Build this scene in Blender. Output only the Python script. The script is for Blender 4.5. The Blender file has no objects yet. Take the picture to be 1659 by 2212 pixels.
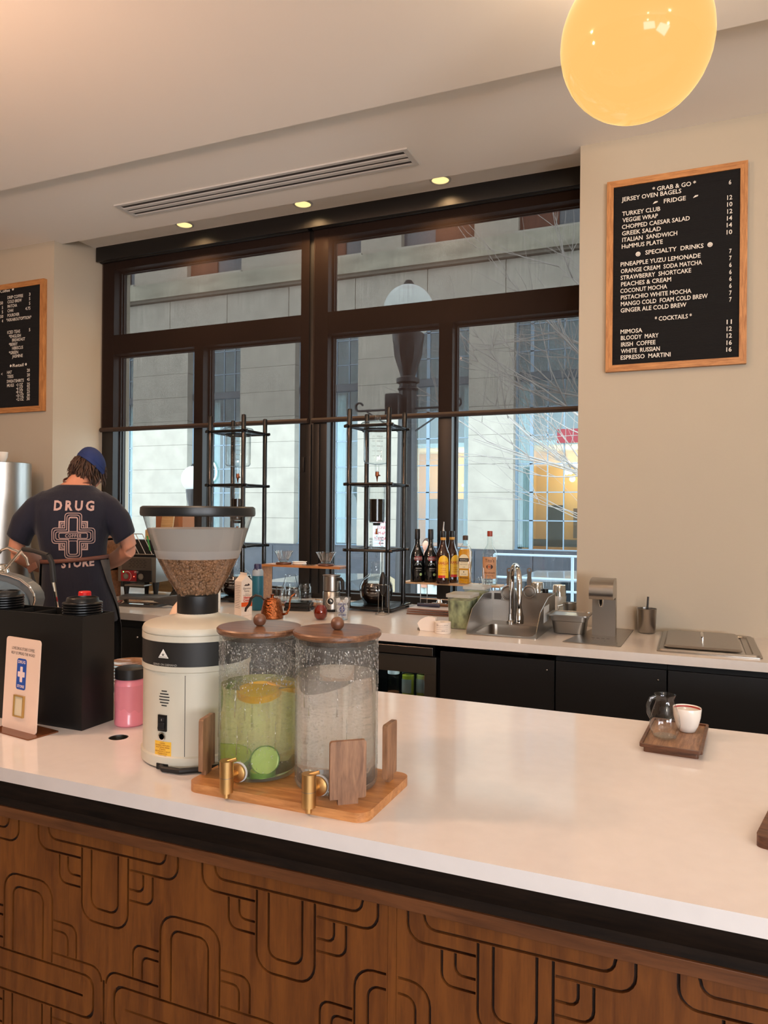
import bpy, bmesh, math, random
from mathutils import Vector, Matrix, Euler
PI = math.pi
sc = bpy.context.scene
COL = sc.collection
# ------------------------------------------------------------------ camera
F_PX = 1594.6
YAW, PITCH, ROLL, CAM_H = 0.39806, 0.000356, 0.008881, 1.42
fwd = Vector((-math.sin(YAW) * math.cos(PITCH), math.cos(YAW) * math.cos(PITCH), math.sin(PITCH)))
r0 = Vector((math.cos(YAW), math.sin(YAW), 0))
u0 = r0.cross(fwd)
rt = math.cos(ROLL) * r0 + math.sin(ROLL) * u0
upv = -math.sin(ROLL) * r0 + math.cos(ROLL) * u0
cam_d = bpy.data.cameras.new('camera')
cam_d.sensor_fit = 'VERTICAL'; cam_d.sensor_height = 36.0; cam_d.lens = F_PX / 2212 * 36.0
cam_d.clip_start = 0.02; cam_d.clip_end = 200
cam = bpy.data.objects.new('camera', cam_d); COL.objects.link(cam)
m = Matrix((rt, upv, -fwd)).transposed().to_4x4(); m.translation = Vector((0, 0, CAM_H))
cam.matrix_world = m
sc.camera = cam
# ------------------------------------------------------------------ view, world, lights
sc.view_settings.view_transform = 'Standard'
sc.view_settings.look = 'None'
sc.view_settings.exposure = 0.24
sc.view_settings.gamma = 1.0
sc.view_settings.use_curve_mapping = False
try:
    cy = sc.cycles
    cy.use_denoising = True
    cy.max_bounces = 9; cy.diffuse_bounces = 4; cy.glossy_bounces = 4
    cy.transmission_bounces = 8; cy.transparent_max_bounces = 24
    cy.sample_clamp_indirect = 6.0; cy.caustics_reflective = False
except Exception:
    pass
W = bpy.data.worlds.new('overcast_sky'); sc.world = W; W.use_nodes = True
nt = W.node_tree; bg = nt.nodes['Background']
bg.inputs['Color'].default_value = (0.80, 0.92, 1.0, 1); bg.inputs['Strength'].default_value = 3.7

def light(name, kind, loc, energy, color, rot=(0, 0, 0), **kw):
    d = bpy.data.lights.new(name, kind); d.energy = energy; d.color = color
    for k, v in kw.items(): setattr(d, k, v)
    o = bpy.data.objects.new(name, d); o.location = loc; o.rotation_euler = rot; COL.objects.link(o)
    return o
WARM = (1.0, 0.72, 0.47)
# unseen fill lights added to brighten the room; the walls there are closed
for loc, rot in (((2.7, -4.9, 1.75), (math.radians(122), 0, 0)), ((3.9, -2.2, 1.75), (math.radians(122), 0, math.radians(90)))):
    light('added_fill_light', 'AREA', loc, 250, (0.88, 0.92, 1.0), rot, shape='RECTANGLE', size=2.2, size_y=2.2)
# ------------------------------------------------------------------ helpers
def s2l(c):
    c = c / 255.0
    return c / 12.92 if c <= 0.04045 else ((c + 0.055) / 1.055) ** 2.4
def rgb(r, g, b): return (s2l(r), s2l(g), s2l(b), 1)
_M = {}
def mat(name, col, rough=0.5, metal=0.0, spec=0.5, emit=None, estr=0.0, noise=None, bump=None, trans=0.0, ior=1.45, coat=0.0, alpha=1.0, sheen=0.0, aniso=None):
    """Principled material; noise=(scale, amount[, stretch xyz]) varies the colour, bump=(scale, strength[, stretch])."""
    if name in _M: return _M[name]
    m = bpy.data.materials.new(name); m.use_nodes = True; _M[name] = m
    n = m.node_tree.nodes; L = m.node_tree.links; p = n['Principled BSDF']
    c = rgb(*col)
    p.inputs['Base Color'].default_value = c
    p.inputs['Roughness'].default_value = rough; p.inputs['Metallic'].default_value = metal
    p.inputs['Specular IOR Level'].default_value = spec; p.inputs['IOR'].default_value = ior
    p.inputs['Transmission Weight'].default_value = trans; p.inputs['Coat Weight'].default_value = coat
    p.inputs['Alpha'].default_value = alpha; p.inputs['Sheen Weight'].default_value = sheen
    if emit: p.inputs['Emission Color'].default_value = rgb(*emit); p.inputs['Emission Strength'].default_value = estr
    tc = None
    def coords(st):
        nonlocal tc
        if tc is None: tc = n.new('ShaderNodeTexCoord')
        mp = n.new('ShaderNodeMapping'); mp.inputs['Scale'].default_value = st
        L.new(tc.outputs['Object'], mp.inputs['Vector']); return mp.outputs['Vector']
    if noise:
        st = noise[2] if len(noise) > 2 else (1, 1, 1)
        t = n.new('ShaderNodeTexNoise'); t.inputs['Scale'].default_value = noise[0]; t.inputs['Detail'].default_value = 6
        L.new(coords(st), t.inputs['Vector'])
        r = n.new('ShaderNodeValToRGB'); a = noise[1]
        r.color_ramp.elements[0].position = 0.3; r.color_ramp.elements[1].position = 0.7
        r.color_ramp.elements[0].color = tuple(max(0, v * (1 - a)) for v in c[:3]) + (1,)
        r.color_ramp.elements[1].color = tuple(min(1, v * (1 + a)) for v in c[:3]) + (1,)
        L.new(t.outputs['Fac'], r.inputs['Fac']); L.new(r.outputs['Color'], p.inputs['Base Color'])
    if bump:
        st = bump[2] if len(bump) > 2 else (1, 1, 1)
        t = n.new('ShaderNodeTexNoise'); t.inputs['Scale'].default_value = bump[0]; t.inputs['Detail'].default_value = 4
        L.new(coords(st), t.inputs['Vector'])
        b = n.new('ShaderNodeBump'); b.inputs['Strength'].default_value = bump[1]; b.inputs['Distance'].default_value = 0.01
        L.new(t.outputs['Fac'], b.inputs['Height']); L.new(b.outputs['Normal'], p.inputs['Normal'])
    return m

def wood(name, c1, c2, scale=14, stretch=(6, 6, 0.6), rough=0.45, ring=0.6, bump=0.15):
    """Wood grain: noise drawn out along one axis, between two browns."""
    if name in _M: return _M[name]
    m = bpy.data.materials.new(name); m.use_nodes = True; _M[name] = m
    n = m.node_tree.nodes; L = m.node_tree.links; p = n['Principled BSDF']
    tc = n.new('ShaderNodeTexCoord'); mp = n.new('ShaderNodeMapping'); mp.inputs['Scale'].default_value = stretch
    L.new(tc.outputs['Object'], mp.inputs['Vector'])
    t = n.new('ShaderNodeTexNoise'); t.inputs['Scale'].default_value = scale; t.inputs['Detail'].default_value = 8; t.inputs['Distortion'].default_value = ring
    L.new(mp.outputs['Vector'], t.inputs['Vector'])
    t2 = n.new('ShaderNodeTexNoise'); t2.inputs['Scale'].default_value = scale * 6; t2.inputs['Detail'].default_value = 3
    L.new(mp.outputs['Vector'], t2.inputs['Vector'])
    mx = n.new('ShaderNodeMath'); mx.operation = 'MULTIPLY_ADD'; mx.inputs[1].default_value = 0.35
    L.new(t2.outputs['Fac'], mx.inputs[0]); L.new(t.outputs['Fac'], mx.inputs[2])
    r = n.new('ShaderNodeValToRGB')
    r.color_ramp.elements[0].position = 0.45; r.color_ramp.elements[1].position = 0.85
    r.color_ramp.elements[0].color = rgb(*c1); r.color_ramp.elements[1].color = rgb(*c2)
    L.new(mx.outputs[0], r.inputs['Fac']); L.new(r.outputs['Color'], p.inputs['Base Color'])
    p.inputs['Roughness'].default_value = rough
    if bump:
        b = n.new('ShaderNodeBump'); b.inputs['Strength'].default_value = bump; b.inputs['Distance'].default_value = 0.002
        L.new(mx.outputs[0], b.inputs['Height']); L.new(b.outputs['Normal'], p.inputs['Normal'])
    return m

def glass(name, tint=(0.96, 0.98, 0.97), edge=(0.62, 0.70, 0.70), rough=0.02, refl=1.0, drops=0.0, haze=0.0):
    """Thin glass wall: transparent with fresnel reflection, darker towards its silhouette; drops = condensation."""
    if name in _M: return _M[name]
    m = bpy.data.materials.new(name); m.use_nodes = True; _M[name] = m
    n = m.node_tree.nodes; L = m.node_tree.links
    n.remove(n['Principled BSDF']); out = n['Material Output']
    tr = n.new('ShaderNodeBsdfTransparent'); gl = n.new('ShaderNodeBsdfGlossy'); gl.inputs['Roughness'].default_value = rough
    lw = n.new('ShaderNodeLayerWeight'); lw.inputs['Blend'].default_value = 0.5
    pw = n.new('ShaderNodeMath'); pw.operation = 'POWER'; pw.inputs[1].default_value = 3.0; L.new(lw.outputs['Facing'], pw.inputs[0])
    mc = n.new('ShaderNodeMix'); mc.data_type = 'RGBA'; mc.inputs[6].default_value = (*tint, 1); mc.inputs[7].default_value = (*edge, 1)
    L.new(pw.outputs[0], mc.inputs[0]); L.new(mc.outputs[2], tr.inputs['Color'])
    p5 = n.new('ShaderNodeMath'); p5.operation = 'POWER'; p5.inputs[1].default_value = 4.0; L.new(lw.outputs['Facing'], p5.inputs[0])
    mm = n.new('ShaderNodeMath'); mm.operation = 'MULTIPLY_ADD'; mm.inputs[1].default_value = 0.55 * refl; mm.inputs[2].default_value = 0.045 * refl; mm.use_clamp = True
    L.new(p5.outputs[0], mm.inputs[0])
    mx = n.new('ShaderNodeMixShader'); L.new(mm.outputs[0], mx.inputs[0]); L.new(tr.outputs[0], mx.inputs[1]); L.new(gl.outputs[0], mx.inputs[2])
    last = mx.outputs[0]
    if haze or drops:
        tc = n.new('ShaderNodeTexCoord')
        rf = n.new('ShaderNodeBsdfRefraction') if drops else n.new('ShaderNodeBsdfTranslucent')
        if drops:
            rf.inputs['IOR'].default_value = 1.25; rf.inputs['Roughness'].default_value = 0.12
            v = n.new('ShaderNodeTexVoronoi'); v.inputs['Scale'].default_value = 230
            L.new(tc.outputs['Object'], v.inputs['Vector'])
            b = n.new('ShaderNodeBump'); b.inputs['Strength'].default_value = 0.9; b.inputs['Distance'].default_value = 0.004; b.invert = True
            L.new(v.outputs['Distance'], b.inputs['Height']); L.new(b.outputs[0], rf.inputs['Normal'])
            df = n.new('ShaderNodeBsdfDiffuse'); df.inputs['Color'].default_value = (0.85, 0.86, 0.85, 1)
            ad = n.new('ShaderNodeMixShader'); ad.inputs[0].default_value = haze
            L.new(rf.outputs[0], ad.inputs[1]); L.new(df.outputs[0], ad.inputs[2]); src = ad.outputs[0]
            mp = n.new('ShaderNodeMapping'); mp.inputs['Scale'].default_value = (1, 1, 0.35); L.new(tc.outputs['Object'], mp.inputs['Vector'])
            ns = n.new('ShaderNodeTexNoise'); ns.inputs['Scale'].default_value = 26; ns.inputs['Detail'].default_value = 3
            L.new(mp.outputs[0], ns.inputs['Vector'])
            rp = n.new('ShaderNodeValToRGB'); rp.color_ramp.elements[0].position = 0.35; rp.color_ramp.elements[1].position = 0.6
            rp.color_ramp.elements[0].color = (drops * 0.35,) * 3 + (1,); rp.color_ramp.elements[1].color = (drops,) * 3 + (1,)
            L.new(ns.outputs['Fac'], rp.inputs[0]); fac = rp.outputs[0]
        else:
            rf.inputs['Color'].default_value = (0.97, 0.97, 0.96, 1); src = rf.outputs[0]
            df = n.new('ShaderNodeBsdfDiffuse'); df.inputs['Color'].default_value = (0.85, 0.85, 0.83, 1)
            ad = n.new('ShaderNodeMixShader'); ad.inputs[0].default_value = 0.3
            L.new(rf.outputs[0], ad.inputs[1]); L.new(df.outputs[0], ad.inputs[2]); src = ad.outputs[0]
            vv = n.new('ShaderNodeValue'); vv.outputs[0].default_value = haze; fac = vv.outputs[0]
        m2 = n.new('ShaderNodeMixShader'); L.new(fac, m2.inputs[0]); L.new(last, m2.inputs[1]); L.new(src, m2.inputs[2]); last = m2.outputs[0]
    L.new(last, out.inputs['Surface'])
    return m

def emis(name, col, strength, base=(255, 255, 255)):
    return mat(name, base, 0.3, emit=col, estr=strength)

def tag(o, label=None, cat=None, group=None, kind=None):
    if label: o['label'] = label
    if cat: o['category'] = cat
    if group: o['group'] = group
    if kind: o['kind'] = kind
    return o
def thing(name, label, cat, loc=(0, 0, 0), rz=0.0, group=None, rot=None, kind=None):
    o = bpy.data.objects.new(name, None); COL.objects.link(o); o.empty_display_size = 0.05
    o.location = loc; o.rotation_euler = rot if rot else (0, 0, rz)
    return tag(o, label, cat, group, kind)
def copy_tree(o, parent=None, loc=None, rz=None, label=None, group=None):
    c = o.copy(); COL.objects.link(c); c.parent = parent
    if loc is not None: c.location = loc
    if rz is not None: c.rotation_euler = (0, 0, rz)
    if label: c['label'] = label
    if group: c['group'] = group
    for ch in [x for x in KIDS.get(o.name, [])]: copy_tree(ch, c)
    return c
KIDS = {}
def arc(cx, cy, r, a0, a1, n=6):
    return [(cx + r * math.cos(math.radians(a0 + (a1 - a0) * i / n)), cy + r * math.sin(math.radians(a0 + (a1 - a0) * i / n))) for i in range(n + 1)]
def rrect(w, h, r, n=4, cx=0, cy=0):
    a, b = w / 2 - r, h / 2 - r
    return arc(cx + a, cy + b, r, 0, 90, n) + arc(cx - a, cy + b, r, 90, 180, n) + arc(cx - a, cy - b, r, 180, 270, n) + arc(cx + a, cy - b, r, 270, 360, n)
XZ = Matrix(((1, 0, 0, 0), (0, 0, -1, 0), (0, 1, 0, 0), (0, 0, 0, 1)))      # drawing plane (x, y) stood up to face -Y
def T(x=0, y=0, z=0): return Matrix.Translation((x, y, z))
def RZ(a): return Matrix.Rotation(math.radians(a), 4, 'Z')
def RX(a): return Matrix.Rotation(math.radians(a), 4, 'X')
def RY(a): return Matrix.Rotation(math.radians(a), 4, 'Y')
class MB:
    """Collects shapes and links them as one mesh object."""
    def __init__(s): s.V = []; s.F = []
    def add(s, V, F, M=None):
        b = len(s.V)
        s.V += [tuple(M @ Vector(v)) for v in V] if M else [tuple(v) for v in V]
        s.F += [tuple(b + i for i in f) for f in F]; return s
    def box(s, x0, x1, y0, y1, z0, z1, b=0, M=None, seg=2):
        if b:
            bm = bmesh.new(); bmesh.ops.create_cube(bm, size=1)
            for v in bm.verts: v.co = Vector(((x0 + x1) / 2 + v.co.x * (x1 - x0), (y0 + y1) / 2 + v.co.y * (y1 - y0), (z0 + z1) / 2 + v.co.z * (z1 - z0)))
            bmesh.ops.bevel(bm, geom=bm.edges[:], offset=b, segments=seg, affect='EDGES', profile=0.6)
            bm.verts.ensure_lookup_table()
            s.add([v.co.copy() for v in bm.verts], [[v.index for v in f.verts] for f in bm.faces], M); bm.free(); return s
        V = [(x, y, z) for x in (x0, x1) for y in (y0, y1) for z in (z0, z1)]
        return s.add(V, [(0, 1, 3, 2), (4, 6, 7, 5), (0, 4, 5, 1), (2, 3, 7, 6), (0, 2, 6, 4), (1, 5, 7, 3)], M)
    def lathe(s, prof, c=(0, 0, 0), seg=24, M=None, closed=False, sx=1, sy=1):
        V = []; F = []; n = len(prof)
        for i in range(seg):
            a = 2 * PI * i / seg
            V += [(c[0] + r * math.cos(a) * sx, c[1] + r * math.sin(a) * sy, c[2] + z) for r, z in prof]
        for i in range(seg):
            j = (i + 1) % seg
            for k in range(n if closed else n - 1):
                k2 = (k + 1) % n
                F.append((i * n + k, j * n + k, j * n + k2, i * n + k2))
        if not closed:
            if prof[0][0] > 1e-6: F.append(tuple(i * n for i in range(seg - 1, -1, -1)))
            if prof[-1][0] > 1e-6: F.append(tuple(i * n + n - 1 for i in range(seg)))
        return s.add(V, F, M)
    def shell(s, prof, c=(0, 0, 0), seg=24, M=None, sx=1, sy=1):
        """open surface of revolution, no caps"""
        V = []; F = []; n = len(prof)
        for i in range(seg):
            a = 2 * PI * i / seg
            V += [(c[0] + r * math.cos(a) * sx, c[1] + r * math.sin(a) * sy, c[2] + z) for r, z in prof]
        for i in range(seg):
            j = (i + 1) % seg
            for k in range(n - 1): F.append((i * n + k, j * n + k, j * n + k + 1, i * n + k + 1))
        return s.add(V, F, M)
    def cyl(s, r, z0, z1, c=(0, 0), seg=20, M=None, r2=None): return s.lathe([(r, z0), (r2 if r2 is not None else r, z1)], (c[0], c[1], 0), seg, M)
    def tube(s, pts, r, seg=8, closed=False, M=None, flat=1.0):
        P = [Vector(p) for p in pts]; n = len(P); R = r if isinstance(r, (list, tuple)) else [r] * n
        V = []; F = []; t0 = (P[1] - P[0]).normalized(); up = Vector((0, 0, 1)) if abs(t0.z) < 0.9 else Vector((0, 1, 0))
        for i in range(n):
            if closed: t = (P[(i + 1) % n] - P[i - 1]).normalized()
            else: t = (P[min(i + 1, n - 1)] - P[max(i - 1, 0)]).normalized()
            a = t.cross(up)
            if a.length < 1e-4: a = t.cross(Vector((1, 0, 0)))
            a.normalize(); b = a.cross(t).normalized(); up = b
            for k in range(seg):
                q = 2 * PI * k / seg; V.append(P[i] + a * math.cos(q) * R[i] + b * math.sin(q) * R[i] * flat)
        for i in range(n if closed else n - 1):
            j = (i + 1) % n
            for k in range(seg):
                l = (k + 1) % seg; F.append((i * seg + k, i * seg + l, j * seg + l, j * seg + k))
        if not closed: F.append(tuple(range(seg - 1, -1, -1))); F.append(tuple((n - 1) * seg + k for k in range(seg)))
        return s.add(V, F, M)
    def sphere(s, c, r, seg=16, rings=10, M=None):
        rx, ry, rz = r if isinstance(r, (tuple, list)) else (r, r, r)
        V = [(c[0], c[1], c[2] - rz)]; F = []
        for i in range(1, rings):
            p = PI * i / rings
            for k in range(seg):
                a = 2 * PI * k / seg
                V.append((c[0] + rx * math.sin(p) * math.cos(a), c[1] + ry * math.sin(p) * math.sin(a), c[2] - rz * math.cos(p)))
        V.append((c[0], c[1], c[2] + rz)); top = len(V) - 1
        for k in range(seg):
            l = (k + 1) % seg
            F.append((0, 1 + l, 1 + k)); F.append((top, top - seg + k, top - seg + l))
            for i in range(rings - 2): F.append((1 + i * seg + k, 1 + i * seg + l, 1 + (i + 1) * seg + l, 1 + (i + 1) * seg + k))
        return s.add(V, F, M)
    def prism(s, poly, z0, z1, M=None):
        n = len(poly); V = [(x, y, z0) for x, y in poly] + [(x, y, z1) for x, y in poly]
        F = [tuple(range(n - 1, -1, -1)), tuple(range(n, 2 * n))] + [(i, (i + 1) % n, n + (i + 1) % n, n + i) for i in range(n)]
        return s.add(V, F, M)
    def loft(s, rings, caps=True, M=None):
        n = len(rings[0]); V = [p for r in rings for p in r]; F = []
        for i in range(len(rings) - 1):
            for k in range(n): l = (k + 1) % n; F.append((i * n + k, i * n + l, (i + 1) * n + l, (i + 1) * n + k))
        if caps: F.append(tuple(range(n - 1, -1, -1))); F.append(tuple((len(rings) - 1) * n + k for k in range(n)))
        return s.add(V, F, M)
    def text(s, body, size, M=None, align='CENTER', depth=0.0, fn=None, sx=1.0, space=1.0, bold=0.0, font=None):
        c = bpy.data.curves.new('lettering', 'FONT'); c.body = body; c.size = size
        if font: c.font = font
        c.align_x = align; c.resolution_u = 2
        c.extrude = depth; c.space_character = space; c.offset = bold
        o = bpy.data.objects.new('lettering', c); me = o.to_mesh()
        V = [(v.co.x * sx, v.co.y, v.co.z) for v in me.vertices]; F = [tuple(p.vertices) for p in me.polygons]
        o.to_mesh_clear(); bpy.data.objects.remove(o); bpy.data.curves.remove(c)
        if fn: V = [fn(v) for v in V]
        return s.add(V, F, M)
    def build(s, name, m, parent=None, smooth=True, ang=32, loc=None, rot=None, label=None):
        me = bpy.data.meshes.new(name); me.from_pydata([tuple(v) for v in s.V], [], s.F); me.update()
        if smooth:
            me.polygons.foreach_set('use_smooth', [True] * len(me.polygons)); me.set_sharp_from_angle(angle=math.radians(ang))
        me.materials.append(m)
        return link(name, me, parent, loc, rot, label)
def link(name, me, parent=None, loc=None, rot=None, label=None):
    o = bpy.data.objects.new(name, me); COL.objects.link(o); o.parent = parent
    if parent is not None: KIDS.setdefault(parent.name, []).append(o)
    if loc is not None: o.location = loc
    if rot is not None: o.rotation_euler = rot
    if label: o['label'] = label
    return o
def cutplate(polys, depth, M, name, m, parent):
    """flat plate from outlines (later ones inside the first are holes, nested ones islands), given thickness by a real extrusion"""
    c = bpy.data.curves.new(name, 'CURVE'); c.dimensions = '2D'; c.fill_mode = 'BOTH'; c.extrude = depth / 2
    for P in polys:
        sp = c.splines.new('POLY'); sp.points.add(len(P) - 1); sp.use_cyclic_u = True
        sp.points.foreach_set('co', [k for x, y in P for k in (x, y, 0, 1)])
    o = bpy.data.objects.new(name, c); me = bpy.data.meshes.new_from_object(o)
    bpy.data.objects.remove(o); bpy.data.curves.remove(c)
    me.transform(M); me.name = name; me.materials.clear(); me.materials.append(m)
    return link(name, me, parent)
def cylmap(r, a0=0.0, c=(0, 0), z=0.0, eps=0.0006):
    """wraps flat lettering round an upright cylinder; a0 = facing, degrees from -Y towards +X"""
    def fn(v):
        a = math.radians(a0) + v[0] / r; R = r + eps + v[2]
        return (c[0] + R * math.sin(a), c[1] - R * math.cos(a), z + v[1])
    return fn
def cyllabel(mb, r, z0, z1, a0, a1, c=(0, 0), t=0.0004, n=10, r2=None):
    """a thin curved sheet standing just off a cylinder (or cone, r2 at the top)"""
    r2 = r2 or r; V = []
    for i in range(n + 1):
        a = math.radians(a0 + (a1 - a0) * i / n)
        for (zz, rr) in ((z0, r), (z1, r2)):
            for tt in (0.0001, t): V.append((c[0] + (rr + tt) * math.sin(a), c[1] - (rr + tt) * math.cos(a), zz))
    F = []
    for i in range(n):
        a, b = 4 * i, 4 * i + 4
        F += [(a + 1, b + 1, b + 3, a + 3), (a, a + 2, b + 2, b), (a + 2, a + 3, b + 3, b + 2), (a, b, b + 1, a + 1)]
    F += [(0, 1, 3, 2), (4 * n, 4 * n + 2, 4 * n + 3, 4 * n + 1)]
    return mb.add(V, F)
# ------------------------------------------------------------------ shared materials
M_wall = mat('wall_paint', (182, 172, 154), 0.75, bump=(60, 0.04))
M_ceil = mat('ceiling_paint', (243, 238, 230), 0.8)
M_quartz = mat('white_quartz', (219, 214, 213), 0.09, spec=0.6, noise=(30, 0.02))
M_black = mat('black_plastic', (16, 16, 17), 0.4)
M_blackm = mat('matte_black', (13, 13, 14), 0.65)
M_bronze = mat('dark_bronze_frame', (26, 22, 20), 0.42)
M_steel = mat('brushed_steel', (166, 160, 153), 0.28, 1.0, bump=(80, 0.05, (1, 1, 20)))
M_steeld = mat('dull_steel', (140, 136, 130), 0.38, 1.0)
M_chrome = mat('chrome', (225, 222, 218), 0.06, 1.0)
M_white = mat('white_plastic', (232, 228, 218), 0.4)
M_cream = mat('cream_enamel', (196, 190, 174), 0.38, noise=(9, 0.03))
M_glass = glass('clear_glass')
M_winglass = glass('window_glass', (0.97, 0.99, 0.99), (0.9, 0.95, 0.95), 0.0, 0.6)
M_walnut = wood('walnut', (58, 33, 22), (104, 66, 44), 16, (1, 8, 8), 0.35)
M_acacia = wood('acacia', (150, 96, 52), (196, 138, 84), 10, (1, 7, 7), 0.4)
M_oak = wood('oak_frame', (150, 96, 50), (192, 134, 78), 14, (1, 1, 12), 0.5)
M_panel = wood('mahogany_panel', (80, 41, 13), (112, 64, 23), 7, (7, 7, 0.7), 0.42)
M_darkwood = wood('dark_stained_wood', (18, 12, 9), (32, 22, 15), 10, (1, 9, 9), 0.7); M_darkwood.node_tree.nodes['Principled BSDF'].inputs['Specular IOR Level'].default_value = 0.12
M_letter = mat('white_letters', (225, 220, 210), 0.5)
M_rubber = mat('black_rubber', (20, 20, 20), 0.6)
M_brass = mat('brushed_brass', (200, 160, 104), 0.42, 1.0, bump=(120, 0.05, (1, 1, 10)))

# ================================================================== THE ROOM
def struct(mb, name, m, parent=None, **k):
    o = mb.build(name, m, parent, **k)
    if parent is None: o['kind'] = 'structure'
    return o
struct(MB().box(-6, 4, -5, 3.95, -0.06, 0), 'floor', mat('grey_floor_tile', (120, 112, 102), 0.5, noise=(3, 0.08)))
ceil = MB().box(-6, 4, -5, 2.768, 3.08, 3.30).box(-6, 4, 2.768, 3.575, 3.13, 3.30).box(-3.9, -0.4, 3.575, 3.95, 3.195, 3.30)
struct(ceil, 'ceiling', M_ceil)
struct(MB().box(-6.1, -3.77, 3.512, 4.2, 0, 3.20), 'wall_back_left', M_wall)
struct(MB().box(-0.502, 4.1, 3.512, 4.2, 0, 3.20), 'wall_back_right', M_wall)
struct(MB().box(-3.77, -0.502, 3.94, 4.12, 0, 0.885).box(-3.77, -0.502, 3.96, 4.2, 3.12, 3.4), 'wall_back_below_window', M_wall)
struct(MB().box(-6.1, -6, -5, 3.512, 0, 3.2), 'wall_left', M_wall)
struct(MB().box(4, 4.1, -5, 3.512, 0, 3.2), 'wall_right', M_wall)
struct(MB().box(-6.1, 4.1, -5.1, -5, 0, 3.2), 'wall_front', M_wall)
# ---- windows
Y0, Y1, YG = 3.935, 4.06, 4.012
M_bead = mat('bronze_glazing_bead', (42, 38, 37), 0.35)
def window(idx, xl, xr, xm0, xm1, fl, fr):
    w = thing('window_%d' % idx, None, None, kind='structure')
    MB().box(xl, fl, Y0, Y1, 0.885, 3.195, 0.004).box(fr, xr, Y0, Y1, 0.885, 3.195, 0.004).build('jamb', M_bronze, w)
    MB().box(fl, fr, Y0, Y1, 3.062, 3.195, 0.003).build('head_rail', M_bronze, w)
    MB().box(fl, fr, Y0, Y1, 2.483, 2.615, 0.003).build('transom', M_bronze, w)
    MB().box(fl, fr, Y0, Y1, 0.885, 0.94, 0.003).build('sill_rail', M_bronze, w)
    MB().box(xm0, xm1, Y0, Y1, 0.94, 2.483, 0.003).build('mullion', M_bronze, w)
    for (a, b, c, d) in ((fl, fr, 2.615, 3.062), (fl, xm0, 0.94, 2.483), (xm1, fr, 0.94, 2.483)):
        p = MB().box(a, b, YG, YG + 0.006, c, d).build('pane', M_winglass, w, smooth=False)
        e = 0.011; q = MB()
        for yy in (YG - 0.012, YG + 0.012):
            q.box(a, a + e, yy - 0.005, yy + 0.005, c, d).box(b - e, b, yy - 0.005, yy + 0.005, c, d).box(a, b, yy - 0.005, yy + 0.005, c, c + e).box(a, b, yy - 0.005, yy + 0.005, d - e, d)
        q.build('glazing_bead', M_bead, p, smooth=False)
    return w
w1 = window(1, -3.77, -2.12, -3.0, -2.93, -3.672, -2.215)
w2 = window(2, -2.119, -0.502, -1.33, -1.25, -2.03, -0.56)
MB().box(-2.165, -2.13, 3.918, 3.9345, 0.93, 1.945, 0.002).box(-2.115, -2.075, 3.922, 3.9345, 0.93, 1.945, 0.002).box(-2.197, -2.178, 3.924, 3.9345, 1.66, 1.75, 0.002).build('mullion_cover', M_bronze, w1)
# ---- fascia over the window
struct(MB().box(-3.752, -0.505, 3.848, 3.862, 3.10, 3.195, 0.001).box(-3.752, -0.505, 3.862, 3.935, 3.172, 3.195).box(-2.155, -2.151, 3.846, 3.849, 3.10, 3.195), 'trim_1', mat('black_fascia', (20, 18, 17), 0.45))
for k, (x, y, rz) in enumerate(((2.7, -4.99, 0), (3.99, -2.2, 90))):  # added frames on closed walls around the fill lights, no real windows
    w = thing('window_%d' % (3 + k), None, None, (x, y, 0), kind='structure', rz=math.radians(rz))
    MB().box(-1.18, -1.11, -0.01, 0.05, 0.58, 2.92).box(1.11, 1.18, -0.01, 0.05, 0.58, 2.92).box(-1.11, 1.11, -0.01, 0.05, 0.58, 0.64).box(-1.11, 1.11, -0.01, 0.05, 2.86, 2.92).build('frame', M_bronze, w, smooth=False)
# ---- roller shades
def shade_material():
    m = bpy.data.materials.new('shade_fabric'); m.use_nodes = True
    n = m.node_tree.nodes; L = m.node_tree.links; n.remove(n['Principled BSDF'])
    tr = n.new('ShaderNodeBsdfTransparent'); tr.inputs[0].default_value = (1.0, 0.97, 0.95, 1)
    df = n.new('ShaderNodeBsdfDiffuse'); df.inputs[0].default_value = rgb(50, 40, 36)
    tc = n.new('ShaderNodeTexCoord'); mp = n.new('ShaderNodeMapping'); mp.inputs['Scale'].default_value = (160, 160, 3)
    L.new(tc.outputs['Object'], mp.inputs[0])
    ns = n.new('ShaderNodeTexNoise'); ns.inputs['Scale'].default_value = 1.0; ns.inputs['Detail'].default_value = 2
    L.new(mp.outputs[0], ns.inputs['Vector'])
    mr = n.new('ShaderNodeMapRange'); mr.inputs[3].default_value = 0.56; mr.inputs[4].default_value = 0.44
    L.new(ns.outputs['Fac'], mr.inputs[0])
    mx = n.new('ShaderNodeMixShader'); L.new(mr.outputs[0], mx.inputs[0]); L.new(tr.outputs[0], mx.inputs[1]); L.new(df.outputs[0], mx.inputs[2])
    L.new(mx.outputs[0], n['Material Output'].inputs[0]); return m
M_shade = shade_material()
M_bar = mat('shade_hem_fabric', (52, 38, 31), 0.6)
def shade(xl, xr, lab):
    s = thing('roller_shade', lab, 'roller shade', ((xl + xr) / 2, 3.915, 1.95), group='roller shades over the street window')
    h = (xr - xl) / 2
    MB().box(-h, h, -0.0006, 0.0006, 0.03, 1.17).build('shade_fabric', M_shade, s, smooth=False)
    MB().tube([(-h, -0.002, 0.016), (h, -0.002, 0.016)], 0.017, 12, flat=0.9).build('hem_bar', M_bar, s)
    MB().tube([(-h, -0.012, 1.175), (h, -0.012, 1.175)], 0.022, 14).build('roller', M_bronze, s)
shade(-3.758, -2.146, 'dark translucent roller shade, left of the window centre post')
shade(-2.118, -0.512, 'dark translucent roller shade in front of the street lamp, right of the post')
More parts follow.
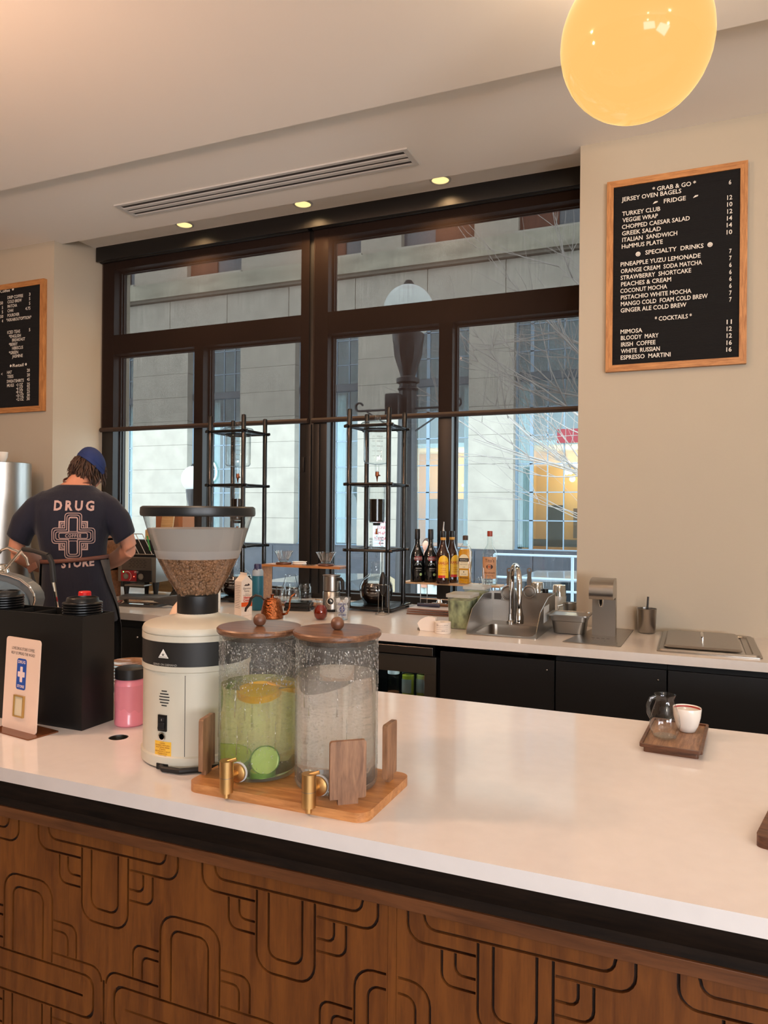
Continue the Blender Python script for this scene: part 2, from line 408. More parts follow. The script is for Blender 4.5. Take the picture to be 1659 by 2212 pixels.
# ---- ceiling vent
v = thing('ceiling_vent', 'long white linear air vent with dark slots, in the ceiling', 'vent', (-2.135, 3.305, 3.13))
MB().box(-0.862, 0.862, -0.068, 0.068, -0.0015, -0.0003).build('backing', mat('vent_dark', (40, 32, 26), 0.6), v, smooth=False)
MV = mat('vent_white', (206, 204, 200), 0.45)
MB().box(-0.88, 0.88, -0.084, -0.064, -0.008, -0.0003).box(-0.88, 0.88, 0.064, 0.084, -0.008, -0.0003).box(-0.88, -0.855, -0.064, 0.064, -0.008, -0.0003).box(0.855, 0.88, -0.064, 0.064, -0.008, -0.0003).build('vent_frame', MV, v, smooth=False)
for y in (-0.024, 0.020):
    MB().box(-0.855, 0.855, y - 0.011 + 0.002, y + 0.011 + 0.002, -0.009, -0.002).build('slat', MV, v, smooth=False)
# ---- recessed downlights
for i, (x, lab) in enumerate(((-2.93, 'leftmost recessed downlight above the black fascia'), (-2.095, 'recessed downlight above the window centre post'), (-1.262, 'recessed downlight nearest the right wall, above the fascia'))):
    d = thing('recessed_downlight', lab, 'ceiling light', (x, 3.735, 3.195), group='recessed downlights over the window')
    MB().lathe([(0.046, -0.0005), (0.058, -0.0005), (0.057, -0.005), (0.046, -0.006)], seg=32, closed=True).build('trim_ring', MV, d)
    MB().lathe([(0.0001, -0.002), (0.046, -0.002), (0.046, -0.0008), (0.0001, -0.0008)], seg=32).build('lens', emis('downlight_lens', (255, 222, 140), 1.0), d)
    l = light('downlight_lamp', 'SPOT', (x, 3.735, 3.185), 26, (1.0, 0.62, 0.30), (0, 0, 0), spot_size=math.radians(146), spot_blend=0.85, shadow_soft_size=0.03)
for i, (x, y) in enumerate(((-2.7, 1.3), (-1.35, 1.72), (0.1, 1.72), (1.3, 1.5))):  # unseen downlights added to brighten the counter
    d = thing('recessed_downlight', 'added fill downlight in the near ceiling above the bar, ' + ('far left', 'above the grinder', 'above the serving tray', 'far right')[i], 'ceiling light', (x, y, 3.08), group='added fill downlights over the bar')
    MB().lathe([(0.046, -0.0005), (0.058, -0.0005), (0.057, -0.005), (0.046, -0.006)], seg=32, closed=True).build('trim_ring', MV, d)
    MB().lathe([(0.0001, -0.002), (0.046, -0.002), (0.046, -0.0008), (0.0001, -0.0008)], seg=32).build('lens', emis('downlight_lens', (255, 222, 140), 1.0), d)
    light('downlight_lamp', 'SPOT', (x, y, 3.07), 15, (1.0, 0.72, 0.50), (0, 0, 0), spot_size=math.radians(90), spot_blend=0.8, shadow_soft_size=0.04)
# ---- globe pendants (one in view, one beyond the left edge; the rest added as unseen fill)
M_globe = emis('lit_opal_glass', (255, 196, 112), 0.88, (8, 7, 6)); M_globe.node_tree.nodes['Principled BSDF'].inputs['Roughness'].default_value = 0.08; M_globe.node_tree.nodes['Principled BSDF'].inputs['Specular IOR Level'].default_value = 0.25
def pendant(x, y, z, r, lab, e, top, col=WARM):
    p = thing('globe_pendant', lab, 'pendant lamp', (x, y, z), group='round globe pendants over the counter')
    MB().sphere((0, 0, 0), r, 40, 26).build('globe_shade', M_globe, p, ang=180)
    MB().cyl(0.006, r, top - z - 0.02, seg=10).build('stem', M_brass, p)
    MB().lathe([(0.001, top - z - 0.025), (0.06, top - z - 0.025), (0.065, top - z)], seg=24).build('canopy', M_brass, p)
    MB().cyl(0.03, r - 0.005, r + 0.03, seg=20).build('holder', M_brass, p)
    for dz in ((-r - 0.10, r + 0.09) if y < 2 else (r + 0.09,)):
        l = light('pendant_lamp', 'POINT', (x, y, z + dz), e * (0.5 if dz < 0 else 0.6), col, shadow_soft_size=0.07); l.data.specular_factor = 0.0
pendant(-0.156, 2.104, 2.698, 0.2, 'large glowing round globe lamp hanging above the counter', 22, 3.13)
pendant(-2.28, 0.78, 2.72, 0.2, 'lit globe pendant above the left of the counter, out of frame', 105, 3.08, (1.0, 0.56, 0.34))
pendant(1.5, 0.6, 2.72, 0.2, 'added globe pendant right of the camera', 30, 3.08)
pendant(1.2, -1.7, 2.72, 0.2, 'added globe pendant hanging behind the camera', 40, 3.08)

# ================================================================== OUTSIDE
SL = -0.85
o = MB().box(-30, 20, 4.25, 15.2, SL - 0.2, SL - 0.12).build('street', mat('asphalt', (120, 122, 126), 0.8, noise=(4, 0.1)), None); o['kind'] = 'structure'
o = MB().box(-30, 20, 4.25, 7.3, SL - 0.3, SL).box(-30, 20, 13.2, 15.7, SL - 0.3, SL).build('pavement', mat('pavement_concrete', (206, 206, 204), 0.8, noise=(2, 0.06)), None); o['kind'] = 'structure'
bld = thing('office_building', 'pale limestone building across the street with tall gridded windows', 'building', (0, 16, SL))
M_stone = mat('limestone', (164, 158, 147), 0.85, noise=(2.5, 0.10), bump=(20, 0.1))
M_stone2 = mat('weathered_ledge_stone', (150, 145, 130), 0.85, noise=(1.6, 0.22, (1, 1, 3)))
M_brick = mat('buff_brick', (156, 147, 135), 0.9, noise=(8, 0.12, (1, 1, 6)), bump=(6, 0.3, (0.2, 0.2, 4)))
M_base = mat('dark_granite', (62, 65, 72), 0.5, noise=(6, 0.12))
M_munt = mat('pale_window_steel', (128, 148, 164), 0.5)
M_pane = glass('far_pane', (0.85, 0.93, 0.95), (0.7, 0.8, 0.85), 0.02, 1.6)
M_curt = mat('sky_tinted_curtain', (172, 188, 186), 0.9, noise=(12, 0.10, (3, 1, 0.1)))  # curtains tinted pale cyan for the sky's reflection in the panes
M_spand = mat('spandrel_metal', (92, 98, 104), 0.6)
piers = [(-18.2, -16.6), (-14.23, -12.40), (-10.75, -9.15), (-7.43, -6.08), (-4.69, -3.67), (-1.2, 0.2), (2.4, 3.6)]
for (a, b) in piers:
    zz = [0.60, 1.255, 1.885, 2.515, 3.165, 3.80, 4.43, 5.06, 5.65, 6.20]
    for i in range(9):
        e = random.Random(i + int(a * 7)).uniform(0, 0.008)
        MB().box(a, b, -e, 0.6, zz[i] - SL + 0.003, zz[i + 1] - SL - 0.003).build('stone_block', M_stone, bld, smooth=False)
MB().box(-24, 8, 0.05, 1.0, 6.17 - SL, 7.0 - SL).build('frieze_backing', M_stone2, bld, smooth=False)
fx = -24.0
while fx < 8:
    MB().box(fx + 0.008, fx + 1.83 - 0.008, 0.02, 0.2, 6.205 - SL, 7.02 - SL).build('frieze_slab', M_stone, bld, smooth=False); fx += 1.83
MB().box(-24, 8, -0.10, 0.3, 7.03 - SL, 7.10 - SL).build('string_course', mat('shaded_stone', (112, 106, 96), 0.85), bld, smooth=False)  # shade below the ledge, put into a darker stone colour
MB().box(-24, 8, -0.16, 0.3, 7.10 - SL, 7.50 - SL).build('ledge', M_stone2, bld, smooth=False)
MB().box(-24, 8, 0.06, 0.3, 0.3 - SL, 0.61 - SL).box(-24, 8, -0.06, 0.3, -0.2, 0.59 - SL).box(-24, 8, -0.03, 0.12, 0.585 - SL, 0.62 - SL).build('granite_base', M_base, bld, smooth=False)
gx = -24.0
while gx < 8:
    MB().box(gx + 0.006, gx + 1.29, -0.085, 0.05, 0.02, 0.575 - SL).build('granite_slab', M_base, bld, smooth=False); gx += 1.3
# upper brick storey with its windows
ups = [(-14.9, -14.3), (-12.53, -10.82), (-8.4, -7.43), (-6.39, -4.62), (-3.62, -1.9), (-0.2, 1.5)]
edge = -24.0; ub = MB()
for a, b in ups + [(8, 8)]:
    ub.box(edge, a, 0.1, 0.5, 7.5 - SL, 12 - SL); edge = b
for a, b in ups[:-1] + ups[-1:]: ub.box(a, b, 0.1, 0.5, 9.6 - SL, 12 - SL)
ub.build('brick_wall', M_brick, bld, smooth=False)
M_up = mat('drawn_blind', (92, 56, 42), 0.8, noise=(3, 0.2, (4, 1, 0.2))); M_up2 = mat('upper_glass', (86, 88, 92), 0.15)
for i, (a, b) in enumerate(ups):
    w = MB().box(a, b, 0.3, 0.36, 7.6 - SL, 9.6 - SL).build('upper_window', M_up2, bld, smooth=False)
    s = (b - a)
    MB().box(a + s * (0.0 if i != 3 else 0.45), a + s * (0.5 if i != 3 else 0.98), 0.26, 0.29, 7.62 - SL, 9.6 - SL).build('blind', M_up, w, smooth=False)
    MB().box(a - 0.06, b + 0.06, -0.02, 0.3, 7.5 - SL, 7.6 - SL).build('sill', M_stone, w, smooth=False)
# tall gridded windows between the piers
pane_me = {}
def bay(a, b, curtains, interior):
    z0, z1 = 0.64, 6.17
    w = MB()
    fr = 0.07
    n = max(3, round((b - a) / 0.33)); cw = (b - a) / n
    rows = [0.64, 1.265, 1.89, 2.515, 3.14, 3.76, 4.36]
    w.box(a, a + 0.05, 0.22, 0.32, z0 - SL, z1 - SL).box(b - 0.05, b, 0.22, 0.32, z0 - SL, z1 - SL)
    w.box(a, b, 0.14, 0.34, z0 - 0.05 - SL, z0 - SL)
    for r in rows[1:]: w.box(a, b, 0.235, 0.275, r - 0.012 - SL, r + 0.012 - SL)
    for r in (5.0, 5.6): w.box(a, b, 0.235, 0.275, r - 0.012 - SL, r + 0.012 - SL)
    for k in range(1, n):
        t = 0.012 if k % 4 != 1 else 0.04
        w.box(a + k * cw - t, a + k * cw + t, 0.235, 0.275, z0 - SL, z1 - SL)
    wo = w.build('gridded_window', M_munt, bld, smooth=False)
    MB().box(a, b, 0.20, 0.36, 4.36 - SL, 4.53 - SL).build('spandrel', M_spand, wo, smooth=False)
    for k in range(n):
        zs = rows + [4.53, 5.0, 5.6, 6.17]
        for i in range(len(zs) - 1):
            if i == 6: continue
            key = (round(cw, 3), round(zs[i + 1] - zs[i], 3))
            if key not in pane_me:
                q = MB().box(0.014, cw - 0.014, 0, 0.01, 0.014, key[1] - 0.014)
                me = bpy.data.meshes.new('pane'); me.from_pydata(q.V, [], q.F); me.materials.append(M_pane); pane_me[key] = me
            link('pane', pane_me[key], wo, (a + k * cw, 0.25, zs[i] - SL))
    back = 0.62
    for c0, c1 in curtains:
        p = []; k = 0; N = 28
        for i in range(N + 1):
            p.append((a + (b - a) * (c0 + (c1 - c0) * i / N), 0.42 + 0.025 * math.sin(i * 1.9)))
        V = [(x, y, 0.66 - SL) for x, y in p] + [(x, y, 4.3 - SL) for x, y in p]
        F = [(i, i + 1, N + 2 + i, N + 1 + i) for i in range(N)]
        MB().add(V, F).build('curtain', M_curt, wo, smooth=True, ang=180)
    if interior:
        MI = mat('warm_interior_wall', (206, 170, 120), 0.8)
        MB().box(a - 0.6, b + 1.0, 2.2, 2.3, 0.3 - SL, 4.3 - SL).box(a - 0.7, a - 0.6, 0.6, 2.3, 0.3 - SL, 4.3 - SL).box(b + 1.0, b + 1.1, 0.6, 2.3, 0.3 - SL, 4.3 - SL).box(a - 0.6, b + 1.0, 0.5, 2.3, 0.2 - SL, 0.3 - SL).build('interior_wall', MI, wo, smooth=False)
        MB().box(a - 0.6, b + 1.0, 0.5, 2.3, 2.95 - SL, 3.05 - SL).build('interior_ceiling', mat('interior_ceiling', (196, 206, 200), 0.8), wo, smooth=False)
        light('lounge_lamp', 'POINT', ((a + b) / 2, 17.4, 2.4), 70, (1.0, 0.72, 0.42), shadow_soft_size=0.3)
    if True:
        MB().box(a - 0.5, b + 0.5, 0.75, 0.8, (3.06 if interior else 0.5) - SL, 6.2 - SL).build('dim_interior', mat('dim_interior', (104, 112, 112), 0.8), wo, smooth=False)
    return wo
bay(-16.6, -14.23, [(0, 1)], False)
bay(-12.40, -10.75, [(0, 0.45)], False)
bay(-9.15, -7.43, [(0, 0.7)], False)
wb = bay(-6.08, -4.69, [(0.84, 1)], True)
wc = bay(-3.67, -1.2, [(0, 0.15)], True)
bay(0.2, 2.4, [], False)
MB().box(-5.95, -4.72, 0.9, 1.0, 0.7 - SL, 1.75 - SL).build('lounge_cabinet', mat('slate_cabinet', (110, 118, 122), 0.6), wb, smooth=False)
MB().box(-3.15, -2.8, 1.3, 1.5, 0.65 - SL, 1.62 - SL).box(-3.6, -1.8, 1.3, 1.6, 0.66 - SL, 0.82 - SL).build('lounge_seating', mat('charcoal_seating', (60, 60, 62), 0.7), wc, smooth=False)
q = MB().box(-2.62, -2.0, 1.7, 1.76, 0.85 - SL, 1.55 - SL)
q.build('lounge_picture', mat('brown_picture', (110, 84, 66), 0.6), wc, smooth=False)
M_gl2 = emis('small_globe_light', (255, 226, 160), 1.6)
for k, (x, y_, z) in enumerate(((-2.53, 16.9, 2.20), (-2.74, 16.9, 2.52), (-2.39, 16.9, 2.40), (-2.69, 17.1, 2.37), (-2.55, 16.75, 2.36), (-2.50, 17.1, 2.53), (-2.36, 17.1, 2.58), (-2.62, 16.7, 2.55))):
    c = thing('cluster_globe', ('lowest lit globe of the cluster', 'leftmost lit globe of the cluster', 'right lit globe of the cluster, second row', 'left lit globe of the cluster, second row', 'middle lit globe of the cluster, second row', 'upper middle lit globe of the cluster', 'highest right lit globe of the cluster', 'highest middle lit globe of the cluster')[k] + ' behind the far window', 'globe light', (x, y_, z), group='cluster of globe lights behind the far window')
    MB().sphere((0, 0, 0), 0.07, 12, 8).build('globe', M_gl2, c, ang=180); MB().cyl(0.004, 0.07, 0.2, seg=5).build('rod', M_brass, c)
for k, (x, z) in enumerate(((-4.98, 2.17), (-4.97, 1.97), (-5.03, 2.07), (-4.74, 1.40), (-4.82, 1.34), (-4.70, 1.28))):
    c = thing('cluster_globe', ('topmost tiny globe light by the window post', 'tiny globe light below the topmost by the post', 'left tiny globe light by the window post', 'top tiny globe light of the low group', 'left tiny globe light of the low group', 'bottom tiny globe light of the low group')[k] + ', far building', 'globe light', (x, 16.75, z), group='small globe lights left of the far pier')
    MB().sphere((0, 0, 0), 0.035, 10, 6).build('globe', M_gl2, c, ang=180); MB().cyl(0.003, 0.03, 0.05, seg=5).build('rod', M_brass, c)
# green neon loop in the left far window
q = MB().tube([(-11.85 + 0.24 * math.sin(t / 14 * 5.2), 16.2 - 16, 2.72 - t / 14 * 0.85 + 0.1 * math.cos(t / 2.2)) for t in range(15)], 0.02, 6)
n_ = q.build('neon_loop', emis('green_neon', (150, 235, 200), 0.9), None, loc=(0, 16.0, 0)); tag(n_, 'pale green neon tube loop in the far building window', 'neon sign')
rd = MB().box(-2.75, -2.15, 0, 0.03, 2.95, 3.25); rs = rd.build('red_window_sign', emis('red_neon_panel', (200, 60, 80), 0.2, (120, 30, 40)), None, loc=(0, 16.16, 0)); tag(rs, 'small red glowing sign high in the far window behind branches', 'sign')
# ---- street lamps
def street_lamp(loc, lab, arms=True):
    p = thing('street_lamp', lab, 'street lamp', loc, group='globe street lamps')
    H = 3.34 - SL
    MB().sphere((0, 0, 0), (0.245, 0.245, 0.26), 32, 20, M=T(0, 0, H)).build('globe_shade', GLB, p, ang=180)
    MB().lathe([(0.0, H + 0.30), (0.03, H + 0.30), (0.05, H + 0.27), (0.07, H + 0.24)], seg=16).build('finial', M_blackm, p)
    MP = mat('lamp_post_paint', (34, 32, 34), 0.35)
    q = MB(); seg = 24; rings = []
    for z, r in ((H - 0.70, 0.075), (H - 0.66, 0.085), (H - 0.62, 0.07), (H - 0.55, 0.085), (H - 0.42, 0.125), (H - 0.30, 0.135), (H - 0.27, 0.15), (H - 0.22, 0.155), (H - 0.2, 0.13), (H - 0.18, 0.12)):
        fl = 0.07 if H - 0.56 < z < H - 0.28 else 0
        rings.append([(r * (1 + fl * (k % 2)) * math.cos(2 * PI * k / seg), r * (1 + fl * (k % 2)) * math.sin(2 * PI * k / seg), z) for k in range(seg)])
    q.loft(rings); q.build('lamp_fitter', MP, p)
    q = MB(); rings = []
    for z, r in ((0.0, 0.24), (0.12, 0.24), (0.16, 0.19), (0.6, 0.17), (0.66, 0.13), (1.0, 0.105), (H - 1.2, 0.088), (H - 0.70, 0.078)):
        rings.append([(r * (1 + 0.08 * (k % 2)) * math.cos(2 * PI * k / seg), r * (1 + 0.08 * (k % 2)) * math.sin(2 * PI * k / seg), z) for k in range(seg)])
    q.loft(rings); q.build('pole', MP, p)
    MB().lathe([(0.085, -0.03), (0.11, -0.02), (0.11, 0.02), (0.085, 0.03)], (0, 0, H - 0.66), 20, closed=True).lathe([(0.085, -0.02), (0.1, 0), (0.085, 0.02)], (0, 0, H - 0.74), 20, closed=True).build('collar', MP, p)
    if arms:
        MB().box(-0.16, -0.02, -0.2, -0.05, H - 1.01, H - 0.80, 0.02).build('sensor_box', MP, p)
        for s in (-1, 1):
            pts = [(s * 0.06, -0.02, H - 0.93), (s * 0.5, -0.02, H - 0.93)] + [(s * (0.5 + 0.04 * math.sin(a)), -0.02, H - 0.89 - 0.04 * math.cos(a)) for a in (0.5, 1.2, 2, 2.8, 3.6, 4.4)]
            MB().tube(pts, 0.011, 6).tube([(s * 0.08, -0.02, H - 1.15), (s * 0.42, -0.02, H - 0.94)], 0.008, 6).build('banner_arm', MP, p)
    return p
GLB = glass('prismatic_globe', (0.62, 0.82, 0.80), (0.3, 0.5, 0.5), 0.25, 1.6, haze=0.8)
street_lamp((-2.5393, 6.6, SL), 'street lamp with fluted black post and ribbed globe, outside the right window')
p2 = street_lamp((-9.2922, 12.2, SL - 1.28), 'distant street lamp with white globe, seen past the left cold drip tower', False)
# parking sign on its post
sg = thing('parking_sign', 'small white street sign with red lettering on a post, behind the drip tower', 'sign', (-3.2133, 7.6, SL))
MB().cyl(0.025, 0, 1.3503 - SL, seg=8).build('post', M_steeld, sg)
sz = 1.1951 - SL
MB().box(-0.10, 0.10, -0.035, -0.028, sz - 0.16, sz + 0.17, 0.001).build('sign_plate', mat('sign_white', (225, 232, 235), 0.5), sg)
q = MB()
for k, t in enumerate(('LOADING', 'ZONE', '6AM-6PM', 'TUESDAY', '\u2190')):
    q.text(t, 0.05 if k < 4 else 0.09, T(0, -0.037, sz + 0.10 - 0.062 * k) @ XZ, sx=0.8, depth=0.0005)
q.build('sign_lettering', mat('sign_red', (190, 40, 60), 0.5), sg, smooth=False)
# ---- bare tree
tr = thing('bare_tree', 'leafless street tree whose pale twigs cross the right window', 'tree', (-0.55, 9.0, SL))
rnd = random.Random(5)
tw = MB(); tb = MB()
def branch(p, d, ln, r, depth, mb):
    pts = [p.copy()]; n = 6; dd = d.copy()
    for i in range(n):
        dd = (dd + Vector((rnd.uniform(-.16, .16), rnd.uniform(-.16, .16), rnd.uniform(-.10, .14)))).normalized()
        pts.append(pts[-1] + dd * ln / n)
    mb.tube(pts, [r * (1 - 0.75 * i / n) for i in range(n + 1)], 5 if r > 0.012 else 3)
    if depth == 0: return
    for k in range(6 if depth > 1 else 5):
        i = rnd.randint(1, n); q = pts[i]
        nd = (dd + Vector((rnd.uniform(-.9, .7), rnd.uniform(-.6, .6), rnd.uniform(-.5, .8)))).normalized()
        branch(q, nd, ln * rnd.uniform(0.45, 0.75), r * 0.5, depth - 1, tw)
tb.tube([(0, 0, 0), (0.03, 0, 1.0), (0.0, 0.02, 2.2), (0.05, 0, 3.6), (0.1, 0, 5.5)], [0.085, 0.075, 0.065, 0.05, 0.02], 10)
for (z, dx, dz, ln) in ((1.75, -0.75, 0.75, 2.0), (2.0, -0.9, 0.8, 2.3), (2.5, -1, 0.35, 2.1), (2.9, -1, 0.6, 2.2), (3.3, -0.9, 0.9, 1.9), (3.8, -1, 0.7, 1.7), (4.2, -0.8, 0.9, 1.6), (3.5, -0.8, 0.2, 1.7), (3.0, 0.9, 0.6, 1.6), (4.0, 0.8, 0.7, 1.4)):
    branch(Vector((0.02, 0, z)), Vector((dx, rnd.uniform(-.35, .35), dz)).normalized(), ln, 0.022, 2, tb)
MTR = mat('pale_bark', (172, 164, 158), 0.8)
tb.build('trunk', MTR, tr, ang=180); tw.build('twigs', MTR, tr, ang=180)
# ---- pedestrian on the far pavement
def simple_walker():
    p = thing('person', 'pedestrian in pale shorts on the far pavement, seen below the bottle shelf', 'person', (-4.8797, 13.8, SL))
    b = MB()
    for s in (-1, 1): b.tube([(s * 0.1, 0, 0.05), (s * 0.1, 0.02, 0.45), (s * 0.09, 0, 0.8)], [0.045, 0.06, 0.085], 10)
    for s in (-1, 1): b.tube([(s * 0.19, 0, 1.38), (s * 0.25, 0, 1.1), (s * 0.22, -0.1, 0.85)], [0.05, 0.045, 0.035], 8)
    b.tube([(0, 0, 0.8), (0, 0, 1.1), (0, 0, 1.38), (0, 0, 1.46), (0, 0, 1.55)], [0.15, 0.15, 0.16, 0.06, 0.055], 12).sphere((0, -0.01, 1.62), (0.08, 0.095, 0.12), 14, 10)
    b.tube([(-0.1, 0.05, 0.04), (-0.1, -0.18, 0.03)], [0.04, 0.03], 8).tube([(0.1, 0.05, 0.04), (0.1, -0.18, 0.03)], [0.04, 0.03], 8)
    b.build('body', mat('skin_far', (205, 150, 125), 0.6), p)
    c = MB()
    for s in (-1, 1): c.tube([(s * 0.1, 0, 0.5), (s * 0.1, 0, 0.72), (s * 0.07, 0, 0.92)], [0.12, 0.12, 0.14], 12)
    c.build('shorts', mat('pale_shorts', (215, 226, 222), 0.8), p)
    MB().tube([(0, 0, 0.88), (0, 0, 1.1), (0, 0, 1.36), (0, 0, 1.42)], [0.165, 0.17, 0.18, 0.08], 14).build('top', mat('pink_top', (205, 120, 130), 0.8), p)
    MB().sphere((0, 0.02, 1.66), (0.09, 0.1, 0.11), 14, 10).build('hair', mat('hair_far', (70, 50, 40), 0.8), p)
simple_walker()
# ---- parked car across the street (roof and windows show under the shades)
def car(x, y, lab, col):
    c = thing('parked_car', lab, 'car', (x, y, SL - 0.12))
    prof = [(-2.1, 0.35), (-2.15, 0.7), (-2.0, 0.86), (-1.2, 0.95), (-0.55, 1.38), (0.75, 1.42), (1.45, 1.0), (2.0, 0.92), (2.15, 0.75), (2.1, 0.35)]
    q = MB(); q.prism(prof, -0.85, 0.85, M=XZ); q.build('car_body', mat('car_paint_' + lab.split()[0], col, 0.25, coat=0.5), c, ang=25)
    MB().prism([(-1.08, 0.97), (-0.52, 1.33), (0.70, 1.36), (1.28, 1.0)], -0.86, 0.86, M=XZ).build('side_windows', mat('car_glass', (30, 36, 42), 0.05), c)
    for wx in (-1.35, 1.35):
        for s in (-1, 1): MB().cyl(0.33, -0.1, 0.1, seg=20, M=T(wx, s * 0.8, 0.33) @ RX(90)).build('wheel', M_rubber, c)
car(-5.2096, 9.9, 'dark parked car in the street beyond the pour-over stand', (40, 44, 52))
car(-2.0232, 12.3, 'silver parked car in the street beyond the sink', (112, 118, 124))
# railing outside on our side
rl = thing('street_railing', 'pale metal rail frame on the pavement beyond the sink', 'railing', (-1.3051, 6.9, SL))
q = MB()
for z in (1.0307 - SL, 0.8154 - SL, 0.7035 - SL): q.tube([(-0.45, 0, z), (0.45, 0, z)], 0.012, 6)
q.build('rail', mat('pale_rail', (170, 190, 205), 0.4), rl)
for x in (-0.45, 0.28, 0.45): MB().tube([(x, 0, 0), (x, 0, 1.0307 - SL)], 0.014, 6).build('post', mat('pale_rail', (170, 190, 205), 0.4), rl)

# ================================================================== FRONT BAR COUNTER
top = tag(thing('countertop', 'long glossy white stone bar countertop in the foreground', 'countertop', (0, 0, 0.9)), None)
hole = [(-1.21 + 0.022 * math.cos(2 * PI * i / 24), 1.323 + 0.022 * math.sin(2 * PI * i / 24)) for i in range(24)]
cutplate([[(-3.2, 1.072), (2.4, 1.072), (2.4, 1.972), (-3.2, 1.972)], hole], 0.027, T(0, 0, -0.0135), 'slab', M_quartz, top)
MB().lathe([(0.0215, -0.026), (0.0215, -0.0005), (0.0205, -0.0005), (0.0205, -0.026)], (-1.21, 1.323, 0), 24, closed=True).build('cable_grommet', M_steeld, top)
bar = thing('bar_counter', 'carved reddish wood front of the bar below the white countertop', 'bar counter', (0, 1.10, 0))
MB().box(-3.15, 2.35, 0.02, 0.82, 0.0, 0.872).build('carcass', M_blackm, bar, smooth=False)
q = MB()
prof = [(-0.012, 0.8725), (-0.014, 0.86), (-0.006, 0.84), (0.002, 0.825), (-0.004, 0.812), (0.02, 0.812), (0.02, 0.8725)]
V = [(x, y, z) for x in (-3.15, 2.35) for y, z in prof]; n = len(prof)
q.add(V, [(i, (i + 1) % n, n + (i + 1) % n, n + i) for i in range(n)] + [tuple(range(n)), tuple(range(2 * n - 1, n - 1, -1))])
q.build('cove_moulding', M_darkwood, bar, ang=50)
MB().box(-3.15, 2.35, -0.008, 0.02, 0.7905, 0.8115, 0.001).build('top_rail', wood('rail_wood', (74, 42, 22), (104, 62, 34), 8, (0.7, 8, 8), 0.4), bar, smooth=False)
for bx in (-0.4485, -2.05, 1.16):
    MB().box(bx, bx + 0.0142, -0.001, 0.02, 0.06, 0.790).build('batten', M_panel, bar, smooth=False)
MB().box(-3.15, 2.35, 0.0065, 0.02, 0.06, 0.79).build('panel_backing', wood('groove_wood', (30, 14, 8), (44, 22, 12), 9, (7, 7, 0.7), 0.6), bar, smooth=False)
GW = 0.0023
def clip_path(P, x0, x1, z0, z1):
    """splits a polyline where it leaves the rectangle"""
    out = []; cur = []
    for a, b in zip(P[:-1], P[1:]):
        t0, t1 = 0.0, 1.0; dx, dz = b[0] - a[0], b[1] - a[1]; ok = True
        for p, q_ in ((-dx, a[0] - x0), (dx, x1 - a[0]), (-dz, a[1] - z0), (dz, z1 - a[1])):
            if abs(p) < 1e-12:
                if q_ < 0: ok = False
            else:
                t = q_ / p
                if p < 0: t0 = max(t0, t)
                else: t1 = min(t1, t)
        if not ok or t0 >= t1:
            if len(cur) > 1: out.append(cur)
            cur = []; continue
        A = (a[0] + dx * t0, a[1] + dz * t0); B = (a[0] + dx * t1, a[1] + dz * t1)
        if not cur: cur = [A]
        elif t0 > 0:
            if len(cur) > 1: out.append(cur)
            cur = [A]
        cur.append(B)
        if t1 < 1:
            out.append(cur); cur = []
    if len(cur) > 1: out.append(cur)
    return out
def offset(P, w):
    L_, R_ = [], []
    for i, p in enumerate(P):
        a = P[max(i - 1, 0)]; b = P[min(i + 1, len(P) - 1)]
        def nrm(u, v):
            d = math.hypot(v[0] - u[0], v[1] - u[1]) or 1; return (-(v[1] - u[1]) / d, (v[0] - u[0]) / d)
        if i in (0, len(P) - 1): n_ = nrm(a, b); k = w
        else:
            n1, n2 = nrm(a, p), nrm(p, b); n_ = (n1[0] + n2[0], n1[1] + n2[1]); d = math.hypot(*n_) or 1; n_ = (n_[0] / d, n_[1] / d)
            k = w / max(0.5, n_[0] * n1[0] + n_[1] * n1[1])
        L_.append((p[0] + n_[0] * k, p[1] + n_[1] * k)); R_.append((p[0] - n_[0] * k, p[1] - n_[1] * k))
    return L_ + R_[::-1]
def U(hw, zb, zt, r, n=5):          # a U open at the top: down, round, across, up
    return [(-hw, zt)] + arc(-hw + r, zb + r, r, 180, 270, n) + arc(hw - r, zb + r, r, 270, 360, n) + [(hw, zt)]
def cross_T():
    g = 0.0031; S = [U(0.057, 0.624, 0.765 - g, 0.032), U(0.033, 0.651, 0.765 - g, 0.019)]
    S.append([(-0.146, 0.7885)] + arc(-0.146 + 0.02, 0.765 + 0.018, 0.018, 180, 270, 4) + arc(0.146 - 0.02, 0.765 + 0.018, 0.018, 270, 360, 4) + [(0.146, 0.7885)])
    for s in (-1, 1):
        S.append([(s * x, z) for x, z in [(0.057 + g, 0.741)] + arc(0.172 - 0.026, 0.741 + 0.026, 0.026, -90, 0, 5) + [(0.172, 0.7885)]])
        S.append([(s * x, z) for x, z in [(0.057 + g, 0.684)] + arc(0.115 - 0.018, 0.684 + 0.018, 0.018, -90, 0, 4) + [(0.115, 0.741 - g)]])
        S.append([(s * x, z) for x, z in [(0.057 + g, 0.705)] + arc(0.093 - 0.012, 0.705 + 0.012, 0.012, -90, 0, 3) + [(0.093, 0.741 - g)]])
    return S, []
